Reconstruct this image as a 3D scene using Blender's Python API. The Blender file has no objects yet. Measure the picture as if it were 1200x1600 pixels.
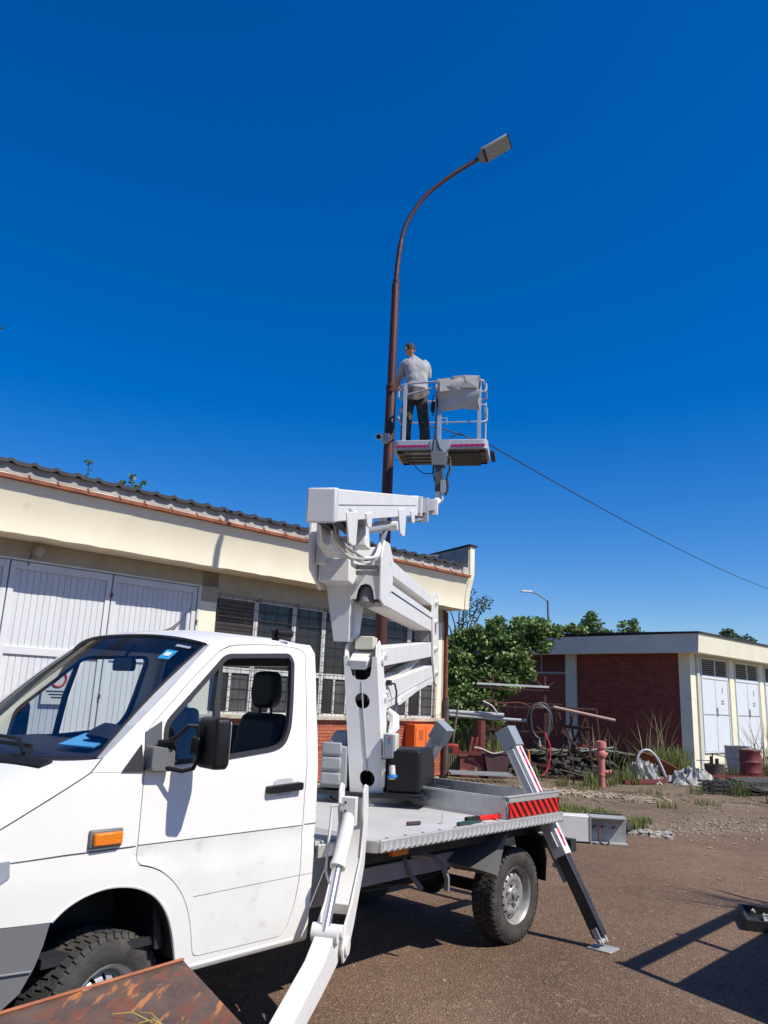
import bpy, bmesh, math, random
from math import sin, cos, pi, radians, sqrt, atan2
from mathutils import Vector, Matrix, geometry, noise
random.seed(7)
C = bpy.context.scene.collection
scene = bpy.context.scene

# ------------------------------------------------------------------ camera
cam = bpy.data.cameras.new('camera'); camo = bpy.data.objects.new('camera', cam); C.objects.link(camo)
P_ = radians(13.619); R_ = 0.043
_r0 = Vector((1, 0, 0)); _u0 = Vector((0, -sin(P_), cos(P_))); _f = Vector((0, cos(P_), sin(P_)))
_r = _r0*cos(R_)+_u0*sin(R_); _u = _u0*cos(R_)-_r0*sin(R_)
camo.matrix_world = Matrix(((_r.x, _u.x, -_f.x, 0), (_r.y, _u.y, -_f.y, 0), (_r.z, _u.z, -_f.z, 1.88), (0, 0, 0, 1)))
cam.sensor_fit = 'VERTICAL'; cam.sensor_height = 36; cam.sensor_width = 27; cam.lens = 27.0
cam.clip_start = .05; cam.clip_end = 3000
scene.camera = camo

# ------------------------------------------------------------------ sky, sun, exposure
SUN_AZ, SUN_EL = radians(121), radians(51)
w = bpy.data.worlds.new('World'); scene.world = w; w.use_nodes = True
nt = w.node_tree; nt.nodes.clear()
sky = nt.nodes.new('ShaderNodeTexSky'); sky.sky_type = 'NISHITA'; sky.sun_disc = False
sky.sun_elevation = SUN_EL; sky.sun_rotation = SUN_AZ
sky.altitude = 300; sky.air_density = 1.0; sky.dust_density = 0.35; sky.ozone_density = 5.0
gm = nt.nodes.new('ShaderNodeGamma'); gm.inputs['Gamma'].default_value = .88
hs = nt.nodes.new('ShaderNodeHueSaturation'); hs.inputs['Saturation'].default_value = 1.51; hs.inputs['Hue'].default_value = .514
bg = nt.nodes.new('ShaderNodeBackground'); bg.inputs['Strength'].default_value = 0.15
ow = nt.nodes.new('ShaderNodeOutputWorld')
nt.links.new(sky.outputs[0], gm.inputs[0]); nt.links.new(gm.outputs[0], hs.inputs['Color']); nt.links.new(hs.outputs[0], bg.inputs[0]); nt.links.new(bg.outputs[0], ow.inputs[0])
sl = bpy.data.lights.new('sun', 'SUN'); sl.energy = 5.0; sl.angle = radians(.53); sl.color = (1, .935, .82)
so = bpy.data.objects.new('sun', sl); C.objects.link(so)
so.rotation_euler = Vector((sin(SUN_AZ)*cos(SUN_EL), cos(SUN_AZ)*cos(SUN_EL), sin(SUN_EL))).to_track_quat('Z', 'Y').to_euler()
so.location = (5, -5, 20)
scene.view_settings.view_transform = 'Standard'; scene.view_settings.look = 'None'
scene.view_settings.exposure = 0.12; scene.view_settings.gamma = 1.0; scene.view_settings.use_curve_mapping = False
scene.render.engine = 'CYCLES'; scene.cycles.max_bounces = 6; scene.cycles.transparent_max_bounces = 12

# ------------------------------------------------------------------ materials
MATS = {}
def pm(name, col, rough=.5, metal=0., var=0., vscale=6., bump=0., bscale=40., spec=.5, coat=0., col2=None, c2scale=3., c2lo=.5, c2hi=.62, stretch=None, trans=0., vvar=None):
    if name in MATS: return MATS[name]
    m = bpy.data.materials.new(name); m.use_nodes = True; MATS[name] = m
    t = m.node_tree; b = t.nodes['Principled BSDF']
    b.inputs['Roughness'].default_value = rough; b.inputs['Metallic'].default_value = metal
    b.inputs['Specular IOR Level'].default_value = spec; b.inputs['Coat Weight'].default_value = coat
    b.inputs['Base Color'].default_value = (*col, 1)
    tc = t.nodes.new('ShaderNodeTexCoord'); src = tc.outputs['Object']
    if stretch:
        mp = t.nodes.new('ShaderNodeMapping'); mp.inputs['Scale'].default_value = stretch
        t.links.new(src, mp.inputs[0]); src = mp.outputs[0]
    cur = None
    if var or col2:
        rgb = t.nodes.new('ShaderNodeRGB'); rgb.outputs[0].default_value = (*col, 1); cur = rgb.outputs[0]
    if col2:
        n = t.nodes.new('ShaderNodeTexNoise'); n.inputs['Scale'].default_value = c2scale; n.inputs['Detail'].default_value = 8; n.inputs['Roughness'].default_value = .65
        t.links.new(src, n.inputs['Vector'])
        r = t.nodes.new('ShaderNodeMapRange'); r.inputs[1].default_value = c2lo; r.inputs[2].default_value = c2hi
        t.links.new(n.outputs['Fac'], r.inputs[0])
        mx = t.nodes.new('ShaderNodeMix'); mx.data_type = 'RGBA'; mx.inputs[7].default_value = (*col2, 1)
        t.links.new(r.outputs[0], mx.inputs[0]); t.links.new(cur, mx.inputs[6]); cur = mx.outputs[2]
    if var:
        n = t.nodes.new('ShaderNodeTexNoise'); n.inputs['Scale'].default_value = vscale; n.inputs['Detail'].default_value = 6
        t.links.new(src, n.inputs['Vector'])
        r = t.nodes.new('ShaderNodeMapRange'); r.inputs[1].default_value = .3; r.inputs[2].default_value = .7
        r.inputs[3].default_value = 1-var; r.inputs[4].default_value = 1+var
        t.links.new(n.outputs['Fac'], r.inputs[0])
        mx = t.nodes.new('ShaderNodeMix'); mx.data_type = 'RGBA'; mx.blend_type = 'MULTIPLY'; mx.inputs[0].default_value = 1
        t.links.new(cur, mx.inputs[6]); t.links.new(r.outputs[0], mx.inputs[7]); cur = mx.outputs[2]
    if vvar:   # per-object variation
        oi = t.nodes.new('ShaderNodeObjectInfo')
        r = t.nodes.new('ShaderNodeMapRange'); r.inputs[3].default_value = 1-vvar; r.inputs[4].default_value = 1+vvar
        t.links.new(oi.outputs['Random'], r.inputs[0])
        if cur is None:
            rgb = t.nodes.new('ShaderNodeRGB'); rgb.outputs[0].default_value = (*col, 1); cur = rgb.outputs[0]
        mx = t.nodes.new('ShaderNodeMix'); mx.data_type = 'RGBA'; mx.blend_type = 'MULTIPLY'; mx.inputs[0].default_value = 1
        t.links.new(cur, mx.inputs[6]); t.links.new(r.outputs[0], mx.inputs[7]); cur = mx.outputs[2]
    if cur is not None: t.links.new(cur, b.inputs['Base Color'])
    if bump:
        n = t.nodes.new('ShaderNodeTexNoise'); n.inputs['Scale'].default_value = bscale; n.inputs['Detail'].default_value = 8
        t.links.new(src, n.inputs['Vector'])
        bp = t.nodes.new('ShaderNodeBump'); bp.inputs['Strength'].default_value = min(1, bump); bp.inputs['Distance'].default_value = .02
        t.links.new(n.outputs['Fac'], bp.inputs['Height']); t.links.new(bp.outputs[0], b.inputs['Normal'])
    return m

white = pm('white_paint', (.80, .795, .77), .35, coat=.3, var=.03, vscale=1.5)
dirtywhite = pm('white_paint_used', (.76, .76, .74), .38, var=.05, vscale=5, col2=(.5, .47, .42), c2scale=9, c2lo=.58, c2hi=.85)
liftw = pm('lift_white_paint', (.72, .71, .68), .5, spec=.3, var=.04, vscale=4, col2=(.46, .42, .35), c2scale=7, c2lo=.63, c2hi=.85)
galv = pm('galvanised_steel', (.44, .44, .43), .5, .35, var=.15, vscale=9, bump=.1, bscale=60)
alu = pm('aluminium', (.55, .545, .52), .42, .45, var=.1, vscale=12, bump=.05, bscale=90)
grail = pm('grey_rail_paint', (.44, .48, .52), .45, var=.05)
black = pm('black_plastic', (.011, .011, .012), .45, spec=.3, bump=.05, bscale=200)
trim = pm('dark_trim', (.022, .023, .027), .55)
greyplastic = pm('grey_bumper_plastic', (.15, .155, .165), .5, bump=.08, bscale=150)
rubber = pm('tyre_rubber', (.045, .043, .041), .85, var=.25, vscale=14, bump=.3, bscale=60, col2=(.10, .09, .08), c2scale=6, c2lo=.5, c2hi=.75)
rimw = pm('silver_rim', (.50, .51, .52), .38, .55, var=.12, vscale=10)
rimgrey = pm('dusty_rim', (.34, .34, .335), .5, .4, var=.2, vscale=14, col2=(.2, .17, .14), c2scale=9, c2lo=.6, c2hi=.75)
chrome = pm('chrome_rod', (.72, .69, .70), .28, .85)
dark = pm('chassis_black', (.025, .025, .026), .6, var=.3, vscale=8)
chgrey = pm('chassis_grey', (.20, .20, .205), .5, var=.15, vscale=6)
amber = pm('amber_lens', (.75, .20, .01), .15, bump=.3, bscale=120)
redp = pm('red_reflective', (.75, .015, .012), .35)
pinkred = pm('pink_red_reflective', (.62, .02, .12), .35)
bluep = pm('blue_plastic', (.02, .22, .62), .4)
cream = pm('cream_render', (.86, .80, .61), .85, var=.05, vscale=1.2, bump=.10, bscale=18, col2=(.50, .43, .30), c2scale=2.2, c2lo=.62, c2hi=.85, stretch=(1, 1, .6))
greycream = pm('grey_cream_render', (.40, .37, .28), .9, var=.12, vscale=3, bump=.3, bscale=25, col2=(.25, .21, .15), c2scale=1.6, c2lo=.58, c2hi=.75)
cream2 = pm('pale_yellow_render', (.80, .77, .59), .85, var=.05, vscale=1.5, bump=.15, bscale=30, col2=(.48, .43, .33), c2scale=2.8, c2lo=.64, c2hi=.82)
gable_shaded = pm('shaded_cream_gable', (.66, .66, .60), .9, var=.06, vscale=1.2, bump=.1, bscale=30)  # greyer copy of the cream render, gable shade mixed into its colour
mortar = pm('mortar', (.20, .07, .045), .95, var=.15, bump=.4)
brickm = pm('orange_red_brick', (.46, .135, .07), .85, var=.15, vscale=8, bump=.4, bscale=60, vvar=.16)
mortar2 = pm('dark_mortar', (.115, .038, .032), .95, var=.15)
brickd = pm('dark_red_brick', (.235, .060, .042), .85, var=.12, vscale=6, bump=.2, bscale=60, vvar=.24)
gatem = pm('white_gate_paint', (.66, .68, .70), .5, var=.05, vscale=3, vvar=.035, col2=(.50, .42, .32), c2scale=4.5, c2lo=.68, c2hi=.84, stretch=(1, 1, .4))
winframe = pm('window_frame_paint', (.60, .60, .58), .6, var=.1, vscale=5, col2=(.35, .3, .25), c2scale=6, c2lo=.62, c2hi=.76)
doorm = pm('pale_grey_door_paint', (.66, .70, .75), .5, var=.03, vscale=2)
louv = pm('dark_louvre', (.045, .045, .055), .5)
sillm = pm('sill_concrete', (.50, .44, .35), .85, var=.2, vscale=8, bump=.3, col2=(.4, .2, .1), c2scale=5, c2lo=.55, c2hi=.7)
rust = pm('rust', (.24, .075, .035), .85, var=.35, vscale=10, bump=.5, bscale=30)
rustdark = pm('rusty_dark_iron', (.07, .026, .02), .8, var=.4, vscale=9, bump=.3)
rustred = pm('old_red_paint', (.15, .032, .026), .8, var=.3, vscale=6, col2=(.12, .05, .03), c2scale=5, c2lo=.5, c2hi=.7)
gutterm = pm('rusty_gutter', (.26, .085, .04), .75, var=.4, vscale=4)
roofm = pm('dark_roof_sheet', (.035, .036, .04), .55, var=.2, vscale=3)
tarred = pm('tar_edge', (.03, .028, .03), .8, var=.2)
polem = pm('red_brown_pole_paint', (.080, .020, .013), .5, var=.25, vscale=5, bump=.1, col2=(.06, .022, .015), c2scale=3, c2lo=.5, c2hi=.7, stretch=(1, 1, .2))
poledk = pm('dark_brown_pole_paint', (.05, .022, .02), .5, var=.3, vscale=6)
bark = pm('bark', (.12, .09, .06), .9, var=.3, bump=.5)
skin = pm('skin', (.50, .25, .16), .5, var=.06, vscale=30)
hair = pm('dark_hair', (.05, .028, .02), .7, var=.3, vscale=60, bump=.5, bscale=150)
shirt = pm('grey_shirt', (.38, .38, .385), .85, var=.05, vscale=10, bump=.5, bscale=12)
trousers = pm('dark_trousers', (.04, .04, .042), .85, var=.35, vscale=9, bump=.6, bscale=14, col2=(.09, .085, .078), c2scale=12, c2lo=.5, c2hi=.6)
canvas = pm('off_white_canvas', (.52, .51, .46), .85, var=.08, vscale=5, bump=.2, bscale=10)
orangem = pm('orange_cabinet_paint', (.80, .16, .025), .5, var=.06, vscale=3)
concrete = pm('concrete', (.36, .34, .30), .9, var=.2, vscale=5, bump=.3)
stone = pm('pale_stone', (.34, .28, .20), .9, var=.25, vscale=3, bump=.3)
wood = pm('weathered_wood', (.20, .15, .10), .85, var=.3, vscale=6, bump=.4, stretch=(1, 1, 6))
asbestos = pm('mossy_cement_sheet', (.16, .17, .125), .9, var=.3, vscale=6, bump=.3)
tarp = pm('white_tarp', (.36, .36, .34), .6, var=.12, vscale=5)
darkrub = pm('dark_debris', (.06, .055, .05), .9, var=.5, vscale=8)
hydr = pm('faded_red_hydrant_paint', (.50, .18, .15), .65, var=.15, vscale=6, bump=.1)
maroon = pm('maroon_barrel_paint', (.17, .035, .04), .5, var=.2, vscale=5, col2=(.09, .03, .025), c2scale=4, c2lo=.55, c2hi=.7)
pipeg = pm('grey_white_pipe', (.45, .47, .48), .5, var=.1)
def leafmat(name, c1, c2):
    m = bpy.data.materials.new(name); m.use_nodes = True; t = m.node_tree; b = t.nodes['Principled BSDF']
    g = t.nodes.new('ShaderNodeNewGeometry'); mx = t.nodes.new('ShaderNodeMix'); mx.data_type = 'RGBA'
    mx.inputs[6].default_value = (*c1, 1); mx.inputs[7].default_value = (*c2, 1)
    t.links.new(g.outputs['Random Per Island'], mx.inputs[0]); t.links.new(mx.outputs[2], b.inputs['Base Color'])
    b.inputs['Roughness'].default_value = .5
    tr = t.nodes.new('ShaderNodeBsdfTranslucent'); t.links.new(mx.outputs[2], tr.inputs[0])
    ms = t.nodes.new('ShaderNodeMixShader'); ms.inputs[0].default_value = .25
    t.links.new(b.outputs[0], ms.inputs[1]); t.links.new(tr.outputs[0], ms.inputs[2])
    t.links.new(ms.outputs[0], t.nodes['Material Output'].inputs[0])
    return m
ivyleaf = leafmat('ivy_leaves', (.06, .12, .02), (.27, .37, .12))
treeleaf = leafmat('tree_leaves', (.08, .15, .035), (.18, .26, .08))
darkleaf = leafmat('dark_tree_leaves', (.05, .085, .035), (.10, .15, .06))
grassm = leafmat('grass_blades', (.10, .16, .03), (.30, .30, .10))
drygrass = leafmat('dry_grass', (.30, .25, .12), (.42, .36, .2))
def glassmat(name, tint, rough=.01, mixf=.5, refl=(1, 1, 1)):
    m = bpy.data.materials.new(name); m.use_nodes = True; t = m.node_tree; t.nodes.remove(t.nodes['Principled BSDF'])
    tr = t.nodes.new('ShaderNodeBsdfTransparent'); tr.inputs[0].default_value = (*tint, 1)
    gl = t.nodes.new('ShaderNodeBsdfGlossy'); gl.inputs['Roughness'].default_value = rough; gl.inputs[0].default_value = (*refl, 1)
    fr = t.nodes.new('ShaderNodeFresnel'); fr.inputs[0].default_value = 1.5
    mu = t.nodes.new('ShaderNodeMath'); mu.operation = 'MULTIPLY'; mu.inputs[1].default_value = mixf
    t.links.new(fr.outputs[0], mu.inputs[0])
    ms = t.nodes.new('ShaderNodeMixShader'); t.links.new(mu.outputs[0], ms.inputs[0]); t.links.new(tr.outputs[0], ms.inputs[1]); t.links.new(gl.outputs[0], ms.inputs[2])
    t.links.new(ms.outputs[0], t.nodes['Material Output'].inputs[0]); return m
glass = glassmat('car_glass', (.86, .90, .90), mixf=.14)
sideglass = glassmat('side_glass', (.62, .68, .72), mixf=.8)
winglass = pm('dark_window_glass', (.022, .022, .026), .12, spec=.45)
winglass2 = pm('dusty_window_glass', (.085, .083, .08), .4, spec=.3, var=.3, vscale=1.5)

# ground materials
def groundmat(name, a, b_, c_, sc=1.):
    m = bpy.data.materials.new(name); m.use_nodes = True; t = m.node_tree; p = t.nodes['Principled BSDF']
    p.inputs['Roughness'].default_value = .93; p.inputs['Specular IOR Level'].default_value = .25
    tc = t.nodes.new('ShaderNodeTexCoord')
    def noise(s, d=8, r=.6):
        n = t.nodes.new('ShaderNodeTexNoise'); n.inputs['Scale'].default_value = s; n.inputs['Detail'].default_value = d; n.inputs['Roughness'].default_value = r
        t.links.new(tc.outputs['Object'], n.inputs['Vector']); return n.outputs['Fac']
    def mapr(x, lo, hi, a0=0, a1=1):
        r = t.nodes.new('ShaderNodeMapRange'); r.inputs[1].default_value = lo; r.inputs[2].default_value = hi; r.inputs[3].default_value = a0; r.inputs[4].default_value = a1
        t.links.new(x, r.inputs[0]); return r.outputs[0]
    def mix(f, x, y, bt='MIX'):
        mx = t.nodes.new('ShaderNodeMix'); mx.data_type = 'RGBA'; mx.blend_type = bt
        if isinstance(f, float): mx.inputs[0].default_value = f
        else: t.links.new(f, mx.inputs[0])
        for i, v in ((6, x), (7, y)):
            if isinstance(v, tuple): mx.inputs[i].default_value = (*v, 1)
            else: t.links.new(v, mx.inputs[i])
        return mx.outputs[2]
    base = mix(mapr(noise(.55*sc), .38, .62), a, b_)
    base = mix(1., base, mapr(noise(.3*sc, 6), .35, .65, .74, 1.16), 'MULTIPLY')
    base = mix(mapr(noise(1.1*sc, 9, .7), .60, .70, 0, .35), base, (a[0]*.45, a[1]*.45, a[2]*.45))
    base = mix(mapr(noise(.8*sc, 9, .75), .60, .72, 0, .45), base, (b_[0]*1.35, b_[1]*1.38, b_[2]*1.4))
    base = mix(1., base, mapr(noise(5*sc, 10, .7), .3, .7, .86, 1.14), 'MULTIPLY')
    vo = t.nodes.new('ShaderNodeTexVoronoi'); vo.inputs['Scale'].default_value = 105; t.links.new(tc.outputs['Object'], vo.inputs['Vector'])
    rnd = t.nodes.new('ShaderNodeSeparateColor'); t.links.new(vo.outputs['Color'], rnd.inputs[0])
    base = mix(mapr(rnd.outputs[0], .78, 1.0, 0, .75), base, c_)
    base = mix(mapr(rnd.outputs[1], .72, 1.0, 0, .6), base, (a[0]*.35, a[1]*.35, a[2]*.35))
    vo2 = t.nodes.new('ShaderNodeTexVoronoi'); vo2.inputs['Scale'].default_value = 22; t.links.new(tc.outputs['Object'], vo2.inputs['Vector'])
    r2 = t.nodes.new('ShaderNodeSeparateColor'); t.links.new(vo2.outputs['Color'], r2.inputs[0])
    base = mix(mapr(r2.outputs[0], .985, .99, 0, .3), base, c_)
    t.links.new(base, p.inputs['Base Color'])
    bp = t.nodes.new('ShaderNodeBump'); bp.inputs['Strength'].default_value = .9; bp.inputs['Distance'].default_value = .012
    ad = t.nodes.new('ShaderNodeMath'); ad.operation = 'ADD'
    t.links.new(vo.outputs['Distance'], ad.inputs[0]); t.links.new(noise(14, 10, .7), ad.inputs[1])
    t.links.new(ad.outputs[0], bp.inputs['Height']); t.links.new(bp.outputs[0], p.inputs['Normal'])
    return m
pavem = groundmat('brown_worn_asphalt', (.165, .101, .065), (.222, .142, .096), (.42, .32, .23))
dirtm = groundmat('dusty_dirt', (.175, .122, .080), (.25, .185, .128), (.42, .34, .25))

# checker plate
def checker():
    m = bpy.data.materials.new('checker_plate'); m.use_nodes = True; t = m.node_tree; p = t.nodes['Principled BSDF']
    p.inputs['Metallic'].default_value = .08; p.inputs['Roughness'].default_value = .5
    tc = t.nodes.new('ShaderNodeTexCoord')
    def wave(rot):
        mp = t.nodes.new('ShaderNodeMapping'); mp.inputs['Rotation'].default_value = (0, 0, rot); mp.inputs['Scale'].default_value = (1, .35, 1)
        t.links.new(tc.outputs['Object'], mp.inputs[0])
        v = t.nodes.new('ShaderNodeTexVoronoi'); v.inputs['Scale'].default_value = 22; v.inputs['Randomness'].default_value = 0
        t.links.new(mp.outputs[0], v.inputs['Vector']); return v.outputs['Distance']
    mn = t.nodes.new('ShaderNodeMath'); mn.operation = 'MINIMUM'
    t.links.new(wave(radians(45)), mn.inputs[0]); t.links.new(wave(radians(-45)), mn.inputs[1])
    r = t.nodes.new('ShaderNodeMapRange'); r.inputs[1].default_value = .15; r.inputs[2].default_value = .32; r.inputs[3].default_value = 1; r.inputs[4].default_value = 0
    t.links.new(mn.outputs[0], r.inputs[0])
    bp = t.nodes.new('ShaderNodeBump'); bp.inputs['Strength'].default_value = 1; bp.inputs['Distance'].default_value = .006
    t.links.new(r.outputs[0], bp.inputs['Height']); t.links.new(bp.outputs[0], p.inputs['Normal'])
    n = t.nodes.new('ShaderNodeTexNoise'); n.inputs['Scale'].default_value = 3; n.inputs['Detail'].default_value = 8; t.links.new(tc.outputs['Object'], n.inputs['Vector'])
    mx = t.nodes.new('ShaderNodeMix'); mx.data_type = 'RGBA'; mx.inputs[6].default_value = (.56, .55, .52, 1); mx.inputs[7].default_value = (.80, .80, .78, 1)
    t.links.new(n.outputs['Fac'], mx.inputs[0])
    m3 = t.nodes.new('ShaderNodeMix'); m3.data_type = 'RGBA'; m3.blend_type = 'MULTIPLY'; m3.inputs[0].default_value = 1
    r3 = t.nodes.new('ShaderNodeMapRange'); r3.inputs[3].default_value = .80; r3.inputs[4].default_value = 1.25; t.links.new(r.outputs[0], r3.inputs[0])
    t.links.new(mx.outputs[2], m3.inputs[6]); t.links.new(r3.outputs[0], m3.inputs[7]); t.links.new(m3.outputs[2], p.inputs['Base Color'])
    return m
chk = checker()
def rustplate():
    m = bpy.data.materials.new('streaked_rusty_plate'); m.use_nodes = True; t = m.node_tree; p = t.nodes['Principled BSDF']
    p.inputs['Roughness'].default_value = .55; p.inputs['Metallic'].default_value = .15
    tc = t.nodes.new('ShaderNodeTexCoord')
    def noise(s, st, d=8):
        mp = t.nodes.new('ShaderNodeMapping'); mp.inputs['Scale'].default_value = st; t.links.new(tc.outputs['Object'], mp.inputs[0])
        n = t.nodes.new('ShaderNodeTexNoise'); n.inputs['Scale'].default_value = s; n.inputs['Detail'].default_value = d; n.inputs['Roughness'].default_value = .62
        t.links.new(mp.outputs[0], n.inputs['Vector']); return n.outputs['Fac']
    def rng(x, lo, hi):
        r = t.nodes.new('ShaderNodeMapRange'); r.inputs[1].default_value = lo; r.inputs[2].default_value = hi; t.links.new(x, r.inputs[0]); return r.outputs[0]
    def mix(f, x, y):
        mx = t.nodes.new('ShaderNodeMix'); mx.data_type = 'RGBA'; t.links.new(f, mx.inputs[0])
        for i, v in ((6, x), (7, y)):
            if isinstance(v, tuple): mx.inputs[i].default_value = (*v, 1)
            else: t.links.new(v, mx.inputs[i])
        return mx.outputs[2]
    c = mix(rng(noise(6, (1, 1, 1)), .35, .65), (.075, .048, .036), (.15, .095, .065))
    c = mix(rng(noise(9, (2.4, .55, 1)), .50, .58), c, (.20, .065, .03))
    c = mix(rng(noise(7, (2.8, .5, 1), 10), .565, .62), c, (.50, .19, .05))
    t.links.new(c, p.inputs['Base Color'])
    bp = t.nodes.new('ShaderNodeBump'); bp.inputs['Strength'].default_value = .3; bp.inputs['Distance'].default_value = .01
    t.links.new(noise(14, (1, 1, 1)), bp.inputs['Height']); t.links.new(bp.outputs[0], p.inputs['Normal'])
    return m
rustp = rustplate()

# ------------------------------------------------------------------ helpers
def frame(o, ex, ey, ez=(0, 0, 1)):
    M = Matrix.Identity(4)
    for i, v in enumerate((ex, ey, ez, o)):
        for j in range(3): M[j][i] = v[j]
    return M
class MB:
    def __init__(s, M=None): s.v = []; s.f = []; s.M = M
    def add(s, vs, fs):
        n = len(s.v); s.v += [tuple(s.M @ Vector(p)) if s.M else tuple(p) for p in vs]; s.f += [tuple(i+n for i in f) for f in fs]; return s
    def box(s, x0, x1, y0, y1, z0, z1):
        return s.add([(x, y, z) for z in (z0, z1) for y in (y0, y1) for x in (x0, x1)], [(0, 2, 3, 1), (4, 5, 7, 6), (0, 1, 5, 4), (2, 6, 7, 3), (0, 4, 6, 2), (1, 3, 7, 5)])
    def hexa(s, p): # 8 corners: bottom 4 ccw, top 4 ccw
        return s.add(p, [(3, 2, 1, 0), (4, 5, 6, 7), (0, 1, 5, 4), (1, 2, 6, 5), (2, 3, 7, 6), (3, 0, 4, 7)])
    def bar(s, p, q, w, h, up=(0, 0, 1), w2=None, h2=None):
        p = Vector(p); q = Vector(q); d = (q-p).normalized(); a = d.cross(Vector(up))
        if a.length < 1e-4: a = d.cross(Vector((1, 0, 0)))
        a.normalize(); b = a.cross(d); w2 = w2 or w; h2 = h2 or h
        P = []
        for c, ww, hh in ((p, w, h), (q, w2, h2)):
            for sx, sy in ((-1, -1), (1, -1), (1, 1), (-1, 1)): P.append(tuple(c+a*ww/2*sx+b*hh/2*sy))
        return s.hexa(P)
    def prism(s, poly, plane, c0, c1):
        n = len(poly)
        def mk(p, c): return {'xz': (p[0], c, p[1]), 'xy': (p[0], p[1], c), 'yz': (c, p[0], p[1])}[plane]
        vs = [mk(p, c0) for p in poly]+[mk(p, c1) for p in poly]
        return s.add(vs, [tuple(range(n)), tuple(range(2*n-1, n-1, -1))]+[(i, (i+1) % n, n+(i+1) % n, n+i) for i in range(n)])
    def tube(s, pts, r, n=8, closed=False, cap=True):
        pts = [Vector(p) for p in pts]; N = len(pts); rs = r if isinstance(r, (list, tuple)) else [r]*N
        vs = []; prev = None
        for i, p in enumerate(pts):
            if closed: t = (pts[(i+1) % N]-pts[i-1])
            else: t = pts[min(i+1, N-1)]-pts[max(i-1, 0)]
            t.normalize()
            if prev is None:
                a = t.cross(Vector((0, 0, 1)))
                if a.length < .1: a = t.cross(Vector((1, 0, 0)))
            else: a = prev-t*prev.dot(t)
            a.normalize(); prev = a; b = t.cross(a)
            for k in range(n):
                an = 2*pi*k/n; vs.append(tuple(p+(a*cos(an)+b*sin(an))*rs[i]))
        fs = []
        for i in range(N if closed else N-1):
            j = (i+1) % N
            for k in range(n): fs.append((i*n+k, i*n+(k+1) % n, j*n+(k+1) % n, j*n+k))
        if cap and not closed: fs += [tuple(range(n)), tuple(range(N*n-1, N*n-n-1, -1))]
        return s.add(vs, fs)
    def cyl(s, p, q, r, r2=None, n=20): return s.tube([p, q], [r, r2 if r2 is not None else r], n)
    def lathe(s, prof, o, ax, n=24):   # prof: (r, h) along ax
        o = Vector(o); ax = Vector(ax).normalized(); a = ax.cross(Vector((0, 0, 1)))
        if a.length < .1: a = ax.cross(Vector((1, 0, 0)))
        a.normalize(); b = ax.cross(a); m = len(prof); vs = []
        for k in range(n):
            an = 2*pi*k/n
            for r, h in prof: vs.append(tuple(o+ax*h+(a*cos(an)+b*sin(an))*r))
        return s.add(vs, [(k*m+i, k*m+i+1, ((k+1) % n)*m+i+1, ((k+1) % n)*m+i) for k in range(n) for i in range(m-1)])
    def grid(s, nu, nv, fn):
        vs = [fn(i/nu, j/nv) for j in range(nv+1) for i in range(nu+1)]
        return s.add(vs, [(j*(nu+1)+i, j*(nu+1)+i+1, (j+1)*(nu+1)+i+1, (j+1)*(nu+1)+i) for j in range(nv) for i in range(nu)])
    def blob(s, c, rx, ry, rz, n=8, jit=.2):
        vs = []; fs = []
        for j in range(n//2+1):
            th = pi*j/(n//2)
            for k in range(n):
                ph = 2*pi*k/n; q = 1+random.uniform(-jit, jit)
                vs.append((c[0]+rx*q*sin(th)*cos(ph), c[1]+ry*q*sin(th)*sin(ph), c[2]+rz*q*cos(th)))
        for j in range(n//2):
            for k in range(n): fs.append((j*n+k, j*n+(k+1) % n, (j+1)*n+(k+1) % n, (j+1)*n+k))
        return s.add(vs, fs)
    def build(s, name, mat, parent=None, bevel=0, smooth=30, solid=0, seg=2, solid_mat=None, recalc=True, weld=False, shell=0, **props):
        me = bpy.data.meshes.new(name); me.from_pydata(s.v, [], s.f)
        if recalc or weld or shell:
            bm = bmesh.new(); bm.from_mesh(me)
            if weld: bmesh.ops.remove_doubles(bm, verts=bm.verts, dist=1e-4)
            if shell:
                bmesh.ops.recalc_face_normals(bm, faces=bm.faces); bm.normal_update()
                vs = list(bm.verts); fs = list(bm.faces); be = [e for e in bm.edges if len(e.link_faces) == 1]
                nw = {v: bm.verts.new(v.co-v.normal*shell/2) for v in vs}
                rim = [(nw[e.verts[0]], nw[e.verts[1]], e.verts[1], e.verts[0]) for e in be]
                for f in fs: bm.faces.new([nw[v] for v in reversed(f.verts)])
                for v in vs: v.co += v.normal*shell/2
                for r in rim: bm.faces.new(r)
            if recalc or shell: bmesh.ops.recalc_face_normals(bm, faces=bm.faces)
            bm.to_mesh(me); bm.free()
        me.materials.append(mat)
        if smooth:
            me.shade_smooth(); me.set_sharp_from_angle(angle=radians(smooth))
        o = bpy.data.objects.new(name, me); C.objects.link(o)
        if parent: o.parent = parent
        if solid:
            md = o.modifiers.new('solid', 'SOLIDIFY'); md.thickness = abs(solid); md.offset = 1 if solid > 0 else -1
            if solid_mat: me.materials.append(solid_mat); md.material_offset = 1; md.material_offset_rim = 1
        if bevel:
            md = o.modifiers.new('bevel', 'BEVEL'); md.width = bevel; md.segments = seg; md.limit_method = 'ANGLE'; md.angle_limit = radians(35)
        for k, v in props.items(): o[k] = v
        return o
def empty(name, loc=(0, 0, 0), rz=0, M=None):
    o = bpy.data.objects.new(name, None); C.objects.link(o); o.empty_display_size = .2
    if M is not None: o.matrix_world = M
    else: o.location = loc; o.rotation_euler = (0, 0, rz)
    return o
def tag(o, label, cat, group=None, kind=None):
    o['label'] = label; o['category'] = cat
    if group: o['group'] = group
    if kind: o['kind'] = kind
    return o
def struct(o): o['kind'] = 'structure'; return o
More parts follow.
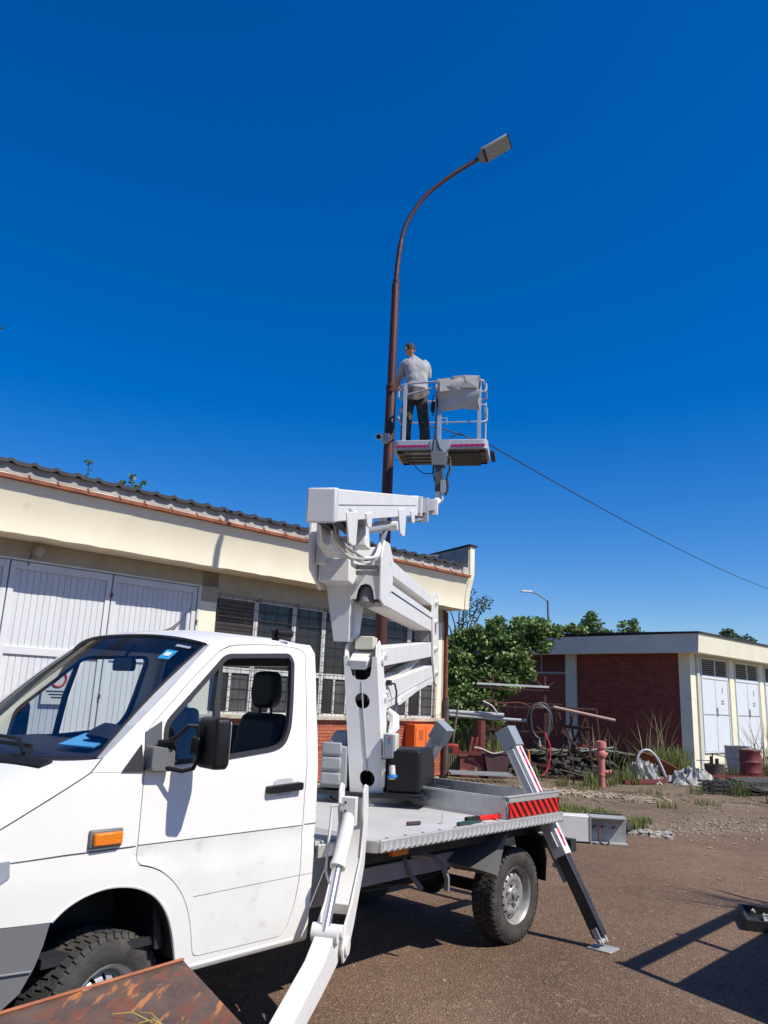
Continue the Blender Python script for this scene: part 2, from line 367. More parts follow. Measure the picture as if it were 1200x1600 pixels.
def share(o, name, parent, loc, rz=0, scale=None):
    c = o.copy(); C.objects.link(c); c.name = name; c.parent = parent; c.location = loc; c.rotation_euler = (0, 0, rz)
    if scale: c.scale = scale
    return c
def cpoly(cx, cy, r, n=24, ry=None): return [(cx+r*cos(2*pi*i/n), cy+(ry or r)*sin(2*pi*i/n)) for i in range(n)]
def rpoly(poly, r, n=5):    # rounded polygon
    out = []; N = len(poly)
    for i in range(N):
        p = Vector(poly[i]); a = Vector(poly[i-1])-p; b = Vector(poly[(i+1) % N])-p
        rr = min(r, a.length*.45, b.length*.45); A = p+a.normalized()*rr; B = p+b.normalized()*rr
        for k in range(n+1):
            t = k/n; q = A*(1-t)**2+p*2*t*(1-t)+B*t*t; out.append((q.x, q.y))
    return out
def inpoly(x, y, P):
    c = False; j = len(P)-1
    for i in range(len(P)):
        if (P[i][1] > y) != (P[j][1] > y) and x < (P[j][0]-P[i][0])*(y-P[i][1])/(P[j][1]-P[i][1])+P[i][0]: c = not c
        j = i
    return c
def inset(P, d):
    area = sum(P[i-1][0]*P[i][1]-P[i][0]*P[i-1][1] for i in range(len(P)))
    sg = 1 if area > 0 else -1; out = []
    N = len(P)
    for i in range(N):
        a = Vector(P[i-1]); p = Vector(P[i]); b = Vector(P[(i+1) % N])
        d1 = (p-a); d2 = (b-p)
        if d1.length < 1e-6: d1 = d2
        if d2.length < 1e-6: d2 = d1
        d1.normalize(); d2.normalize()
        n1 = Vector((-d1.y, d1.x))*sg; n2 = Vector((-d2.y, d2.x))*sg; n = n1+n2
        if n.length < .2: n = n1
        n.normalize(); k = d/max(.4, n.dot(n1)); out.append((p.x+n.x*k, p.y+n.y*k))
    return out
def panel(mb, outer, holes, fn, sp=.08):
    """triangulated sheet with holes, mapped into 3D by fn(x, y)"""
    def dens(P):
        o = []
        for i in range(len(P)):
            a = Vector(P[i]); b = Vector(P[(i+1) % len(P)]); k = max(1, int((b-a).length/(sp*1.2)))
            for j in range(k): q = a.lerp(b, j/k); o.append((q.x, q.y))
        return o
    loops = [dens(outer)]+[dens(h) for h in holes]
    vs = []; es = []
    for L in loops:
        n = len(vs); vs += L; es += [(n+i, n+(i+1) % len(L)) for i in range(len(L))]
    xs = [p[0] for p in loops[0]]; ys = [p[1] for p in loops[0]]
    x = min(xs)+sp/2
    while x < max(xs):
        y = min(ys)+sp/2
        while y < max(ys):
            if inpoly(x, y, loops[0]) and not any(inpoly(x, y, h) for h in loops[1:]):
                if all((x-q[0])**2+(y-q[1])**2 > (sp*.4)**2 for L in loops for q in L): vs.append((x, y))
            y += sp
        x += sp
    r = geometry.delaunay_2d_cdt([Vector(v) for v in vs], es, [], 0, 1e-6)
    V, F = r[0], r[2]; fs = []
    for f in F:
        cx = sum(V[i].x for i in f)/len(f); cy = sum(V[i].y for i in f)/len(f)
        if inpoly(cx, cy, loops[0]) and not any(inpoly(cx, cy, h) for h in loops[1:]): fs.append(tuple(f))
    return mb.add([fn(p.x, p.y) for p in V], fs)
def lerp(a, b, t): return a+(b-a)*t
def interp(x, T):
    if x <= T[0][0]: return T[0][1]
    for (a, b), (c, d) in zip(T, T[1:]):
        if x <= c: return b+(d-b)*(x-a)/(c-a)
    return T[-1][1]

def spl(P, n=8):
    out = []; P = [Vector(p) for p in P]
    for i in range(len(P)-1):
        a = P[max(0, i-1)]; b = P[i]; c = P[i+1]; d = P[min(len(P)-1, i+2)]
        for k in range(n):
            t = k/n; out.append(.5*((2*b)+(c-a)*t+(2*a-5*b+4*c-d)*t*t+(3*b-a-3*c+d)*t**3))
    out.append(P[-1]); return out
# ------------------------------------------------------------------ ground
g = MB(); g.add([(-900, -900, -.004), (900, -900, -.004), (900, 900, -.004), (-900, 900, -.004)], [(0, 1, 2, 3)])
struct(g.build('ground', dirtm, recalc=False, smooth=0))
edge = [(-9, -8), (18, -8), (18, 8), (12.5, 11.5), (9.6, 13.1), (8.0, 13.9), (6.6, 13.5), (5.4, 12.9), (4.6, 13.0), (3.9, 12.6), (3.1, 13.3), (2.5, 14.8), (1.9, 17.4), (1.2, 19.0), (-1.5, 16.3), (-9, 9.2)]
ed = []
for i in range(len(edge)):
    a = Vector(edge[i]); b = Vector(edge[(i+1) % len(edge)]); k = max(1, int((b-a).length/.25))
    for j in range(k):
        q = a.lerp(b, j/k); d = .07 if 3 <= i < 13 else 0
        ed.append((q.x+random.uniform(-d, d), q.y+random.uniform(-d, d)))
g = MB(); g.add([(x, y, .0) for x, y in ed], [tuple(range(len(ed)))])
struct(g.build('yard_paving', pavem, recalc=False, smooth=0))

# ------------------------------------------------------------------ left building (workshop)
YB = radians(45.8); BD = (sin(YB), cos(YB)); BN = (cos(YB), -sin(YB)); BO = (2.175, 19.871)
MBL = frame((BO[0], BO[1], 0), (-BD[0], -BD[1], 0), (BN[0], BN[1], 0))
wk = empty('workshop_building', M=MBL)
tag(wk, 'long cream workshop with white slatted gates and barred windows behind the lift truck', 'building')
W = -.62       # wall plane
g = MB()
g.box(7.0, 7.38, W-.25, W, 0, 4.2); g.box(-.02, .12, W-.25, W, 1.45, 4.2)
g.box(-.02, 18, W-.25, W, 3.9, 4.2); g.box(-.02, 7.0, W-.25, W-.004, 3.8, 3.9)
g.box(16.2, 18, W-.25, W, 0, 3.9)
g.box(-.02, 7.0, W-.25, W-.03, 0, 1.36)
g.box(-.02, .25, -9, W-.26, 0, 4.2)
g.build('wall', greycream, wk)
g = MB(); g.box(.12, .34, W-.2, W+.003, 1.45, 3.85); g.build('pillar', cream, wk)
g = MB(); g.box(7.002, 7.375, W-.001, W+.004, 0, 3.6); g.build('pillar', cream, wk)
g = MB(); g.box(-.04, 7.3, W-.27, W+.09, 1.36, 1.44); g.build('window_sill', sillm, wk, bevel=.01)
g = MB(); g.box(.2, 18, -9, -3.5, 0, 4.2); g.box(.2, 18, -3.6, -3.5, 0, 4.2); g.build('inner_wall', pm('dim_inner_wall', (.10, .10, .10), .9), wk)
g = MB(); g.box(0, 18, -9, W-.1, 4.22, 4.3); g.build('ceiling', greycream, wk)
# fascia: flared concave profile, cream
prof = [(0, 4.2), (.0, 4.35), (.03, 4.6), (.1, 4.85), (.17, 5.06), (.17, 5.1), (.06, 5.1), (-.06, 4.9), (-.12, 4.4), (-.62, 4.33), (-.62, 4.2)]
def fas(x0, x1, n):
    vs = []; m = len(prof)
    for i in range(n+1):
        x = lerp(x0, x1, i/n)
        for k, (y, z) in enumerate(prof): vs.append((x, y+random.uniform(-.004, .004), z+(random.uniform(-.008, .008) if k in (0,) else 0)))
    fs = [(i*m+k, i*m+(k+1) % m, (i+1)*m+(k+1) % m, (i+1)*m+k) for i in range(n) for k in range(m)]+[tuple(range(m)), tuple(range((n+1)*m-1, n*m-1, -1))]
    return vs, fs
g = MB(); g.add(*fas(0, 18, 90)); g.build('fascia', cream, wk, smooth=25)
# end parapet at right end
g = MB(); g.prism([(.0, 4.2), (.03, 4.6), (.12, 4.9), (.17, 5.1), (.17, 5.85), (-.9, 5.78), (-6, 5.3), (-6, 4.2)], 'yz', -.2, -.02)
g.build('parapet', cream, wk, bevel=.01)
g = MB(); g.prism([(.22, 5.85), (.22, 5.89), (-6, 5.34), (-6, 5.30), (-.9, 5.785)], 'yz', -.26, .06); g.build('parapet_cap', tarred, wk)
g = MB(); g.prism([(.14, 5.1), (.14, 5.83), (-.9, 5.76), (-3, 5.56), (-3, 5.1)], 'yz', -.019, .03); g.build('parapet_lining', concrete, wk)
g = MB(); g.hexa([(0.03, -.8, 5.1), (1.9, -2.6, 5.25), (1.9, -2.65, 5.25), (.03, -.85, 5.1), (0.03, -.8, 5.72), (1.9, -2.6, 5.52), (1.9, -2.65, 5.52), (.03, -.85, 5.72)])
g.build('flashing', chgrey, wk)
# gutter
g = MB(); g.prism([(.17, 5.00), (.235, 5.01), (.235, 5.07), (.21, 5.07), (.21, 5.04), (.17, 5.04)], 'yz', .02, 18); g.build('gutter', gutterm, wk)
g = MB()
for i in range(34):
    x = .3+i*.52+random.uniform(-.05, .05); g.bar((x, .25, 5.05), (x+random.uniform(-.02, .02), .1, 5.2), .02, .012)
g.build('gutter_brackets', gutterm, wk)
g = MB(); g.box(.05, 18, -.1, .172, 5.1, 5.26); g.build('eaves_board', pm('pale_eaves', (.42, .40, .36), .9, var=.2, vscale=4), wk)
# corrugated roof edge
g = MB()
def corr(x): return .045*(max(0, cos(2*pi*x/.36))**3)
n = 400; x0, x1 = .25, 18
vs = []
for i in range(n+1):
    x = lerp(x0, x1, i/n)
    h = 5.30+corr(x)
    for y, dz in ((.25, 0), (.25, -.06), (-4.5, .28)): vs.append((x, y, h+dz))
g.add(vs, [(i*3, i*3+3, i*3+4, i*3+1) for i in range(n)]+[(i*3, i*3+2, i*3+5, i*3+3) for i in range(n)])
g.build('corrugated_roof', roofm, wk, smooth=60)
# bricks: course pattern in the plane x-z, ys is the outer face
def brickwork(parent, proto_mat, xs, zs, mk, keep, limit_fn, bl=.25, bh=.0716, joint=.012, depth=.05, name='brick'):
    """keep(x, z) -> is a brick here; limit_fn(list)-> number built singly; mk(x, z, w)-> (loc, scale)"""
    L = []
    r = 0; z = zs[0]
    while z+bh <= zs[1]+1e-6:
        x = xs[0]-(bl/2 if r % 2 else 0)
        while x < xs[1]:
            a = max(x, xs[0]); b = min(x+bl, xs[1])
            if b-a > .05 and keep((a+b)/2, z+bh/2): L.append((a, b, z))
            x += bl
        z += bh; r += 1
    return L
def build_bricks(parent, L, mat, tomesh, limit_fn, bh=.0716, j=.012, d=.05):
    L = sorted(L, key=limit_fn); one = L[:300]; rest = L[300:]
    cache = {}
    for a, b, z in one:
        wd = round(b-a-j, 2)
        if wd not in cache:
            g = MB(); tomesh(g, -wd/2, wd/2, 0, bh-j); cache[wd] = g.build('brick', mat, parent, bevel=0, smooth=0); o = cache[wd]
        else:
            o = cache[wd].copy(); C.objects.link(o)
        o.location = tomesh(None, (a+b)/2, 0, z+j/2, 0)
        t = random.uniform(-.003, .003); o.location += Vector(tomesh(None, 0, 0, 0, 0, t))
    if rest:
        g = MB()
        for a, b, z in rest:
            q = Vector(tomesh(None, 0, 0, 0, 0, random.uniform(-.003, .003)))
            h = MB(); tomesh(h, a+j/2, b-j/2, z+j/2, z+bh-j/2); g.add([tuple(Vector(v)+q) for v in h.v], h.f)
        o = g.build('brick_courses', mat, parent, smooth=0); o['kind'] = 'stuff'
def tm_left(g, x0, x1, z0, z1, t=0):
    if g is None: return (x0, t, z0)
    g.box(x0, x1, W-.06, W, z0, z1)
L = brickwork(wk, brickm, (-.02, 7.0), (.07, 1.36), None, lambda x, z: True, None)
build_bricks(wk, L, brickm, tm_left, lambda q: q[0])
# windows: four bays of two rows (upper tall, lower)
mull = [.34, 1.30, 2.30, 3.30, 4.1, 4.95, 5.97, 7.0]
wf = []
for i in range(len(mull)-1):
    a, b = mull[i], mull[i+1]
    wdw = MB(); fw = .055
    wdw.box(a, a+fw, W-.14, W-.07, 1.44, 3.8); wdw.box(b-fw, b, W-.14, W-.07, 1.44, 3.8)
    for z0, z1 in ((1.44, 1.50), (2.25, 2.36), (3.72, 3.8)): wdw.box(a+fw, b-fw, W-.138, W-.072, z0, z1)
    m2 = (a+b)/2
    wdw.box(m2-.03, m2+.03, W-.134, W-.076, 1.5, 2.25)
    f = wdw.build('window', winframe, wk, bevel=.004)
    for k, (x0, x1, z0, z1) in enumerate(((a+fw, m2-.03, 1.5, 2.25), (m2+.03, b-fw, 1.5, 2.25), (a+fw, b-fw, 2.36, 3.72))):
        if i == len(mull)-2 and k == 2: continue
        mt = winglass if (i*3+k) % 3 else winglass2
        p = MB(); p.box(x0, x1, W-.11, W-.105, z0, z1); p.build('pane', mt, f)
    if i == len(mull)-2:
        for q in range(17):
            p = MB(); z = 2.38+q*.079; p.hexa([(a+fw, W-.13, z), (b-fw, W-.13, z), (b-fw, W-.09, z+.06), (a+fw, W-.09, z+.06), (a+fw, W-.128, z+.01), (b-fw, W-.128, z+.01), (b-fw, W-.088, z+.07), (a+fw, W-.088, z+.07)])
            p.build('louvre', pm('grey_louvre', (.14, .125, .115), .6), f)
# window grille: one lattice of bars per bay
for i in range(len(mull)-1):
    a, b = mull[i]+.02, mull[i+1]-.02
    p = MB()
    for q in range(12): z = 1.5+q*.205; p.cyl((a, W+.04, z+random.uniform(-.012, .012)), (b, W+.04, z+random.uniform(-.012, .012)), .007, n=5)
    for q in range(4): x = lerp(a, b, q/3); p.cyl((x, W+.05, 1.46), (x, W+.05, 3.8), .008 if q in (0, 3) else .0055, n=5)
    for z in (1.5, 3.75): p.cyl((a, W+.04, z), (a, W-.1, z), .008, n=5)
    p.build('window_grille', pm('grille_iron', (.05, .03, .025), .7), wk)
# gates
def gate(x0, x1):
    gt = MB(); zt = 3.86
    gt.box(x0, x0+.09, W-.12, W-.02, .03, zt); gt.box(x1-.09, x1, W-.12, W-.02, .03, zt)
    for z0, z1 in ((zt-.13, zt), (2.33, 2.46), (.03, .2)): gt.box(x0+.09, x1-.09, W-.118, W-.022, z0, z1)
    f = gt.build('gate_leaf', gatem, wk, bevel=.006)
    n = max(2, round((x1-x0-.18)/.105)); wd = (x1-x0-.18)/n
    sl = {}
    for k in range(n):
        for key, (z0, z1) in enumerate(((2.46, zt-.13), (.2, 2.33))):
            loc = (x0+.09+wd*(k+.5), W-.07, z0)
            if key in sl: share(sl[key], 'slat', f, loc)
            else:
                h = z1-z0; s_ = MB(); s_.prism([(-wd/2, .002), (-wd/2+.006, .016), (wd/2-.006, .016), (wd/2, .002)], 'xy', .001, h-.001)
                o = s_.build('slat', gatem, f, smooth=0); o.location = loc; sl[key] = o
    return f
xg = [7.43, 9.2, 11.0, 12.9, 14.7, 16.1]
for a, b in zip(xg, xg[1:]): gate(a+.012, b-.012)
g = MB(); g.box(7.38, 16.2, W-.1, W+.015, 3.87, 3.9); g.box(7.375, 7.43, W-.1, W+.012, 0, 3.87); g.build('gate_frame', gatem, wk)
for bb in ((7.405, 7.43, W-.01, W+.02, 3.12, 3.22), (9.185, 9.215, W-.02, W+.02, 3.45, 3.53), (9.19, 9.21, W-.02, W+.03, 1.66, 1.74)):
    g = MB(); g.box(*bb); g.build('hinge', rust, wk)
# no-entry style sign on gate
sg = tag(empty('warning_sign', M=MBL @ Matrix.Translation((9.98, W, 1.55))), 'white sign with a red ring fixed to the slatted gate', 'sign')
g = MB(); g.box(-.22, .22, -.005, .012, -.0, .62); g.build('plate', pm('sign_white', (.7, .7, .68), .5), sg)
g = MB()
ring = [(-.02+.13*cos(t), .016, .42+.13*sin(t)) for t in [2*pi*i/24 for i in range(24)]]
g.tube(ring, .02, 6, closed=True); g.cyl((-.11, .016, .51), (.07, .016, .33), .016, n=6); g.build('ring', pm('sign_red', (.6, .02, .02), .5), sg)
g = MB()
for i in range(3): g.box(-.16, .16-.05*i, .013, .016, .2-i*.05, .222-i*.05)
g.build('text_lines', trim, sg)
# drain pipe
dp = tag(empty('drain_pipe', M=MBL @ Matrix.Translation((-.02, W+.06, 0))), 'rusty brown drain pipe at the right corner of the cream workshop', 'drain pipe')
g = MB(); g.cyl((0, 0, 0), (0, 0, 1.9), .085, n=12); g.build('lower_pipe', pm('brown_pipe', (.085, .06, .05), .7, var=.3), dp)
g = MB(); g.cyl((0, 0, 1.88), (.02, -.02, 4.15), .042, n=12); g.build('upper_pipe', rust, dp)
g = MB(); g.cyl((0, 0, 1.82), (0, 0, 1.95), .072, n=12); g.cyl((0, 0, 1.6), (0, 0, 1.63), .07, n=12); g.build('collar', rustdark, dp)
# wall lamp over the gate
wl = tag(empty('wall_lamp', M=MBL @ Matrix.Translation((10.62, W, 4.05))), 'small round wall lamp under the eaves above the gate', 'lamp')
g = MB(); g.lathe([(0, 0), (.08, 0), (.1, .05), (.07, .1)], (0, 0, 0), (0, 1, 0), 14); g.build('base', concrete, wl)
g = MB(); g.lathe([(.07, .1), (.085, .15), (.05, .21), (0, .23)], (0, 0, 0), (0, 1, 0), 14); g.build('shade', pm('lamp_glass', (.4, .38, .33), .3), wl)
g = MB(); g.tube([(.05, .02, -.02), (.09, .01, -.08), (.1, 0, -.2), (.1, 0, -.26)], .008, 6); g.build('wire', trim, wl)
# orange cabinet
oc = tag(empty('electrical_cabinet', M=MBL @ Matrix.Translation((1.0, W+.02, .0))), 'bright orange metal cabinet against the brick wall by the drain pipe', 'cabinet')
g = MB(); g.box(-.35, .42, 0, .32, .02, 1.3); g.build('box', orangem, oc, bevel=.01)
g = MB(); g.box(-.32, .03, .32, .335, .08, 1.25); g.build('door', orangem, oc, bevel=.004)
g = MB(); g.box(.05, .39, .32, .335, .08, 1.25); g.build('door', orangem, oc, bevel=.004)
g = MB(); g.box(-.27, -.12, .336, .34, .98, 1.16); g.build('notice', pm('paper', (.7, .68, .6), .8), oc)
g = MB(); g.box(.14, .28, .336, .342, .95, 1.17); g.build('vent', pm('orange_dark', (.5, .09, .02), .6), oc)

# ------------------------------------------------------------------ right building (pump house)
YR = radians(46.5); RD = (sin(YR), cos(YR)); RN = (cos(YR), -sin(YR)); RO = (10.616, 25.752)
MR = frame((RO[0], RO[1], 0), (RD[0], RD[1], 0), (-RN[0], -RN[1], 0))
ph = empty('brick_outbuilding', M=MR)
tag(ph, 'low dark brick outbuilding with pale yellow eaves and grey double doors', 'building')
# local: x along the yellow facade (outward -y), y along the gable (outward -x)
g = MB()
g.box(.62, .66, .93, 12, 0, 3.83); g.build('wall', mortar2, ph)
g = MB(); g.box(.9, 14, .6, .85, 0, 3.82); g.build('plastered_wall', cream2, ph)
g = MB(); g.box(.56, .97, .56, .97, 0, 3.83)
g.build('corner_column', cream2, ph, bevel=.01)
for bb in ((.96, 1.18, .5, .62, 0, 3.82), (.5, .62, 5.0, 5.46, 0, 3.83), (.5, .6, 11, 11.5, 0, 3.83)):
    g = MB(); g.box(*bb); g.build('column', pm('column_render', (.55, .56, .50), .85, var=.08), ph, bevel=.008)
# window strip in gable and lintel
g = MB(); g.box(.64, .67, 5.47, 10.8, 3.1, 3.8); g.build('clerestory_glass', winglass, ph)
g = MB(); g.box(.60, .66, 5.46, 10.8, 3.08, 3.16)
for y in (6.6, 7.9, 9.2): g.box(.61, .66, y, y+.05, 3.16, 3.8)
g.build('clerestory_frame', pm('grey_frame', (.3, .3, .29), .7), ph)
# fascia as closed ring profile
def fprof(): return [(0, 3.8), (-.02, 4.0), (.03, 4.42), (.25, 4.45), (.25, 3.86)]
g = MB()
g.add([(x, y, z) for x, y, z in [(0, 0, 3.8), (-.08, -.08, 4.42), (14, -.08, 4.42), (14, 0, 3.8), (0, 12, 3.8), (-.08, 12, 4.42), (.7, .7, 3.82), (14, .7, 3.82), (.7, 12, 3.82), (.5, .5, 4.42), (14, .5, 4.42), (.5, 12, 4.42)]],
      [(0, 3, 2, 1), (0, 1, 5, 4), (0, 6, 7, 3), (0, 4, 8, 6), (1, 2, 10, 9), (1, 9, 11, 5)])
ff = g.build('fascia', cream2, ph, smooth=0)
ff.data.materials.append(gable_shaded)
for p in ff.data.polygons:
    if abs(p.normal.x) > .6: p.material_index = 1  # gable face of the fascia gets the shaded copy
g = MB(); g.add([(-.12, -.12, 4.42), (14, -.12, 4.42), (14, 8, 4.75), (-.12, 12, 4.62), (-.12, -.12, 4.48), (14, -.12, 4.48), (14, 8, 4.82), (-.12, 12, 4.68)], [(3, 2, 1, 0), (4, 5, 6, 7), (0, 1, 5, 4), (1, 2, 6, 5), (2, 3, 7, 6), (3, 0, 4, 7)])
g.build('roof', tarred, ph)
def tm_r(g, x0, x1, z0, z1, t=0):
    if g is None: return (t, x0, z0)
    g.box(.6, .65, x0, x1, z0, z1)
def keep(x, z): return not (5.0 < x < 5.46) and not (x > 5.4 and z > 3.06)
L = brickwork(ph, brickd, (.97, 11), (.0, 3.8), None, keep, None)
build_bricks(ph, L, brickd, tm_r, lambda q: (abs(q[0]-3.2)*.6+abs(q[2]-2.6)))
# doors with louvres
def sdoor(x0, x1, sign):
    zt, zb = 3.70, .58
    f = MB(); f.box(x0-.05, x0, .54, .63, zb-.05, zt+.04); f.box(x1, x1+.05, .54, .63, zb-.05, zt+.04); f.box(x0, x1, .54, .63, zt, zt+.04); f.box(x0, x1, .54, .63, 3.02, 3.14); f.box(x0, x1, .54, .63, zb-.05, zb)
    mid = (x0+x1)/2; f.box(mid-.035, mid+.035, .535, .63, 3.14, zt)
    fo = f.build('door_frame', doorm, ph)
    for a, b in ((x0, mid-.01), (mid+.01, x1)):
        for z0, z1 in ((zb, 1.77), (1.80, 3.0)):
            d = MB(); d.box(a+.01, b-.01, .555, .6, z0+.005, z1-.005); d.build('door_panel', doorm, fo, bevel=.012)
        la_ = MB(); la_.box(a+.02, b-.02, .60, .61, 3.16, 3.68); la_.build('louvre_back', pm('black_void', (.01, .01, .012), .8), fo)
        nn = 8
        for q in range(nn):
            z = 3.15+q*.068
            s_ = MB(); s_.hexa([(a+.03, .56, z), (b-.03, .56, z), (b-.03, .60, z+.045), (a+.03, .60, z+.045), (a+.03, .558, z+.008), (b-.03, .558, z+.008), (b-.03, .598, z+.053), (a+.03, .598, z+.053)])
            s_.build('louvre', louv, fo)
    h = MB(); h.cyl((mid+.05, .53, 1.75), (mid+.05, .53, 2.05), .015, n=6); h.build('handle', trim, fo)
    if sign:
        s_ = MB(); cx = mid+.55
        s_.add([(cx-.02, .552, 2.75), (cx+.06, .552, 2.75), (cx+.01, .552, 2.58), (cx+.06, .552, 2.58), (cx-.03, .552, 2.36), (cx+.0, .552, 2.53), (cx-.04, .552, 2.53)], [(0, 1, 3, 2, 4, 5, 6)])
        s_.box(cx-.12, cx+.12, .551, .554, 2.25, 2.31); s_.box(cx-.12, cx+.12, .551, .554, 2.16, 2.22)
        s_.build('danger_marking', pm('faded_black_print', (.25, .27, .3), .7), fo)
sdoor(1.42, 3.50, True); sdoor(4.28, 6.35, True); sdoor(7.15, 9.2, False); sdoor(10.0, 12.0, False)
for xx in (1.25, 3.72, 6.55, 9.4):
    g = MB(); g.box(xx, xx+.4, .545, .6, .0, 3.8) if xx > 1.3 else g.box(xx, xx+.1, .57, .6, 0, 3.8); g.build('pilaster', cream2, ph)
g = MB()
for q in range(7): g.box(3.0, 3.75, .57, .6, .12+q*.075, .165+q*.075)
g.build('wall_vent', pm('vent_grey', (.45, .45, .42), .6), ph)
# ------------------------------------------------------------------ lift truck
YT = radians(42.); TD = Vector((sin(YT), cos(YT), 0)); TN = Vector((cos(YT), -sin(YT), 0))
TO = Vector((.5577, 7.4424, 0))
MT = frame(TO, -TD, TN)      # local: x forward, y to the truck's left side, z up
tk = empty('lift_truck', M=MT)
tag(tk, 'white flatbed truck carrying a folded aerial work platform, standing on outriggers in the yard', 'truck')
VP = [(0.3, .93), (.5, .945), (.8, .965), (1.04, .972), (1.055, .962), (1.12, .968), (1.45, .955), (1.6, .93), (2.0, .85), (2.15, .815), (2.2, .79)]
def vp(u, w_): return interp(w_, VP)-.12*max(0, (u-3.75)/.9)**2
def side(sg, off=0.): return lambda u, w_: (u, sg*(vp(u, w_)+off), w_)
door0 = [(2.53, 1.083), (2.521, 1.299), (2.492, 1.708), (2.463, 2.125), (2.485, 2.160), (2.64, 2.172), (2.85, 2.165), (3.051, 2.145), (3.137, 2.112), (3.329, 1.95), (3.614, 1.674), (3.63, 1.608), (3.636, 1.467), (3.636, 1.243), (3.637, 1.119), (3.632, 1.03), (3.559, 1.016), (3.481, .985), (3.398, .923), (3.329, .838), (3.281, .733), (3.251, .621), (3.234, .542), (2.931, .536), (2.603, .532), (2.545, .698), (2.525, .849)]
door = rpoly(door0, .05, 3)
win = [(3.101, 2.092), (2.598, 2.127), (2.565, 2.077), (2.6, 1.821), (2.629, 1.67), (2.687, 1.578), (2.774, 1.547), (3.093, 1.513), (3.532, 1.488), (3.519, 1.703)]
arch0 = [(3.331, .546), (3.367, .672), (3.415, .776), (3.482, .858), (3.562, .91), (3.654, .94), (3.773, .95), (3.882, .93), (3.966, .89), (4.023, .84)]
arch = [(p.x, p.y) for p in spl([(a, b, 0) for a, b in arch0], 4)]
body = [(2.42, .50), (2.428, .965), (2.42, 1.443), (2.40, 1.826), (2.375, 2.14), (2.40, 2.19), (2.8, 2.20), (3.05, 2.19), (3.20, 2.145), (3.50, 1.86), (3.862, 1.535), (3.918, 1.474), (4.034, 1.405), (4.168, 1.325), (4.31, 1.24), (4.50, 1.10), (4.58, .95), (4.60, .86), (4.3, .85)]+arch[::-1]+[(3.31, .50)]
for sg in (1, -1):
    g = MB(); panel(g, body, [door], side(sg), .07)
    o = g.build('body_side', white if sg == 1 else white, tk, smooth=50, solid=0, shell=.03)
    # gap backing
    # door split in three bands by the belt seam
    def clip(P, lo, hi):
        def cut(P, z, keep_up):
            out = []
            for i in range(len(P)):
                a, b = P[i-1], P[i]
                ia = (a[1] >= z) == keep_up; ib = (b[1] >= z) == keep_up
                if ia != ib: t = (z-a[1])/(b[1]-a[1]); out.append((a[0]+(b[0]-a[0])*t, z))
                if ib: out.append(b)
            return out
        return cut(cut(P, lo, True), hi, False)
    dr = inset(door, .0045)
    up = clip(dr, 1.125, 9); mid = clip(dr, .0, 1.119)
    dmain = MB(); panel(dmain, up, [rpoly(win, .05, 4)], side(sg), .07)
    d = dmain.build('door', white, tk, smooth=50, shell=.03)
    d['label'] = 'cab door with open black-rimmed window' if sg == 1 else 'far cab door'
    lo = MB(); panel(lo, mid, [], side(sg), .07); l = lo.build('lower_door_skin', dirtywhite, d, smooth=50, shell=.03)
    # window rubber, divider, panes
    def strip(outer, wd, off, name, mat, par, thick=.03):
        inn = inset(outer, wd); g = MB(); f = side(sg, off); n = len(outer)
        vs = [f(*p) for p in outer]+[f(*p) for p in inn]
        g.add(vs, [(i, (i+1) % n, n+(i+1) % n, n+i) for i in range(n)])
        o = g.build(name, mat, par, smooth=60, shell=thick); return o
    strip(rpoly(win, .05, 4), .027, .006, 'window_seal', trim, d, .03)
    g = MB(); panel(g, [(3.137, 2.08), (3.113, 2.08), (3.15, 1.80), (3.16, 1.50), (3.20, 1.50), (3.19, 1.80)], [], side(sg, .002), .1)
    o = g.build('window_divider', trim, d, shell=.02)
    g = MB(); panel(g, [(3.135, 2.06), (3.18, 1.8), (3.19, 1.52), (3.52, 1.50), (3.505, 1.69)], [], side(sg, -.008), .1); g.build('quarter_glass', sideglass, d, recalc=False)
    if sg == -1:
        g = MB(); panel(g, [(3.09, 2.06), (2.61, 2.09), (2.62, 1.7), (2.70, 1.6), (3.15, 1.53), (3.14, 1.8)], [], side(sg, -.008), .1); g.build('side_glass', glass, d, recalc=False)
    # handle
    g = MB(); f = side(sg, .0)
    yv = sg*.975
    g.prism(rpoly([(2.565, 1.372), (2.565, 1.327), (2.83, 1.318), (2.835, 1.358)], .015, 3), 'xz', yv-sg*.01, yv+sg*.035); g.build('door_handle', black, d, bevel=.006)
    g = MB(); g.prism(rpoly([(2.62, 1.40), (2.62, 1.305), (2.77, 1.30), (2.78, 1.395)], .04, 4), 'xz', yv-sg*.012, yv+sg*.004)
    g.build('handle_recess', pm('handle_recess_grey', (.5, .51, .53), .4), d, bevel=.003)  # flat grey plate, slightly raised, drawn for the recess behind the handle
    g = MB(); g.cyl((2.61, yv, 1.347), (2.61, yv+sg*.034, 1.347), .010, n=10); g.build('lock', chgrey, d)
    # body seams: dark shut lines as narrow recessed rubber lines
    def line(pts, r, off, name, mat, par):
        g = MB(); f = side(sg, off); pp = []
        for a, b in zip(pts, pts[1:]):
            k = max(1, int(math.dist(a, b)/.06))
            pp += [f(lerp(a[0], b[0], i/k), lerp(a[1], b[1], i/k)) for i in range(k)]
        pp.append(f(*pts[-1])); g.tube(pp, r, 5); return g.build(name, mat, par)
    seam = pm('seam_dark', (.06, .06, .065), .7)
    line([(3.645, 1.121), (4.0, 1.117), (4.28, 1.104), (4.5, 1.09)], .0032, .0133, 'body_seam', seam, tk)
    line([(2.425, 1.127), (2.52, 1.127)], .003, .0133, 'body_seam', seam, tk)
    line([(2.425, 1.052), (2.52, 1.052)], .003, .0133, 'body_seam', seam, tk)
    line([(3.273, .838), (2.9, .843), (2.43, .847)], .0028, .0133, 'body_seam', seam, tk)
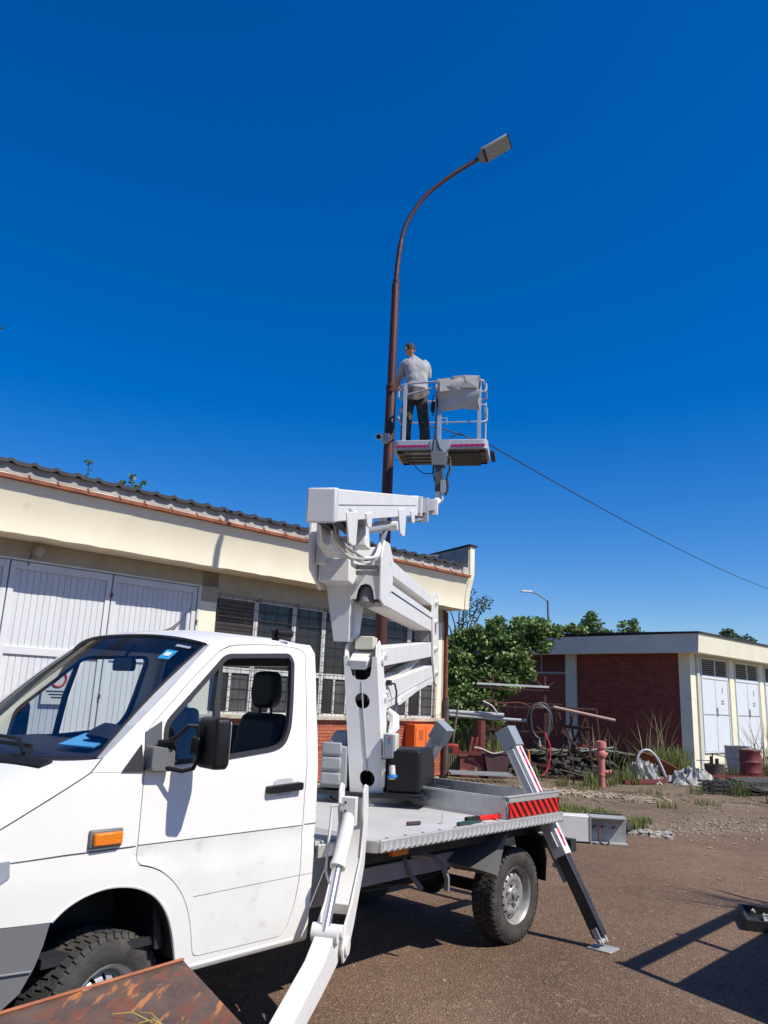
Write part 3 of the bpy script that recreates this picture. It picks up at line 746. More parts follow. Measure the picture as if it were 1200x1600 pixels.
    line([(2.50, .84), (2.55, .62), (2.585, .54)], .002, .0133, 'body_seam', pm('soft_seam', (.3, .3, .3), .7), tk)
    line([(3.862, 1.54), (3.918, 1.474), (4.034, 1.405), (4.168, 1.325), (4.31, 1.24), (4.5, 1.10)], .003, .014, 'bonnet_seam', seam, tk)
    line([(3.64, 1.470), (3.925, 1.474)], .0025, .0133, 'body_seam', pm('soft_seam', (.3, .3, .3), .7), tk)
    # black triangle at mirror foot
    g = MB(); f = side(sg, .020)
    panel(g, [(3.760, 1.474), (3.655, 1.60), (3.640, 1.469)], [], f, .1); o = g.build('mirror_foot_cover', trim, tk, shell=.012)
    g = MB(); panel(g, [(3.632, 1.66), (3.535, 1.715), (3.54, 1.485), (3.635, 1.475)], [], side(sg, .018), .1); o = g.build('mirror_foot_plate', pm('mirror_foot_grey', (.09, .095, .105), .5), d, shell=.012)
    g = MB(); g.prism(rpoly([(3.635, 1.60), (3.50, 1.575), (3.50, 1.47), (3.635, 1.475)], .02, 3), 'xz', sg*.955, sg*1.03); g.build('mirror_foot', greyplastic, d, bevel=.01)
    # wheel arch lip and liner
    g = MB()
    P_a = arch; f = side(sg, .0)
    pts = [f(*p) for p in P_a]; g.tube([(a, b+sg*.010, c) for a, b, c in pts], .008, 6); g.build('arch_lip', white, tk)
    g = MB()
    n = len(P_a); vs = []
    for (u, w_) in P_a: vs += [(u, sg*.94, w_), (u, sg*.50, w_)]
    g.add(vs, [(2*i, 2*i+2, 2*i+3, 2*i+1) for i in range(n-1)])
    g.add([(u, sg*.5, w_) for u, w_ in P_a]+[(4.05, sg*.5, .3), (3.3, sg*.5, .3)], [tuple(range(n+2))]); g.build('wheel_arch_liner', dark, tk)
    # sill
    g = MB(); g.prism([(sg*.90, .46), (sg*.952, .475), (sg*.965, .50), (sg*.955, .53), (sg*.90, .53)], 'yz', 2.42, 3.31); g.build('sill', dirtywhite, tk, bevel=.006)
    # marker lamp
    if True:
        g = MB(); g.box(3.727, 3.900, sg*.955, sg*.995, 1.132, 1.216); g.build('marker_lamp_base', greyplastic, tk, bevel=.008)
        g = MB(); g.box(3.737, 3.885, sg*.985, sg*1.015, 1.145, 1.203); g.build('marker_lamp', amber, tk, bevel=.008)
# roof
g = MB()
def roof(s, t):
    u0 = 2.375; vv = lerp(-1, 1, t); a = abs(vv)
    uf = 3.30-.10*a**2.2; u = lerp(u0, uf, s)
    hw = .80-.02*s
    w_ = 2.185+.075*(1-a**3.2)
    if s > .6: w_ -= .055*((s-.6)/.4)**2*(1-.35*a**3)
    if s < .08: w_ -= .03*((.08-s)/.08)**2
    return (u, vv*hw, w_)
g.grid(24, 28, roof); g.build('roof', white, tk, smooth=80, recalc=True)
# rear cab wall with window
g = MB(); rear = rpoly([(-.95, .55), (.95, .55), (.965, 1.3), (.92, 1.6), (.80, 2.19), (-.80, 2.19), (-.92, 1.6), (-.965, 1.3)], .05)
rw = rpoly([(-.78, 1.66), (.78, 1.66), (.71, 2.06), (-.71, 2.06)], .06)
panel(g, rear, [rw], lambda y, z: (interp(z, [(0, 2.43), (1.44, 2.42), (1.83, 2.40), (2.2, 2.375)]), y, z), .15)
o = g.build('rear_wall', white, tk, shell=.02)
g = MB(); panel(g, rw, [], lambda y, z: (interp(z, [(0, 2.43), (1.44, 2.42), (1.83, 2.40), (2.2, 2.375)]), y, z), .4); g.build('rear_glass', glass, tk, recalc=False)
g = MB(); panel(g, rear, [rw], lambda y, z: (2.452-.03*max(0, z-1.4), y*.97, z), .2); g.build('rear_trim', trim, tk)
# windscreen
def ws(s, t):  # s bottom->top, t left..right
    vv = lerp(-1, 1, t); a = abs(vv)
    ub, wb = 4.10-.27*a**2.1, 1.50+.03*a**2; ut, wt = 3.305-.115*a**2.2, 2.195-.055*a**3
    return (lerp(ub, ut, s)+.02*sin(pi*s), vv*lerp(.835, .765, s), lerp(wb, wt, s)+.012*sin(pi*s))
g = MB(); g.grid(10, 22, ws); wsc = g.build('windscreen', glass, tk, recalc=False, smooth=80)
g = MB()
bd = [ws(0, i/30) for i in range(31)]+[ws(i/12, 1) for i in range(1, 12)]+[ws(1, 1-i/30) for i in range(31)]+[ws(1-i/12, 0) for i in range(1, 12)]
g.tube(bd, .0125, 6, closed=True); g.build('windscreen_seal', trim, wsc)
# stickers
def wsq(s0, s1, t0, t1, mat, name, off=.006):
    g = MB(); ps = [ws(s0, t0), ws(s0, t1), ws(s1, t1), ws(s1, t0)]
    g.add([(a+off, b, c+off) for a, b, c in ps], [(0, 1, 2, 3)]); return g.build(name, mat, wsc, recalc=False)
wsq(.80, .885, .885, .935, pm('sticker_blue', (.03, .33, .62), .4), 'inspection_sticker')
wsq(.825, .862, .897, .923, pm('sticker_white', (.7, .75, .8), .4), 'sticker_print', .008)
wsq(.925, .945, .90, .965, pm('sticker_grey', (.35, .38, .45), .4), 'toll_sticker')
# A pillar / cowl bits
for sg in (1, -1):
    g = MB()
    for k in range(8):
        s0, s1 = k/8, (k+1)/8
        a0 = ws(s0, 1 if sg > 0 else 0); a1 = ws(s1, 1 if sg > 0 else 0)
        def edge_(s_):
            u = lerp(3.862, 3.20, s_); w_ = lerp(1.535, 2.145, s_) ; return (u, sg*(vp(u, w_)+.015), w_)
        g.add([a0, a1, edge_(s1), edge_(s0)], [(0, 1, 2, 3)])
    g.build('pillar_skin', white, tk, smooth=60)
for sg in (1, -1):   # filler between roof edge and side
    g = MB(); n = 16
    for k in range(n):
        def re(s_): return roof(s_, 1 if sg > 0 else 0)
        def se(s_): u = lerp(2.375, 3.20, s_); w_ = interp(u, [(2.375, 2.14), (2.40, 2.19), (2.8, 2.20), (3.05, 2.19), (3.2, 2.145)]); return (u, sg*(vp(u, w_)+.014), w_-.02)
        g.add([re(k/n), re((k+1)/n), se((k+1)/n), se(k/n)], [(0, 1, 2, 3)])
    g.build('roof_gutter', white, tk, smooth=60)
# bonnet
def bonnet(s, t):
    vv = lerp(-1, 1, t); a = abs(vv)
    ue = lerp(3.862, 4.5, s); we = interp(ue, [(3.862, 1.537), (3.918, 1.474), (4.034, 1.405), (4.168, 1.325), (4.31, 1.24), (4.5, 1.10)])
    uc = lerp(4.12, 4.62, s); wc = lerp(1.492, 1.16, s**1.3)
    k = a**2.4
    return (lerp(uc, ue, k), vv*(vp(ue, we)+.013), lerp(wc, we, a**5)+.02*(1-a**2))
g = MB(); g.grid(16, 30, bonnet); g.build('bonnet', white, tk, smooth=80)
g = MB()
for k in range(11):
    for j in range(4):
        s0 = .05+j*.028; t0 = .70+k*.0165
        if k+j*.4 > 10.5: continue
for (ta, tb) in ((.69, .885), (.115, .31)):
    ps = [bonnet(.035, ta), bonnet(.035, tb), bonnet(.125, tb-.01), bonnet(.15, ta)]
    g2 = MB(); g2.add([(a, b, c+.004) for a, b, c in ps]+[(a, b, c+.016) for a, b, c in ps], [(4, 5, 6, 7), (0, 1, 5, 4), (1, 2, 6, 5), (2, 3, 7, 6), (3, 0, 4, 7)])
    vent = g2.build('bonnet_vent', black, tk, bevel=.003)
    g3 = MB()
    for i in range(10):
        for j in range(5):
            q = Vector(ps[0]).lerp(Vector(ps[1]), (i+.7)/10.5).lerp(Vector(ps[3]).lerp(Vector(ps[2]), (i+.7)/10.5), (j+.7)/5.5)
            g3.blob((q.x, q.y, q.z+.016), .006, .009, .003, 6, 0)
    g3.build('vent_mesh', trim, vent)
# cowl + wipers
g = MB()
cw = [ws(0, i/20) for i in range(21)]
g.add([(a-.005, b, c+.004) for a, b, c in cw]+[(a+.055, b, c-.010) for a, b, c in cw], [(i, i+1, 21+i+1, 21+i) for i in range(20)]); g.build('cowl', trim, tk)
g = MB()
p0 = Vector(ws(.0, .80))+Vector((.04, 0, .02)); p1 = Vector(ws(.085, .70))+Vector((.02, 0, .03)); p2 = Vector(ws(.11, .52))+Vector((.02, 0, .02))
g.tube([p0, p0.lerp(p1, .6)+Vector((0, 0, .02)), p1, p2], [.012, .012, .010, .007], 6)
g.bar(Vector(ws(.06, .78))+Vector((.015, 0, .012)), Vector(ws(.07, .40))+Vector((.015, 0, .012)), .016, .02); g.build('wiper', black, tk)
g = MB(); q0 = Vector(ws(0, .45))+Vector((.04, 0, .02)); g.tube([q0, Vector(ws(.12, .5))+Vector((.02, 0, .03)), Vector(ws(.13, .3))+Vector((.02, 0, .02))], [.012, .01, .006], 6)
g.bar(Vector(ws(.08, .55))+Vector((.015, 0, .012)), Vector(ws(.08, .15))+Vector((.015, 0, .012)), .016, .02); g.build('wiper', black, tk)
# front face, grille, headlamps, bumper
g = MB()
g.grid(1, 20, lambda s, t: (4.62-.12*abs(lerp(-1, 1, t))**2.4+.02*(1-s), lerp(-1, 1, t)*.90, lerp(.84, 1.165-.06*abs(lerp(-1, 1, t))**5, s)))
g.build('front_panel', white, tk, smooth=80)
g = MB(); g.grid(1, 14, lambda s, t: (4.645-.10*abs(lerp(-1, 1, t))**2.4, lerp(-.5, .5, t), lerp(.88, 1.08, s)))
for k in range(4): g.box(4.63, 4.66, -.5, .5, .9+k*.05, .92+k*.05)
g.build('grille', black, tk)
for sg in (1, -1):
    g = MB(); f = side(sg, .018)
    panel(g, [(4.245, 1.118), (4.235, 1.05), (4.42, .93), (4.56, .93), (4.52, 1.10)], [], f, .08)
    o = g.build('headlamp', pm('headlamp_lens', (.35, .42, .50), .08, .3), tk, shell=.02)
    # bumper: side wrap
    g = MB(); panel(g, [(4.62, .855), (4.028, .838), (4.045, .75), (4.072, .664), (4.123, .571), (4.19, .52), (4.25, .45), (4.27, .34), (4.70, .34), (4.70, .855)], [], lambda u, w_: (u, sg*(.965-.12*max(0, (u-3.75)/.9)**2-.5*max(0, u-4.45)**2+.004*(w_ < .62)), w_), .08)
    o = g.build('bumper', greyplastic, tk, smooth=50, shell=.03)
    g = MB(); g.tube([(4.09, sg*.972, .655), (4.2, sg*.960, .66), (4.6, sg*.875, .67)], .004, 5); g.build('bumper_seam', pm('bumper_light', (.25, .26, .27), .5), tk)
g = MB(); g.box(4.62, 4.74, -.86, .86, .36, .84); g.build('front_bumper', greyplastic, tk, bevel=.04, seg=3)
# mirror
for sg in (1, -1):
    mr = MB(); c0 = (3.375, 1.175, 1.62)
    mr.prism(rpoly([(-.125, -.125), (.02, -.137), (.105, -.115), (.12, .0), (.105, .115), (.02, .13), (-.12, .125)], .04, 4), 'xy', -.0, .0)
    mr = MB(Matrix.Translation((c0[0], sg*c0[1], c0[2])) @ Matrix.Rotation(sg*radians(-8), 4, 'Z'))
    mr.prism(rpoly([(-.098, -.128), (.098, -.128), (.105, .0), (.098, .128), (-.098, .128), (-.105, 0)], .03, 4), 'yz', -.045, .045)
    m = mr.build('side_mirror', black, tk, bevel=.022, seg=4, smooth=40)
    g = MB(mr.M); g.prism(rpoly([(-.085, -.115), (.085, -.115), (.085, .115), (-.085, .115)], .03, 4), 'yz', -.049, -.046); g.build('mirror_glass', chrome, m)
    g = MB(); g.tube([(3.56, sg*.99, 1.60), (3.52, sg*1.06, 1.645), (3.48, sg*1.09, 1.70), (3.44, sg*1.11, 1.70), (3.43, sg*1.115, 1.66), (3.425, sg*1.12, 1.54), (3.44, sg*1.11, 1.49), (3.48, sg*1.07, 1.475), (3.55, sg*1.02, 1.49), (3.57, sg*.99, 1.495)], .0115, 8)
    g.tube([(3.56, sg*1.0, 1.49), (3.565, sg*1.0, 1.60)], .014, 8); g.build('mirror_arm', black, m)
    g = MB(); g.cyl((3.575, sg*.98, 1.605), (3.52, sg*1.05, 1.615), .02, n=10); g.build('mirror_pivot', black, m)
    g = MB(); g.box(3.37, 3.45, sg*1.075, sg*1.14, 1.555, 1.645); g.build('mirror_clamp', black, m, bevel=.01)
# antenna, roof camera
g = MB(); g.tube([(2.99, 0.0, 2.235), (2.93, 0, 2.275), (2.87, 0, 2.335), (2.80, 0, 2.435)], [.030, .014, .006, .003], 6); g.build('antenna', black, tk)
g = MB(); g.prism([(2.62, 2.27), (2.73, 2.275), (2.70, 2.20), (2.67, 2.195)], 'xz', .775, .80); g.cyl((2.59, .83, 2.252), (2.69, .80, 2.252), .03, n=12)
g.build('work_lamp', black, tk, bevel=.004)
# interior
g = MB(); g.hexa([(3.35, -.82, 1.30), (4.05, -.80, 1.30), (4.05, .80, 1.30), (3.35, .82, 1.30), (3.34, -.80, 1.55), (3.90, -.76, 1.53), (3.90, .76, 1.53), (3.34, .80, 1.55)])
g.build('dashboard', trim, tk, bevel=.03)
g = MB(); g.lathe([(0, .1), (.17, .09), (.22, .04), (.24, 0)], (3.42, .42, 1.545), (-.3, 0, 1), 20); g.build('instrument_hood', trim, tk)
g = MB(); cx = (3.30, .42, 1.44); A = Vector((-.5, 0, .86)).normalized(); B1 = Vector((0, 1, 0)); B2 = A.cross(B1)
g.tube([Vector(cx)+(B1*cos(t)+B2*sin(t))*.2 for t in [2*pi*i/28 for i in range(28)]], .015, 7, closed=True)
g.tube([Vector(cx)-B1*.19, Vector(cx)+B1*.19], .014, 6); g.tube([Vector(cx), Vector(cx)+B2*.19], .014, 6); g.tube([Vector(cx), Vector(cx)-A*.3], .03, 8); g.build('steering_wheel', black, tk)
for y in (.54, -.42):
    st = MB(); st.hexa([(2.62, y-.24, .95), (3.12, y-.24, .95), (3.12, y+.24, .95), (2.62, y+.24, .95), (2.64, y-.24, 1.13), (3.14, y-.24, 1.17), (3.14, y+.24, 1.17), (2.64, y+.24, 1.13)])
    st.hexa([(2.52, y-.24, 1.08), (2.70, y-.25, 1.08), (2.70, y+.25, 1.08), (2.52, y+.24, 1.08), (2.46, y-.20, 1.76), (2.56, y-.21, 1.75), (2.56, y+.21, 1.75), (2.46, y+.20, 1.76)])
    s_ = st.build('seat', trim, tk, bevel=.05, seg=3, smooth=60)
    hd = MB(); hd.prism(rpoly([(y-.085, 1.785), (y+.085, 1.785), (y+.125, 1.87), (y+.10, 2.02), (y-.10, 2.02), (y-.125, 1.87)], .05), 'yz', 2.47, 2.56); hd.build('headrest', trim, s_, bevel=.025, seg=3)
    hd = MB(); hd.cyl((2.51, y-.055, 1.72), (2.51, y-.055, 1.81), .009, n=6); hd.cyl((2.51, y+.055, 1.72), (2.51, y+.055, 1.81), .009, n=6); hd.build('headrest_rod', black, s_)
g = MB(); g.box(2.47, 4.0, -.88, .88, .62, .66); g.hexa([(3.38, -.9, .6), (3.42, -.9, .6), (3.42, .9, .6), (3.38, .9, .6), (3.48, -.84, 1.4), (3.52, -.84, 1.4), (3.52, .84, 1.4), (3.48, .84, 1.4)]); g.build('cab_floor', trim, tk)
g = MB(); g.grid(6, 8, lambda s, t: (lerp(2.42, 3.22, s), lerp(-.76, .76, t), 2.14+.05*(1-abs(lerp(-1, 1, t))**3))); g.build('headliner', trim, tk)
for sg in (1, -1):
    P_l = [(2.46, .6), (3.30, .6), (3.32, 1.0), (3.5, 1.2), (3.5, 1.475), (3.09, 1.50), (2.77, 1.535), (2.67, 1.57), (2.46, 1.62)]
    g = MB(); panel(g, P_l, [], lambda u, w_: (u, sg*(vp(u, w_)-.06), w_), .2); g.build('inner_trim', trim, tk)
g = MB(); g.tube([(3.22, .05, 2.15), (3.26, .02, 2.08), (3.24, 0, 2.05)], .012, 6); g.prism(rpoly([(-.13, 1.98), (.10, 1.98), (.10, 2.06), (-.13, 2.06)], .03), 'yz', 3.23, 3.26); g.build('rear_view_mirror', trim, tk)
# wheels
def wheel(u, sg, ym, rmat):
    R = .36; out = sg
    wh = empty('wheel'); wh.parent = tk; wh.matrix_local = Matrix.Translation((u, sg*.75, .357)) @ Matrix.Rotation(radians(11 if u > 1 else 0), 4, 'Z') @ Matrix.Translation((0, -sg*.75, 0))
    ax = (0, out, 0); yo = .895; yi = .675
    prof_ = [(.205, yi), (.25, yi-.005), (.31, yi+.0), (.345, yi+.015), (R-.012, yi+.03), (R-.010, yo-.03), (.345, yo-.012), (.325, yo+.002), (.29, yo+.012), (.25, yo+.008), (.222, yo-.004), (.21, yo-.012), (.205, yo-.02)]
    g = MB(); g.lathe([(r, h) for r, h in prof_], (0, 0, 0), ax, 72); ty = g.build('tyre', rubber, wh, smooth=40)
    g = MB()
    n = 46
    for k in range(n):
        for row, (ya, yb) in enumerate(((yi+.022, yi+.062), (yi+.068, yi+.104), (yi+.110, yi+.150), (yi+.156, yo-.016))):
            a0 = 2*pi*(k+(.5 if row % 2 else 0))/n; a1 = a0+2*pi/n*.80
            r0 = R-.014; r1 = R+.001; sk = .012*(1 if row % 2 else -1)
            def pt(a, r, y): a += sk*(y-ya)/(yb-ya); return (r*sin(a), out*y, r*cos(a))
            g.hexa([pt(a0, r0, ya), pt(a1, r0, ya), pt(a1, r0, yb), pt(a0, r0, yb), pt(a0, r1, ya), pt(a1, r1, ya), pt(a1, r1, yb), pt(a0, r1, yb)])
        a0 = 2*pi*k/n; a1 = a0+2*pi/n*.62   # shoulder lugs
        def pt2(a, r, y): return (r*sin(a), out*y, r*cos(a))
        g.hexa([pt2(a0, .332, yo-.012), pt2(a1, .332, yo-.012), pt2(a1, .352, yo-.022), pt2(a0, .352, yo-.022), pt2(a0, .332, yo+.004), pt2(a1, .332, yo+.004), pt2(a1, .353, yo-.006), pt2(a0, .353, yo-.006)])
    g.build('tread', rubber, ty, smooth=0, kind='stuff')
    # rim
    g = MB(); g.lathe([(.19, yi+.02), (.19, yo-.045), (.198, yo-.03), (.2, yo-.015), (.212, yo-.006), (.217, yo-.001), (.217, yo-.012)], (0, 0, 0), ax, 48); rm = g.build('rim', rmat, wh, smooth=50)
    g = MB(); holes = []
    nh = 15
    for k in range(nh):
        a = 2*pi*k/nh; cx, cy = .156*cos(a), .156*sin(a)
        holes.append([(cx+.0155*cos(a)*cos(t)-.0115*sin(a)*sin(t), cy+.0155*sin(a)*cos(t)+.0115*cos(a)*sin(t)) for t in [2*pi*i/10 for i in range(10)]])
    def dish(x, z):
        r = sqrt(x*x+z*z); d = interp(r, [(0, -.012), (.045, -.012), (.058, -.012), (.064, -.03), (.09, -.033), (.105, -.020), (.125, -.012), (.15, -.018), (.175, -.045), (.19, -.06)])
        return (x, out*(yo-.02+d), z)
    panel(g, cpoly(0, 0, .19, 48), holes+[cpoly(0, 0, .03, 16)], dish, .018); o = g.build('rim_disc', rmat, rm, smooth=45, shell=.004)
    g = MB(); g.cyl((0, out*(yi+.05), 0), (0, out*(yo-.08), 0), .185, n=32); g.build('brake_drum', dark, rm)
    g = MB(); g.lathe([(.03, yo-.05), (.03, yo-.02), (.024, yo-.012), (0, yo-.012)], (0, 0, 0), ax, 16); g.build('hub', chgrey, rm)
    for k in range(6):
        a = 2*pi*k/6+.3; g = MB(); g.cyl((.08*cos(a), out*(yo-.056), .08*sin(a)), (.08*cos(a), out*(yo-.022), .08*sin(a)), .011, n=6); g.build('wheel_nut', chgrey, rm)
    return wh
for u, mt in ((0., rimgrey), (3.69, rimw)):
    for sg in (1, -1): wheel(u, sg, 0, mt)
# chassis
g = MB()
for sg in (1, -1):
    g.box(-.95, 2.35, sg*.40-.03, sg*.40+.03, .60, .74)
    g.box(2.35, 4.3, sg*.40-.03, sg*.40+.03, .42, .55)
g.box(2.1, 2.35, -.7, .7, .45, .80); g.build('chassis_rail', dark, tk, bevel=.005)
g = MB()
for u in (-.9, .6, 1.4, 2.0): g.box(u, u+.06, -.37, .37, .62, .72)
g.cyl((0, -.67, .36), (0, .67, .36), .05, n=12); g.blob((0, 0, .36), .15, .15, .15, 12, 0); g.cyl((0, 0, .36), (2.6, 0, .5), .035, n=10)
g.box(2.55, 3.3, -.6, .6, .30, .42); g.box(1.2, 1.9, -.9, -.45, .4, .72); g.box(2.6, 3.0, -.3, .3, .42, .6); g.build('axle_and_drivetrain', dark, tk, bevel=.01)
g = MB(); g.cyl((3.69, -.67, .36), (3.69, .67, .36), .04, n=10); g.build('front_axle', dark, tk)
g = MB(); g.box(.10, 2.3, .60, .66, .60, .72); g.box(.10, 2.3, -.66, -.6, .60, .72); g.build('subframe_rail', pm('subframe_grey', (.30, .30, .30), .5, var=.1), tk, bevel=.004)
g = MB(); g.box(-.5, 1.95, -.86, .86, .80, .93); g.build('platform_underframe', dark, tk)
g = MB(); g.box(1.95, 2.36, -.9, .9, .62, 1.0); g.build('front_crossmember', pm('crossmember_grey', (.34, .34, .335), .5, var=.12), tk, bevel=.01)
g = MB(); g.cyl((2.36, .84, .98), (2.41, .84, .98), .085, n=20); g.build('round_vent', black, tk)
# hook-shaped bracket
g = MB(); g.tube([(1.15, .70, .76), (1.08, .74, .76), (1.0, .79, .74), (.93, .83, .68), (.90, .85, .60), (.90, .85, .51)], .022, 4); g.tube([(1.18, .66, .74), (1.14, .70, .62), (1.06, .74, .52)], .018, 4); g.build('hook_bracket', chgrey, tk)
g = MB(); g.box(1.58, 1.74, .99, 1.03, .865, .93); g.build('marker_lamp', amber, tk, bevel=.006)
# platform
g = MB(); g.prism([(1.93, 1.075), (2.0, .95), (2.36, .95), (2.36, -1.0), (1.9, -1.07), (-.45, -1.07), (-.45, 1.075)], 'xy', .965, .985); g.build('platform_deck', chk, tk, bevel=.003)
g = MB(); g.prism([(-.44, 1.06), (1.93, 1.06), (1.93, 1.085), (-.44, 1.085)], 'xy', .915, .992)
g.prism([(1.93, 1.06), (2.0, .935), (2.36, .935), (2.36, .955), (2.02, .955), (1.95, 1.08)], 'xy', .915, .990)
pe = g.build('platform_edge', alu, tk, bevel=.003)
g = MB(); n = 40
for k in range(n):
    u = -.43+k*2.35/n; z0, z1 = .918, .989
    g.add([(u, 1.086, z0), (u+.056, 1.086, z0), (u+.028, 1.086, z1), (u+.028, 1.100, z0+.018)], [(0, 1, 3), (1, 2, 3), (2, 0, 3)])
g.build('edge_relief', alu, pe, smooth=0, kind='stuff')
# tray
tr = MB(); y0, y1, u0, u1, z0, z1 = -1.06, 1.06, -1.25, .38, .99, 1.15
tr.box(.36, .38, -1.06, 1.03, .99, 1.14); tr.box(-.43, .36, 1.03, 1.05, .99, 1.15); tr.box(-.45, -.43, -1.06, 1.03, .99, 1.14); tr.box(-.43, .36, -1.06, -1.04, .99, 1.14)
tr.box(.34, .37, -1.06, 1.03, 1.14, 1.15); tr.box(-.46, .385, 1.0, 1.055, 1.15, 1.158)
tro = tr.build('tray', alu, tk, bevel=.003)
g = MB(); g.box(-.425, .375, 1.0505, 1.054, .995, 1.112); hz = g.build('hazard_plate', black, tro)
for k in range(-1, 9):
    x = .37-k*.0885
    a = [(x, 1.11), (x-.048, 1.11), (x-.153, .997), (x-.105, .997)]
    cl_ = lambda P: [(max(-.424, min(.374, p)), q) for p, q in P]
    a = cl_(a)
    if abs(a[0][0]-a[1][0]) < 1e-4 and abs(a[2][0]-a[3][0]) < 1e-4: continue
    g = MB(); g.prism(a, 'xz', 1.0545, 1.0562); g.build('red_stripe', redp, hz, smooth=0)
# mudguard of the rear wheel
for sg in (1, -1):
    g = MB()
    pts = []
    for i in range(15):
        a = radians(-62+i*9.5); pts.append((.44*sin(a)*1.0, .357+.46*cos(a)))
    arc = [(-.40, .42), (-.42, .6), (-.36, .76), (-.22, .85), (0, .88), (.2, .86), (.34, .76)]
    vs = []
    for u, z in arc: vs += [(u, sg*.93, z), (u, sg*.64, z+.01)]
    g.add(vs, [(2*i, 2*i+2, 2*i+3, 2*i+1) for i in range(len(arc)-1)]); o = g.build('mudguard', black, tk, shell=.012)
    g = MB(); g.add([(.20, sg*.93, .87), (.60, sg*.98, .63), (.40, sg*.97, .57), (.32, sg*.95, .70), (.22, sg*.60, .88), (.66, sg*.62, .66), (.5, sg*.62, .58)], [(0, 1, 2, 3), (0, 4, 5, 1), (1, 5, 6, 2)]); o = g.build('mud_flap', pm('grey_flap', (.12, .12, .122), .6), tk, shell=.008)
g = MB(); g.box(-1.2, -1.1, -.8, .8, .55, .66); g.build('rear_bumper', dark, tk)

# folding front outriggers
def fold_leg(sg):
    ex = Vector((.87, .49*sg, 0)).normalized(); ey = Vector((-.49*sg, .87, 0)).normalized()
    base = Vector((2.08, .98*sg, 0)); M = frame(base, ex, ey)
    def mb(): return MB(M)
    # local x outward, y across, z up
    top = [(-.02, 1.32), (.08, 1.32), (.10, 1.05), (.30, .60), (.42, .40), (.30, .42), (.10, .62), (-.01, .95)]
    g = mb()
    for y in (-.085, .072): g.prism([(.00, 1.33), (.07, 1.345), (.11, 1.30), (.11, 1.18), (.08, 1.10), (.12, .92), (.31, .70), (.43, .62), (.475, .50), (.44, .42), (.36, .43), (.22, .58), (.02, .86), (-.03, 1.15)], 'xz', y, y+.014)
    g.prism([(.02, 1.25), (.075, 1.26), (.07, 1.1), (.11, .92), (.30, .69), (.24, .62), (.05, .86)], 'xz', -.071, .071)
    leg = g.build('outrigger', liftw if sg > 0 else liftw, tk, bevel=.006)
    if sg > 0: leg['label'] = 'front outrigger folded out toward the viewer'
    pv = Vector((.40, 0, .50))
    g = mb(); g.cyl((pv.x, -.10, pv.z), (pv.x, .10, pv.z), .05, n=18); g.cyl((.50, -.09, .60), (.50, .09, .60), .035, n=16); g.build('pivot_pin', liftw, leg, bevel=.004)
    # lower beam
    dirn = (Vector((2.72, 0, .03))-pv).normalized(); nrm = Vector((-dirn.z, 0, dirn.x))
    def L2(a, b, y): q = pv+dirn*a+nrm*b; return (q.x, y, q.z)
    prof2 = [(-.06, .03), (.02, .10), (.12, .14), (.19, .11), (.33, .075), (2.2, .036), (2.2, -.040), (.33, -.075), (.10, -.07), (-.03, -.05)]
    g = mb(); n = len(prof2); g.add([L2(a, b, -.055) for a, b in prof2]+[L2(a, b, .055) for a, b in prof2], [tuple(range(n)), tuple(range(2*n-1, n-1, -1))]+[(i, (i+1) % n, n+(i+1) % n, n+i) for i in range(n)])
    bm_ = g.build('lower_beam', liftw, leg, bevel=.006)
    g = mb(); g.box(2.62, 2.82, -.1, .1, .0, .03); g.cyl((2.7, 0, .03), (2.68, 0, .09), .035); g.build('foot_pad', galv, bm_, bevel=.004)
    # cylinder
    c0 = Vector((.02, -.0, 1.18)); c1 = Vector(L2(.12, .12, 0)); dd = c1-c0
    off = Vector((-.0, 0, 0)); fr = Vector((.06, 0, .03))
    g = mb(); g.cyl(c0+fr, c0+fr+dd*.52, .042, n=18); g.cyl(c0+fr+dd*.49, c0+fr+dd*.53, .047, n=18); g.build('ram_cylinder', liftw, leg)
    g = mb(); g.cyl(c0+fr+dd*.5, c1+Vector((.02, 0, .01)), .026, n=16); g.build('ram_rod', chrome, leg)
    g = mb(); g.cyl(Vector(L2(.12, .12, -.075)), Vector(L2(.12, .12, .075)), .045, n=18); g.build('ram_eye', liftw, leg)
    g = mb(); g.box(.10, .16, -.04, .045, 1.10, 1.27); g.build('valve_block', liftw, leg, bevel=.004)
    g = mb(); g.tube([(.14, -.05, 1.22), (.15, -.11, 1.21), (.16, -.115, 1.05), (.22, -.11, .85), (.30, -.06, .80)], .009, 6); g.tube([(.15, -.02, 1.10), (.18, -.03, 1.05), (.25, -.035, .92)], .008, 6); g.build('hydraulic_pipe', liftw, leg)
    for z in (1.13, 1.19, 1.24):
        g = mb(); g.cyl((.155, -.02, z), (.166, -.02, z), .007, n=6); g.build('bolt', dark, leg)
fold_leg(1); fold_leg(-1)
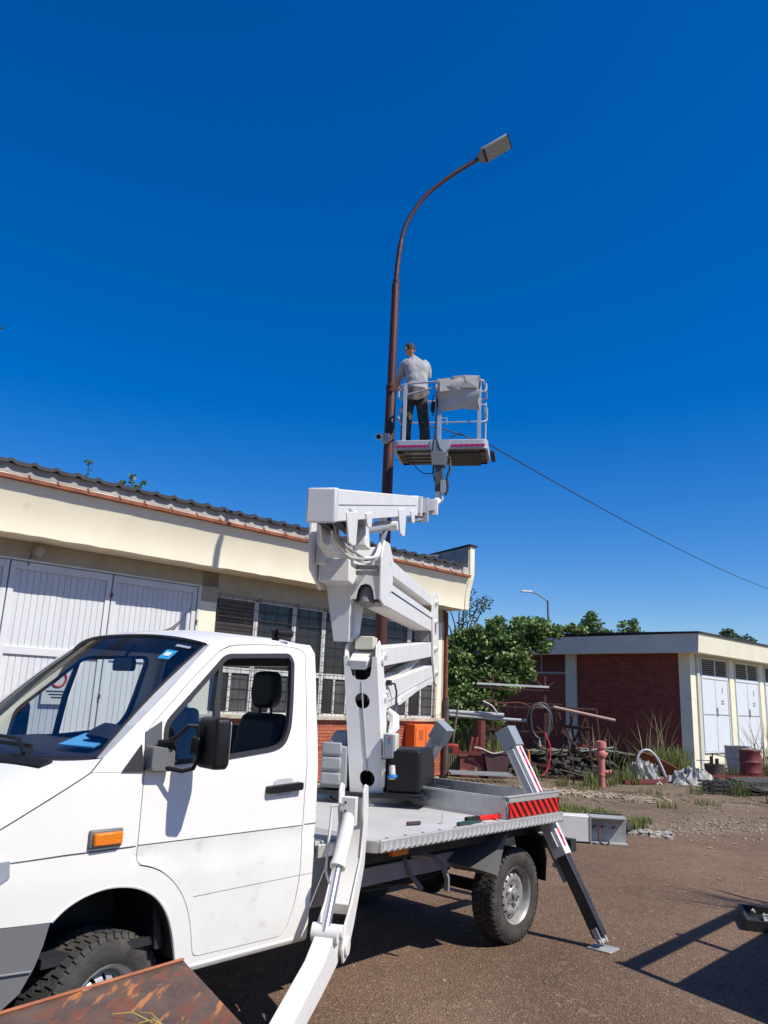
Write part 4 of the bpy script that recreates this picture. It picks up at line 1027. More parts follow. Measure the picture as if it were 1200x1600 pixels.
# telescopic rear legs
def rear_leg(sg, vt, vf, u, main):
    top = Vector((u, sg*vt, 1.62)); foot = Vector((u, sg*vf, .04)); d = (foot-top).normalized(); L_ = (foot-top).length
    g = MB(); g.bar(top, top+d*(L_*.62), .125, .10, (1, 0, 0)); lg = g.build('outrigger', liftw, tk, bevel=.005)
    lg['label'] = 'rear outrigger leg with red and white striped tube' if main else 'far rear outrigger leg'
    g = MB(); g.bar(top-d*.03, top+d*.16, .16, .13, (1, 0, 0)); g.build('top_cap', pm('cap_blue_grey', (.26, .29, .33), .4), lg, bevel=.006)
    g = MB(); g.bar(top+d*(L_*.5), foot-d*.05, .10, .075, (1, 0, 0)); g.build('inner_leg', pm('black_leg', (.03, .03, .033), .4, var=.3, vscale=6), lg, bevel=.004)
    sd = Vector((1, 0, 0)); up_ = sd.cross(d)
    if up_.z < 0: up_ = -up_
    fr = sd*.055
    g = MB(); g.bar(top+d*.17+sd*.062, top+d*(L_*.58)+sd*.062, .055, .024, sd); g.build('leg_cylinder_cover', pm('leg_grey', (.42, .43, .44), .5), lg)
    # stripes on the outer-facing side
    ys = Vector((0, sg, 0)); n_ = d.cross(Vector((1, 0, 0)));
    if n_.y*sg < 0: n_ = -n_
    for (a, b) in ((.17, L_*.40), (L_*.5, L_*.585)):
        g = MB(); g.bar(top+d*a+n_*.0635, top+d*b+n_*.0635, .03, .003, n_); st = g.build('stripe_band', pinkred, lg)
        k = a+.06
        while k < b-.05:
            h = MB(); h.bar(top+d*k+n_*.0655, top+d*(k+.035)+n_*.0655, .029, .002, n_); h.build('stripe_mark', pm('stripe_dark', (.15, .02, .12), .4), lg); k += .12
    g = MB(); g.bar(top+d*(L_*.55)-up_*0+sd*.0+n_*(-.075), top+d*(L_*.72)+n_*(-.07), .05, .05); g.cyl(top+d*(L_*.64)+n_*(-.09)-sd*.05, top+d*(L_*.64)+n_*(-.09)+sd*.05, .02); g.build('locking_clamp', chgrey, lg, bevel=.004)
    g = MB(); g.bar(foot-d*.12-sd*.04, foot-d*.0-sd*.04, .02, .05); g.bar(foot-d*.12+sd*.04, foot+sd*.04, .02, .05); g.cyl(foot-sd*.07-d*.02, foot+sd*.07-d*.02, .018); g.build('foot_joint', galv, lg)
    g = MB(); g.box(foot.x-.09, foot.x+.09, foot.y-.10, foot.y+.10, .0, .012); g.build('foot_pad', galv, lg, bevel=.003)
rear_leg(1, .52, 1.44, -.42, True)
rear_leg(-1, .20, 1.30, -.42, False)

# ------------------------------------------------------------------ aerial lift (parts of the truck), lift frame: a forward, b right, z up
PHI = radians(11.); LA = Vector((sin(PHI), cos(PHI), 0)); LB = Vector((cos(PHI), -sin(PHI), 0)); LC = Vector((.00116, 7.25564, 0))
ML = MT.inverted() @ frame(LC, LA, LB)
def lm(): return MB(ML)
def bx(z): return -.02-.10*(z-1.3)    # slight sideways lean of the tower
g = lm(); g.cyl((.05, .0, .985), (.05, .0, 1.055), .36, n=40); g.cyl((.05, 0, .985), (.05, 0, 1.0), .40, n=40); g.build('turntable_ring', chgrey, tk, bevel=.005)
g = lm(); g.prism([(-.30, -.48), (-.32, .20), (-.36, .52), (.75, .66), (.70, -.4)], 'xy', 1.055, 1.085); g.build('turntable_plate', trim, tk, bevel=.005)
# column
def colf(b, z): return (-.25, b+bx(z), z)
hw0, hw1 = .148, .152
out = [(-hw0, 1.075), (hw0, 1.075), (hw1, 2.22), (.105, 2.235), (.10, 2.13)]+[(.10*cos(t), 2.12+.10*-sin(t)) for t in [pi*i/8 for i in range(1, 8)]]+[(-.10, 2.13), (-.105, 2.31), (-hw1, 2.30)]
out = [(-hw0, 1.075), (hw0, 1.075), (hw1, 2.235), (.112, 2.24), (.10, 2.14), (.085, 2.07), (.045, 2.035), (0, 2.03), (-.045, 2.035), (-.085, 2.07), (-.10, 2.14), (-.112, 2.24), (-hw1, 2.235)]
g = lm(); panel(g, out, [cpoly(0, 1.85, .068, 24), cpoly(0.01, 1.20, .068, 24)], colf, .15); col = g.build('tower_column', liftw, tk, smooth=0, shell=.012)
for s_ in (-1, 1):
    g = lm(); P = [(-.25, 1.075), (.14, 1.075), (.16, 1.6), (.10, 2.05), (.08, 2.33), (-.02, 2.40), (-.20, 2.33), (-.25, 2.235)]
    g.add([(a, s_*hw0+bx(z), z) for a, z in P]+[(a, s_*(hw0-.012)+bx(z), z) for a, z in P], [tuple(range(8)), tuple(range(15, 7, -1))]+[(i, (i+1) % 8, 8+(i+1) % 8, 8+i) for i in range(8)])
    g.build('column_side', liftw, col, bevel=.003)
g = lm(); g.add([(.13, -.13+bx(1.1), 1.08), (.13, .13+bx(1.1), 1.08), (.09, .13+bx(2.2), 2.2), (.09, -.13+bx(2.2), 2.2)], [(0, 1, 2, 3)]); g.build('column_back', dark, col)
g = lm(); g.tube([(-.255, .0+bx(2.0)+.0, 2.02), (-.262, .005+bx(1.8), 1.80), (-.262, .012+bx(1.5), 1.5), (-.258, .015+bx(1.25), 1.26)], .006, 6); g.build('column_cable', pm('grey_cable', (.4, .4, .38), .6), col)
g = lm(); g.tube([(-.15, .02+bx(1.85), 2.1), (-.12, .0+bx(1.85), 1.85), (-.14, .02+bx(1.6), 1.5), (-.15, .05+bx(1.2), 1.15)], .014, 6); g.build('inner_hose', trim, col)
g = lm(); g.cyl((.0, -.17+bx(2.2), 2.22), (.0, .17+bx(2.2), 2.22), .035, n=16); g.cyl((.06, -.17+bx(1.9), 1.88), (.06, .17+bx(1.9), 1.88), .035, n=16); g.build('pin', liftw, col)
# saddle between column cheeks
g = lm(); c = bx(2.25); g.hexa([(-.24, c-.085, 2.12), (-.24, c+.055, 2.12), (.1, c+.09, 2.2), (.1, c-.1, 2.2), (-.27, c-.10, 2.20), (-.27, c+.075, 2.20), (.1, c+.10, 2.36), (.1, c-.11, 2.36)]); g.build('saddle', liftw, tk, bevel=.008)
g = lm(); g.box(-.12, .08, c-.085, c+.09, 2.31, 2.43); g.build('limit_box', pm('cream_box', (.62, .60, .50), .5), tk, bevel=.008)
# arms
def arm(p0, p1, h0, h1, b0, b1, name, mat=liftw, lip=True):
    p0 = Vector(p0); p1 = Vector(p1)
    g = lm(); g.add([(p0.x, b0, p0.y-h0/2), (p0.x, b1, p0.y-h0/2), (p1.x, b1, p1.y-h1/2), (p1.x, b0, p1.y-h1/2), (p0.x, b0, p0.y+h0/2), (p0.x, b1, p0.y+h0/2), (p1.x, b1, p1.y+h1/2), (p1.x, b0, p1.y+h1/2)],
                    [(3, 2, 1, 0), (4, 5, 6, 7), (0, 1, 5, 4), (1, 2, 6, 5), (2, 3, 7, 6), (3, 0, 4, 7)])
    return g.build(name, mat, tk, bevel=.006)
bL, bR = -.19, .05
arm((.0, 2.25), (3.75, 2.575), .17, .20, bL, bR, 'lower_link_arm')
b2 = arm((.2, 1.90), (3.95, 2.25), .26, .24, bL, bR, 'lower_main_arm')
g = lm(); g.bar((.35, bR+.003, 1.86), (3.7, bR+.003, 2.20), .006, .012, (0, 0, 1)); g.build('weld_line', pm('weld_grey', (.45, .45, .45), .6), b2)  # thin grey line along the side of the arm
g = lm(); g.prism([(.95, 1.82), (2.2, 1.98), (2.15, 2.03), (1.0, 1.9)], 'xz', bR, bR+.02); g.prism([(1.35, 1.88), (1.7, 1.92), (1.55, 1.66), (1.42, 1.64)], 'xz', -.1, -.07); g.build('arm_gusset', liftw, b2)
arm((.05, 3.13), (3.75, 3.235), .15, .13, bL, bR, 'upper_link_arm')
u2 = arm((.05, 2.85), (3.75, 2.94), .24, .26, bL, bR, 'upper_main_arm')
g = lm(); g.bar((.2, bR+.003, 2.90), (3.65, bR+.003, 2.985), .006, .010, (0, 0, 1)); g.build('weld_line', trim, u2)
# joint plates at the far end
pl_ = [(3.55, 3.30), (3.85, 3.40), (4.05, 3.38), (4.12, 3.1), (4.25, 2.78), (4.35, 2.45), (4.38, 2.15), (4.2, 2.08), (3.95, 2.12), (3.62, 2.45), (3.50, 2.76), (3.46, 3.0)]
for s_, (y0, y1) in enumerate(((bR+.01, bR+.035), (bL-.035, bL-.01))):
    g = lm(); panel(g, pl_, [cpoly(3.85, 2.82, .10, 20)], lambda a, z: (a, y0, z), .3); o = g.build('joint_plate', liftw, tk, smooth=0, shell=.025)
for (a, z) in ((3.75, 3.23), (3.75, 2.95), (3.8, 2.58), (3.98, 2.26)):
    g = lm(); g.cyl((a, bL-.05, z), (a, bR+.055, z), .045, n=16); g.build('joint_pin', liftw, tk)
g = lm(); g.box(3.45, 3.9, bL+.02, bR-.02, 2.66, 2.80); g.build('joint_spacer', chgrey, tk)
g = lm(); g.cyl((1.2, -.07, 2.05), (3.4, -.07, 2.50), .05, n=14); g.build('ram_cylinder', galv, tk)
g = lm(); g.tube([(.28, bR+.02, 2.02), (.40, bR+.05, 2.02), (.52, bR+.05, 1.95), (.52, bR+.05, 1.82), (.35, bR+.04, 1.74)], .010, 6); g.box(.2, .3, bR+.0, bR+.04, 2.0, 2.05); g.build('black_hose', trim, tk)
# knuckle
kc = -.07; kh = .145
g = lm(); ks = [(-.38, 2.74), (-.40, 3.12), (-.28, 3.30), (-.02, 3.32), (.20, 3.20), (.22, 2.95), (.05, 2.76), (-.15, 2.70)]
for b0, b1 in ((kc+kh-.02, kc+kh), (kc-kh, kc-kh+.02)): g.prism(ks, 'xz', b0, b1)
kn = g.build('knuckle', liftw, tk, bevel=.006)
out = [(-.125, 2.74), (-.085, 2.74), (-.07, 2.82), (-.045, 2.865), (0, 2.88), (.045, 2.865), (.07, 2.82), (.085, 2.74), (.125, 2.74), (.125, 2.95), (-.125, 2.95)]
g = lm(); panel(g, out, [], lambda b, z: (-.365, kc+b, z), .2); o = g.build('knuckle_front', liftw, kn, smooth=0, shell=.012)
g = lm(); g.box(-.30, -.29, kc-.125, kc+.125, 2.95, 3.06); g.box(-.36, -.29, kc-.125, kc+.125, 2.948, 2.958); g.box(-.36, -.28, kc-.12, kc+.10, 3.0, 3.012); g.build('knuckle_step', liftw, kn)
g = lm(); g.hexa([(-.37, kc-.125, 3.05), (-.37, kc+.125, 3.05), (-.30, kc+.125, 3.05), (-.30, kc-.125, 3.05), (-.26, kc-.125, 3.24), (-.26, kc+.125, 3.24), (.1, kc+.125, 3.24), (.1, kc-.125, 3.24)]); g.build('knuckle_hood', liftw, kn, bevel=.006)
g = lm(); g.cyl((-.30, kc, 2.70), (-.25, kc, 2.84), .07, n=16); g.box(-.28, .05, kc-.11, kc+.11, 2.72, 2.735); g.build('knuckle_inner', chgrey, kn)
# riser under the boom pivot
g = lm(); g.hexa([(-.30, -.36, 2.36), (-.30, -.215, 2.36), (-.06, -.215, 2.38), (-.06, -.36, 2.38), (-.38, -.455, 2.98), (-.38, -.20, 2.98), (.02, -.20, 2.98), (.02, -.455, 2.98)])
rs_ = g.build('riser', liftw, tk, bevel=.008)
g = lm(); g.prism([(-.25, 2.96), (.1, 2.96), (.15, 2.85), (.0, 2.45), (-.2, 2.40)], 'xz', -.21, -.185); g.build('riser_gusset', liftw, rs_)
g = lm(); g.box(-.62, -.05, -.45, -.17, 2.86, 3.06); g.build('pivot_box', liftw, tk, bevel=.008)
g = lm(); g.prism([(-.80, 2.93), (-.45, 2.80), (-.2, 2.9), (-.2, 3.2), (-.45, 3.42), (-.86, 3.38), (-.88, 3.2)], 'xz', -.485, -.46)
g.prism([(-.72, 3.0), (-.4, 3.0), (-.4, 3.36), (-.72, 3.32)], 'xz', -.455, -.375); g.build('pivot_cheek', liftw, tk, bevel=.005)
g = lm(); g.prism([(-1.05, 3.12), (-.70, 3.05), (-.75, 3.34), (-1.1, 3.36)], 'xz', -.36, -.24); g.build('pivot_bracket', liftw, tk, bevel=.006)
# telescopic boom
S = .2535; bc = -.105; bh = .105
def bz(a, dz): return (3.35+S*(a+1.9))+dz
def boxseg(a0, a1, t0, t1, z0, z1, name, mat, par=None, bev=.008):
    g = lm(); g.hexa([(a0, bc-t0, bz(a0, z0)), (a0, bc+t1, bz(a0, z0)), (a1, bc+t1, bz(a1, z0)), (a1, bc-t0, bz(a1, z0)), (a0, bc-t0, bz(a0, z1)), (a0, bc+t1, bz(a0, z1)), (a1, bc+t1, bz(a1, z1)), (a1, bc-t0, bz(a1, z1))])
    return g.build(name, mat, par or tk, bevel=bev)
bm1 = boxseg(-1.80, 2.15, bh, bh, -.255, -.005, 'boom', liftw)
boxseg(-1.885, -1.79, bh+.006, bh+.006, -.262, .004, 'boom_end_cap', pm('cap_grey_white', (.62, .63, .62), .45), bm1, .014)
g = lm(); g.bar((-1.78, bc+bh+.002, bz(-1.78, -.125)), (2.1, bc+bh+.002, bz(2.1, -.125)), .004, .006, (0, 0, 1)); g.build('boom_seam', chgrey, bm1)
boxseg(2.15, 2.22, bh+.004, bh+.004, -.262, .004, 'boom_collar', liftw, bm1)
boxseg(2.2, 3.25, .085, .085, -.225, -.03, 'boom_section', galv, bm1, .004)
boxseg(2.62, 2.68, .10, .10, -.27, .0, 'section_collar', liftw, bm1, .004)
boxseg(3.15, 3.30, .105, .105, -.36, -.01, 'section_collar', galv, bm1, .004)
boxseg(3.3, 4.35, .065, .065, -.20, -.05, 'boom_section', galv, bm1, .004)
boxseg(4.3, 4.42, .075, .10, -.27, -.02, 'tip_plate', liftw, bm1, .004)
g = lm(); g.bar((2.25, bc, bz(2.25, -.32)), (3.4, bc, bz(3.4, -.30)), .05, .05); g.build('extension_ram', galv, bm1)
for a, w_, dz in ((-1.35, .20, -.19), (-.72, .14, -.07), (1.02, .26, -.20), (1.78, .16, -.08)):
    g = lm(); z = bz(a, -.255)
    for bb in (bc+bh-.005, bc-bh-.01):
        g = lm(); g.prism([(a-w_, z+.02), (a+w_, z+.02+S*w_*2), (a+w_*.85, z+dz+.03), (a+w_*.3, z+dz), (a-w_*.35, z+dz-.0)], 'xz', bb, bb+.015)
        g.build('boom_lug', liftw, bm1, bevel=.003)
g = lm(); g.cyl((-.75, bc, bz(-.75, -.36)), (.75, bc, bz(.75, -.35)), .05, n=16); g.build('boom_ram', galv, tk)
g = lm(); g.cyl((.70, bc, bz(.7, -.36)), (.2, bc+.02, 3.24), .028, n=12); g.build('boom_ram_rod', chrome, tk)
g = lm(); g.cyl((.7, bc-.12, bz(.7, -.35)), (.7, bc+.12, bz(.7, -.35)), .05, n=14); g.build('ram_head', liftw, tk)
g = lm(); g.hexa([(-.62, bc-.05, 3.18), (-.62, bc+.07, 3.18), (-.4, bc+.07, 3.18), (-.4, bc-.05, 3.18), (-.6, bc-.02, 3.42), (-.6, bc+.05, 3.42), (-.45, bc+.05, 3.45), (-.45, bc-.02, 3.45)]); g.build('pivot_block', liftw, tk, bevel=.01)
random.seed(11)
hs_ = []
for k in range(7):
    j = lambda s_: random.uniform(-s_, s_)
    g = lm(); P = [(-1.45, bc-.03+j(.05), 3.22), (-1.25, bc-.02+j(.05), 3.10+j(.02)), (-1.0, bc+.0+j(.04), 3.03+j(.03)), (-.72, bc+.09+j(.03), 3.02+j(.03)), (-.5, bc+.16+j(.02), 3.10+j(.03)), (-.3, bc+.14+j(.03), 3.26+j(.02)), (0., bc+.08, 3.3), (.25, bc+.05, 3.28)]
    cc = []
    for i in range(len(P)-1):
        for q in range(5): cc.append(Vector(P[i]).lerp(Vector(P[i+1]), q/5))
    for _ in range(3): cc = [cc[0]]+[(cc[i-1]+cc[i]*2+cc[i+1])/4 for i in range(1, len(cc)-1)]+[cc[-1]]
    g.tube(cc, .009+.004*(k % 2), 6); g.build('hose', liftw if k % 3 else pm('grey_hose', (.3, .3, .3), .6), tk)
g = lm(); g.box(-1.7, -1.2, bc-.09, bc-.03, bz(-1.5, -.30), bz(-1.5, -.25)); g.box(-1.7, -1.2, bc+.03, bc+.08, bz(-1.5, -.30), bz(-1.5, -.25)); g.build('cable_guide', trim, bm1)
# housing left of the column, control boxes, black hood
g = lm(); c = -.30
g.box(-.26, .1, -.42, -.18, 1.10, 1.46); g.hexa([(-.22, -.38, 1.46), (-.22, -.2, 1.46), (.05, -.2, 1.46), (.05, -.38, 1.46), (-.18, -.33, 1.58), (-.18, -.22, 1.58), (.02, -.22, 1.58), (.02, -.33, 1.58)])
hs2 = g.build('hydraulic_housing', pm('housing_grey', (.34, .35, .355), .55, var=.1), tk, bevel=.02, seg=3)
for z in (1.13, 1.26, 1.385):
    g = lm(); g.box(-.285, -.255, -.41, -.235, z, z+.10); g.build('housing_rib', pm('housing_grey', (.34, .35, .355), .55, var=.1), hs2, bevel=.012)
g = lm(); g.prism([(-.33, 1.10), (.30, 1.10), (.76, 1.10), (.78, 1.28), (.55, 1.44), (.0, 1.46), (-.30, 1.46)], 'xz', .18, .47)
g.build('black_hood', black, tk, bevel=.03, seg=4)
g = lm(); g.box(-.37, .80, .16, .50, 1.085, 1.105); g.build('hood_base', black, tk, bevel=.008)
g = lm(); g.box(-.30, -.16, .135, .255, 1.375, 1.585); cb = g.build('control_box', pm('control_cream', (.60, .58, .48), .5), tk, bevel=.012)
g = lm(); g.box(-.33, -.30, .15, .235, 1.38, 1.58); g.build('control_box_lid', pm('lid_grey', (.22, .24, .28), .35), cb, bevel=.01)
for q, cl in enumerate((redp, bluep)):
    g = lm(); g.cyl((-.335, .20, 1.55-q*.03), (-.325, .20, 1.55-q*.03), .008, n=8); g.build('button', cl, cb)
g = lm(); g.box(-.30, -.2, .13, .165, 1.14, 1.37); g.build('socket_mount', pm('control_cream', (.60, .58, .48), .5), tk, bevel=.006)
g = lm(); g.cyl((-.30, .225, 1.32), (-.33, .235, 1.21), .028, n=14); sk = g.build('power_plug', pm('control_cream', (.60, .58, .48), .5), tk)
g = lm(); g.cyl((-.325, .232, 1.245), (-.330, .236, 1.222), .042, n=14); g.build('plug_ring', bluep, sk)
g = lm(); g.tube([(.1, .10, 1.78), (.1, .16, 1.72), (.05, .17, 1.62), (-.02, .14, 1.55)], [.02, .045, .05, .02], 8); g.build('white_hose_cover', liftw, tk)
# jib and basket
g = lm(); g.cyl((4.55, -.02, 4.98), (4.55, -.02, 5.14), .055, n=14); g.cyl((4.4, -.06, 4.86), (4.6, .0, 4.99), .06, n=12); g.build('jib_joint', liftw, tk, bevel=.004)
g = lm(); g.box(4.48, 4.60, -.075, .045, 5.08, 5.62); jb = g.build('jib', pm('jib_grey', (.075, .08, .085), .5, var=.3, vscale=9), tk, bevel=.01)
g = lm(); g.tube([(4.5, .09, 5.02), (4.5, .13, 5.12), (4.5, .11, 5.3), (4.5, .16, 5.45), (4.55, .14, 5.65)], .022, 6); g.tube([(4.5, -.08, 5.25), (4.5, -.11, 5.4), (4.5, -.1, 5.55)], .015, 6); g.build('jib_hose', trim, jb)
g = lm(); g.box(4.44, 4.5, .02, .10, 5.05, 5.25); g.build('jib_clip', galv, jb)
zb = 5.80
bk = MB(ML); bk.prism(rpoly([(4.55, -.78), (4.55, .74), (5.35, .74), (5.35, -.78)], .10, 5), 'xy', zb, zb+.16)
bko = bk.build('basket', grail, tk, bevel=.012); bko['label'] = 'grey railed work basket with red chevron bands'
g = lm(); g.prism([(-.17, zb+.155), (.13, zb+.155), (.13, zb+.0), (.03, zb-.10), (-.09, zb-.10), (-.17, zb+.0)], 'yz', 4.535, 4.549); g.build('basket_front_plate', grail, bko)
g = lm(); g.hexa([(4.45, -.13, 5.50), (4.45, .07, 5.50), (4.68, .07, 5.50), (4.68, -.13, 5.50), (4.45, -.16, 5.72), (4.45, .12, 5.72), (4.75, .12, 5.72), (4.75, -.16, 5.72)]); g.build('basket_bracket', pm('bracket_grey', (.2, .21, .21), .5), bko, bevel=.008)
g = lm()
for a0, a1, b0, b1 in ((4.60, 4.66, -.72, -.18), (4.85, 4.89, -.72, -.18), (5.02, 5.06, -.72, -.18), (5.2, 5.3, -.72, .7), (4.6, 5.3, -.72, -.62), (4.60, 4.66, .15, .7), (4.85, 4.89, .15, .7), (5.05, 5.09, .15, .7), (4.6, 5.3, .6, .7)): g.box(a0, a1, b0, b1, zb-.03, zb-.004)
g.build('underframe', pm('underframe_brown', (.13, .11, .09), .6, var=.2), bko)
g = lm(); g.box(4.62, 5.3, .10, .60, zb-.06, zb-.03); g.box(4.75, 5.2, .77, .84, zb-.03, zb+.03); g.build('underbody_cover', trim, bko, bevel=.01)
for b0, b1 in ((-.74, -.20), (.16, .70)):
    g = lm(); g.box(4.540, 4.549, b0, b1, zb+.035, zb+.072); st = g.build('chevron_band', pinkred, bko)
    for q in range(6):
        x = b0+.06+q*.085; sg2 = -1 if b0 < 0 else 1
        g = lm(); g.add([(4.538, x, zb+.038), (4.538, x+.02, zb+.038), (4.538, x+.02+.02*sg2, zb+.0535), (4.538, x+.02, zb+.069), (4.538, x, zb+.069), (4.538, x+.02*sg2, zb+.0535)], [(0, 1, 2, 3, 4, 5)]); g.build('chevron', pm('stripe_dark', (.15, .02, .12), .4), st, smooth=0)
zt = 6.97
def rail(pts, r=.017, name='rail', closed=False):
    cc = pts
    g = lm(); g.tube(cc, r, 8, closed=closed); return g.build(name, grail, bko)
for a, b in ((4.60, -.62), (4.60, -.04), (4.60, .60), (5.30, -.70), (5.30, .66)):
    g = lm()
    if a < 5: g.box(a-.02, a+.02, b-.028, b+.028, zb+.15, zt)
    else: g.cyl((a, b, zb+.15), (a, b, zt-.1), .017, n=8)
    g.build('post', grail, bko)
def loopL(z0, z1, b):  return [(4.62, b+.05, z1), (4.60, b-.06, z1), (4.60, b-.10, z1-.04), (4.62, b-.10, z0+.06), (4.62, b-.05, z0)]
rail([(4.60, -.04, zt+.02), (4.60, -.6, zt-.01), (4.62, -.69, zt-.03), (4.70, -.74, zt-.05), (5.25, -.74, zt-.05), (5.30, -.68, zt-.05), (5.30, .6, zt-.05), (5.25, .68, zt-.04), (4.75, .68, zt), (4.64, .66, zt+.02), (4.60, .58, zt+.03), (4.60, -.04, zt+.02)])
rail([(4.60, -.60, zt-.28), (4.62, -.72, zt-.26), (4.7, -.75, zt-.2), (4.7, -.75, zt-.06)], .014)
rail([(4.60, .61, zt-.19), (4.62, .69, zt-.17), (4.66, .71, zt-.1), (4.66, .70, zt-.02)], .014)
rail([(4.60, -.60, zt-.20), (4.60, -.3, zt-.13), (4.60, -.06, zt-.06)], .015)
rail([(5.3, -.2, zt-.36), (5.3, 0, zt-.36), (5.3, 0, zt-.48)], .010)
rail([(4.60, -.62, zb+.42), (4.64, -.70, zb+.50), (4.70, -.74, zb+.62), (4.70, -.73, zb+.72), (4.62, -.66, zb+.73)], .014)
rail([(4.60, .62, zb+.76), (4.62, .69, zb+.76), (4.66, .72, zb+.70), (4.66, .72, zb+.52), (4.62, .68, zb+.47), (4.60, .60, zb+.46)], .014)
rail([(5.30, -.70, zb+.73), (5.30, .66, zb+.73)], .013); rail([(5.30, -.70, zb+.73), (4.62, -.70, zb+.73)], .012); rail([(5.30, .68, zb+.73), (4.62, .68, zb+.73)], .012)
# canvas cover over the control box
g = lm()
def cvr(s, t):
    b = lerp(-.085, .60, s); z = lerp(zt+.045, zt-.50, t)
    a = 4.47+.012*sin(s*9+t*3)+.012*sin(t*11+s*4)+.17*max(0, t-.42+.12*sin(s*5+1))**.9+.02*max(0, sin(s*7-1+3*t))*t
    if t < .04: a = 4.62
    return (a, b+.02*sin(t*5)*(s-.5)+.012*sin(t*14), z-.018*sin(s*8)*t)
g.grid(24, 20, cvr)
g.grid(6, 14, lambda s, t: (lerp(4.50, 4.72, s)+.01*sin(t*9), -.085+.02*sin(t*6), lerp(zt+.045, zt-.50, t)))
g.grid(6, 14, lambda s, t: (lerp(4.50, 4.72, s)+.01*sin(t*9), .605+.02*sin(t*6), lerp(zt+.045, zt-.48, t)))
g.grid(24, 6, lambda s, t: (lerp(4.60, 4.74, t), lerp(-.085, .605, s), zt+.05))
g.build('canvas_cover', canvas, bko, smooth=50)
g = lm(); g.add([(4.475, .16, zt+.045), (4.47, .33, zt-.16), (4.47, .58, zt-.175), (4.475, .60, zt+.04), (4.46, .36, zt+.05), (4.455, .40, zt-.05)], [(0, 1, 5, 4), (4, 5, 2, 3), (1, 2, 5)]); g.add([(4.475, -.04, zt+.0), (4.465, -.03, zt-.22), (4.47, .16, zt-.20), (4.475, .13, zt+.02)], [(0, 1, 2, 3)]); o = g.build('cover_flap', canvas, bko, smooth=0, shell=.01)
g = lm(); g.box(4.66, 4.76, -.02, .54, zt-.38, zt-.02); g.build('basket_control_box', trim, bko)
g = lm(); g.tube([(4.56, -.10, zt-.1), (4.56, -.08, zt-.4), (4.56, -.10, zt-.8), (4.55, -.09, zb+.2), (4.52, -.02, zb), (4.50, .10, zb-.15), (4.5, .18, zb-.2)], .014, 6); g.tube([(4.55, -.1, zb+.3), (4.53, -.12, zb+.05), (4.52, -.12, zb-.12)], .012, 6); g.build('control_cable', trim, bko)
g = lm(); g.tube([(5.0, .1, zb+.35), (5.0, .25, zb+.42), (5.0, .42, zb+.33), (5.05, .52, zb+.18)], .009, 6); g.build('thin_cable', trim, bko)
g = lm(); g.blob((5.1, .44, zb+.20), .1, .11, .07, 10, .15); g.build('tool_bag', trim, bko)

# small fittings on the lift: pin caps, bolts, warning plates and hose runs
random.seed(3)
for (a, z) in ((.05, 2.26), (.22, 1.92), (.05, 3.13), (.08, 2.86)):
    g = lm(); g.cyl((a, bR+.0, z), (a, bR+.024, z), .036, n=16); cp_ = g.build('pin_cap', liftw, tk)
    for k in range(4):
        h = lm(); h.cyl((a+.022*cos(k*pi/2), bR+.024, z+.022*sin(k*pi/2)), (a+.022*cos(k*pi/2), bR+.029, z+.022*sin(k*pi/2)), .005, n=6); h.build('bolt', chgrey, cp_)
for (a, z) in ((3.75, 3.23), (3.75, 2.95), (3.8, 2.58), (3.98, 2.26)):
    g = lm(); g.cyl((a, bR+.055, z), (a, bR+.062, z), .018, n=8); g.build('bolt', chgrey, tk)
g = lm(); g.tube(spl([(.30, bL-.02, 2.10), (1.2, bL-.03, 2.12), (2.4, bL-.02, 2.28), (3.6, bL-.03, 2.42), (3.85, bL-.06, 2.7), (3.6, bL-.03, 3.0), (2.2, bL-.02, 2.95), (.5, bL-.03, 2.92)], 6), .012, 6); g.build('hose_run', trim, tk)
for (b0, z0, w_, h_, c_) in ((-.09, 1.52, .06, .05, 'decal_yellow'), (.04, 1.44, .05, .035, 'decal_white')):
    pass
g = lm(); g.box(-1.45, -1.25, bc+bh+.001, bc+bh+.003, bz(-1.35, -.21), bz(-1.35, -.17)); g.build('rating_plate', galv, bm1)
for k in range(12):   # deck fixing bolts along the edge
    u = 1.8-k*.19; g = MB(); g.cyl((u, 1.02, .985), (u, 1.02, .990), .011, n=8); g.build('deck_bolt', chgrey, tk)
g = MB(); g.tube(spl([(2.30, .55, .60), (1.9, .5, .52), (1.4, .52, .56), (.9, .48, .50), (.4, .5, .55)], 6), .012, 5); g.tube(spl([(2.30, .6, .66), (1.8, .57, .58), (1.2, .58, .54), (.6, .55, .58)], 6), .009, 5); g.build('brake_line', dark, tk)
# ------------------------------------------------------------------ tall street lamp and what hangs on it
PX, PY = .035, 12.7
sl_ = tag(empty('street_lamp', (PX, PY, 0)), 'tall red brown street lamp with curved arm and flat head behind the lift', 'street lamp')
g = MB(); g.lathe([(.10, 0), (.098, 3), (.09, 7.2), (.082, 7.25)], (0, 0, 0), (0, 0, 1), 20); g.build('lower_pole', polem, sl_)
g = MB(); g.lathe([(.080, 7.2), (.068, 9.25), (.05, 9.28)], (0, 0, 0), (0, 0, 1), 20); g.build('middle_pole', polem, sl_)
g = MB(); g.lathe([(.09, 7.18), (.096, 7.2), (.096, 7.25), (.08, 7.27)], (0, 0, 0), (0, 0, 1), 20); g.build('pole_joint', rustdark, sl_)
cv = spl([(0, 0, 9.25), (.02, 0, 9.65), (.05, 0, 10.0), (.10, -.0, 10.33), (.22, 0, 10.68), (.50, 0, 11.14), (.92, 0, 11.56), (1.47, 0, 11.99)])
g = MB(); g.tube(cv, [.045]*20+[.038]*(len(cv)-20), 12); g.build('curved_arm', polem, sl_)
g = MB(); g.cyl((.02, 0, 9.25), (.0, 0, 9.33), .06, n=14); g.cyl((-.07, 0, 9.18), (.10, 0, 9.18), .012, n=6); g.build('arm_clamp', rustdark, sl_)
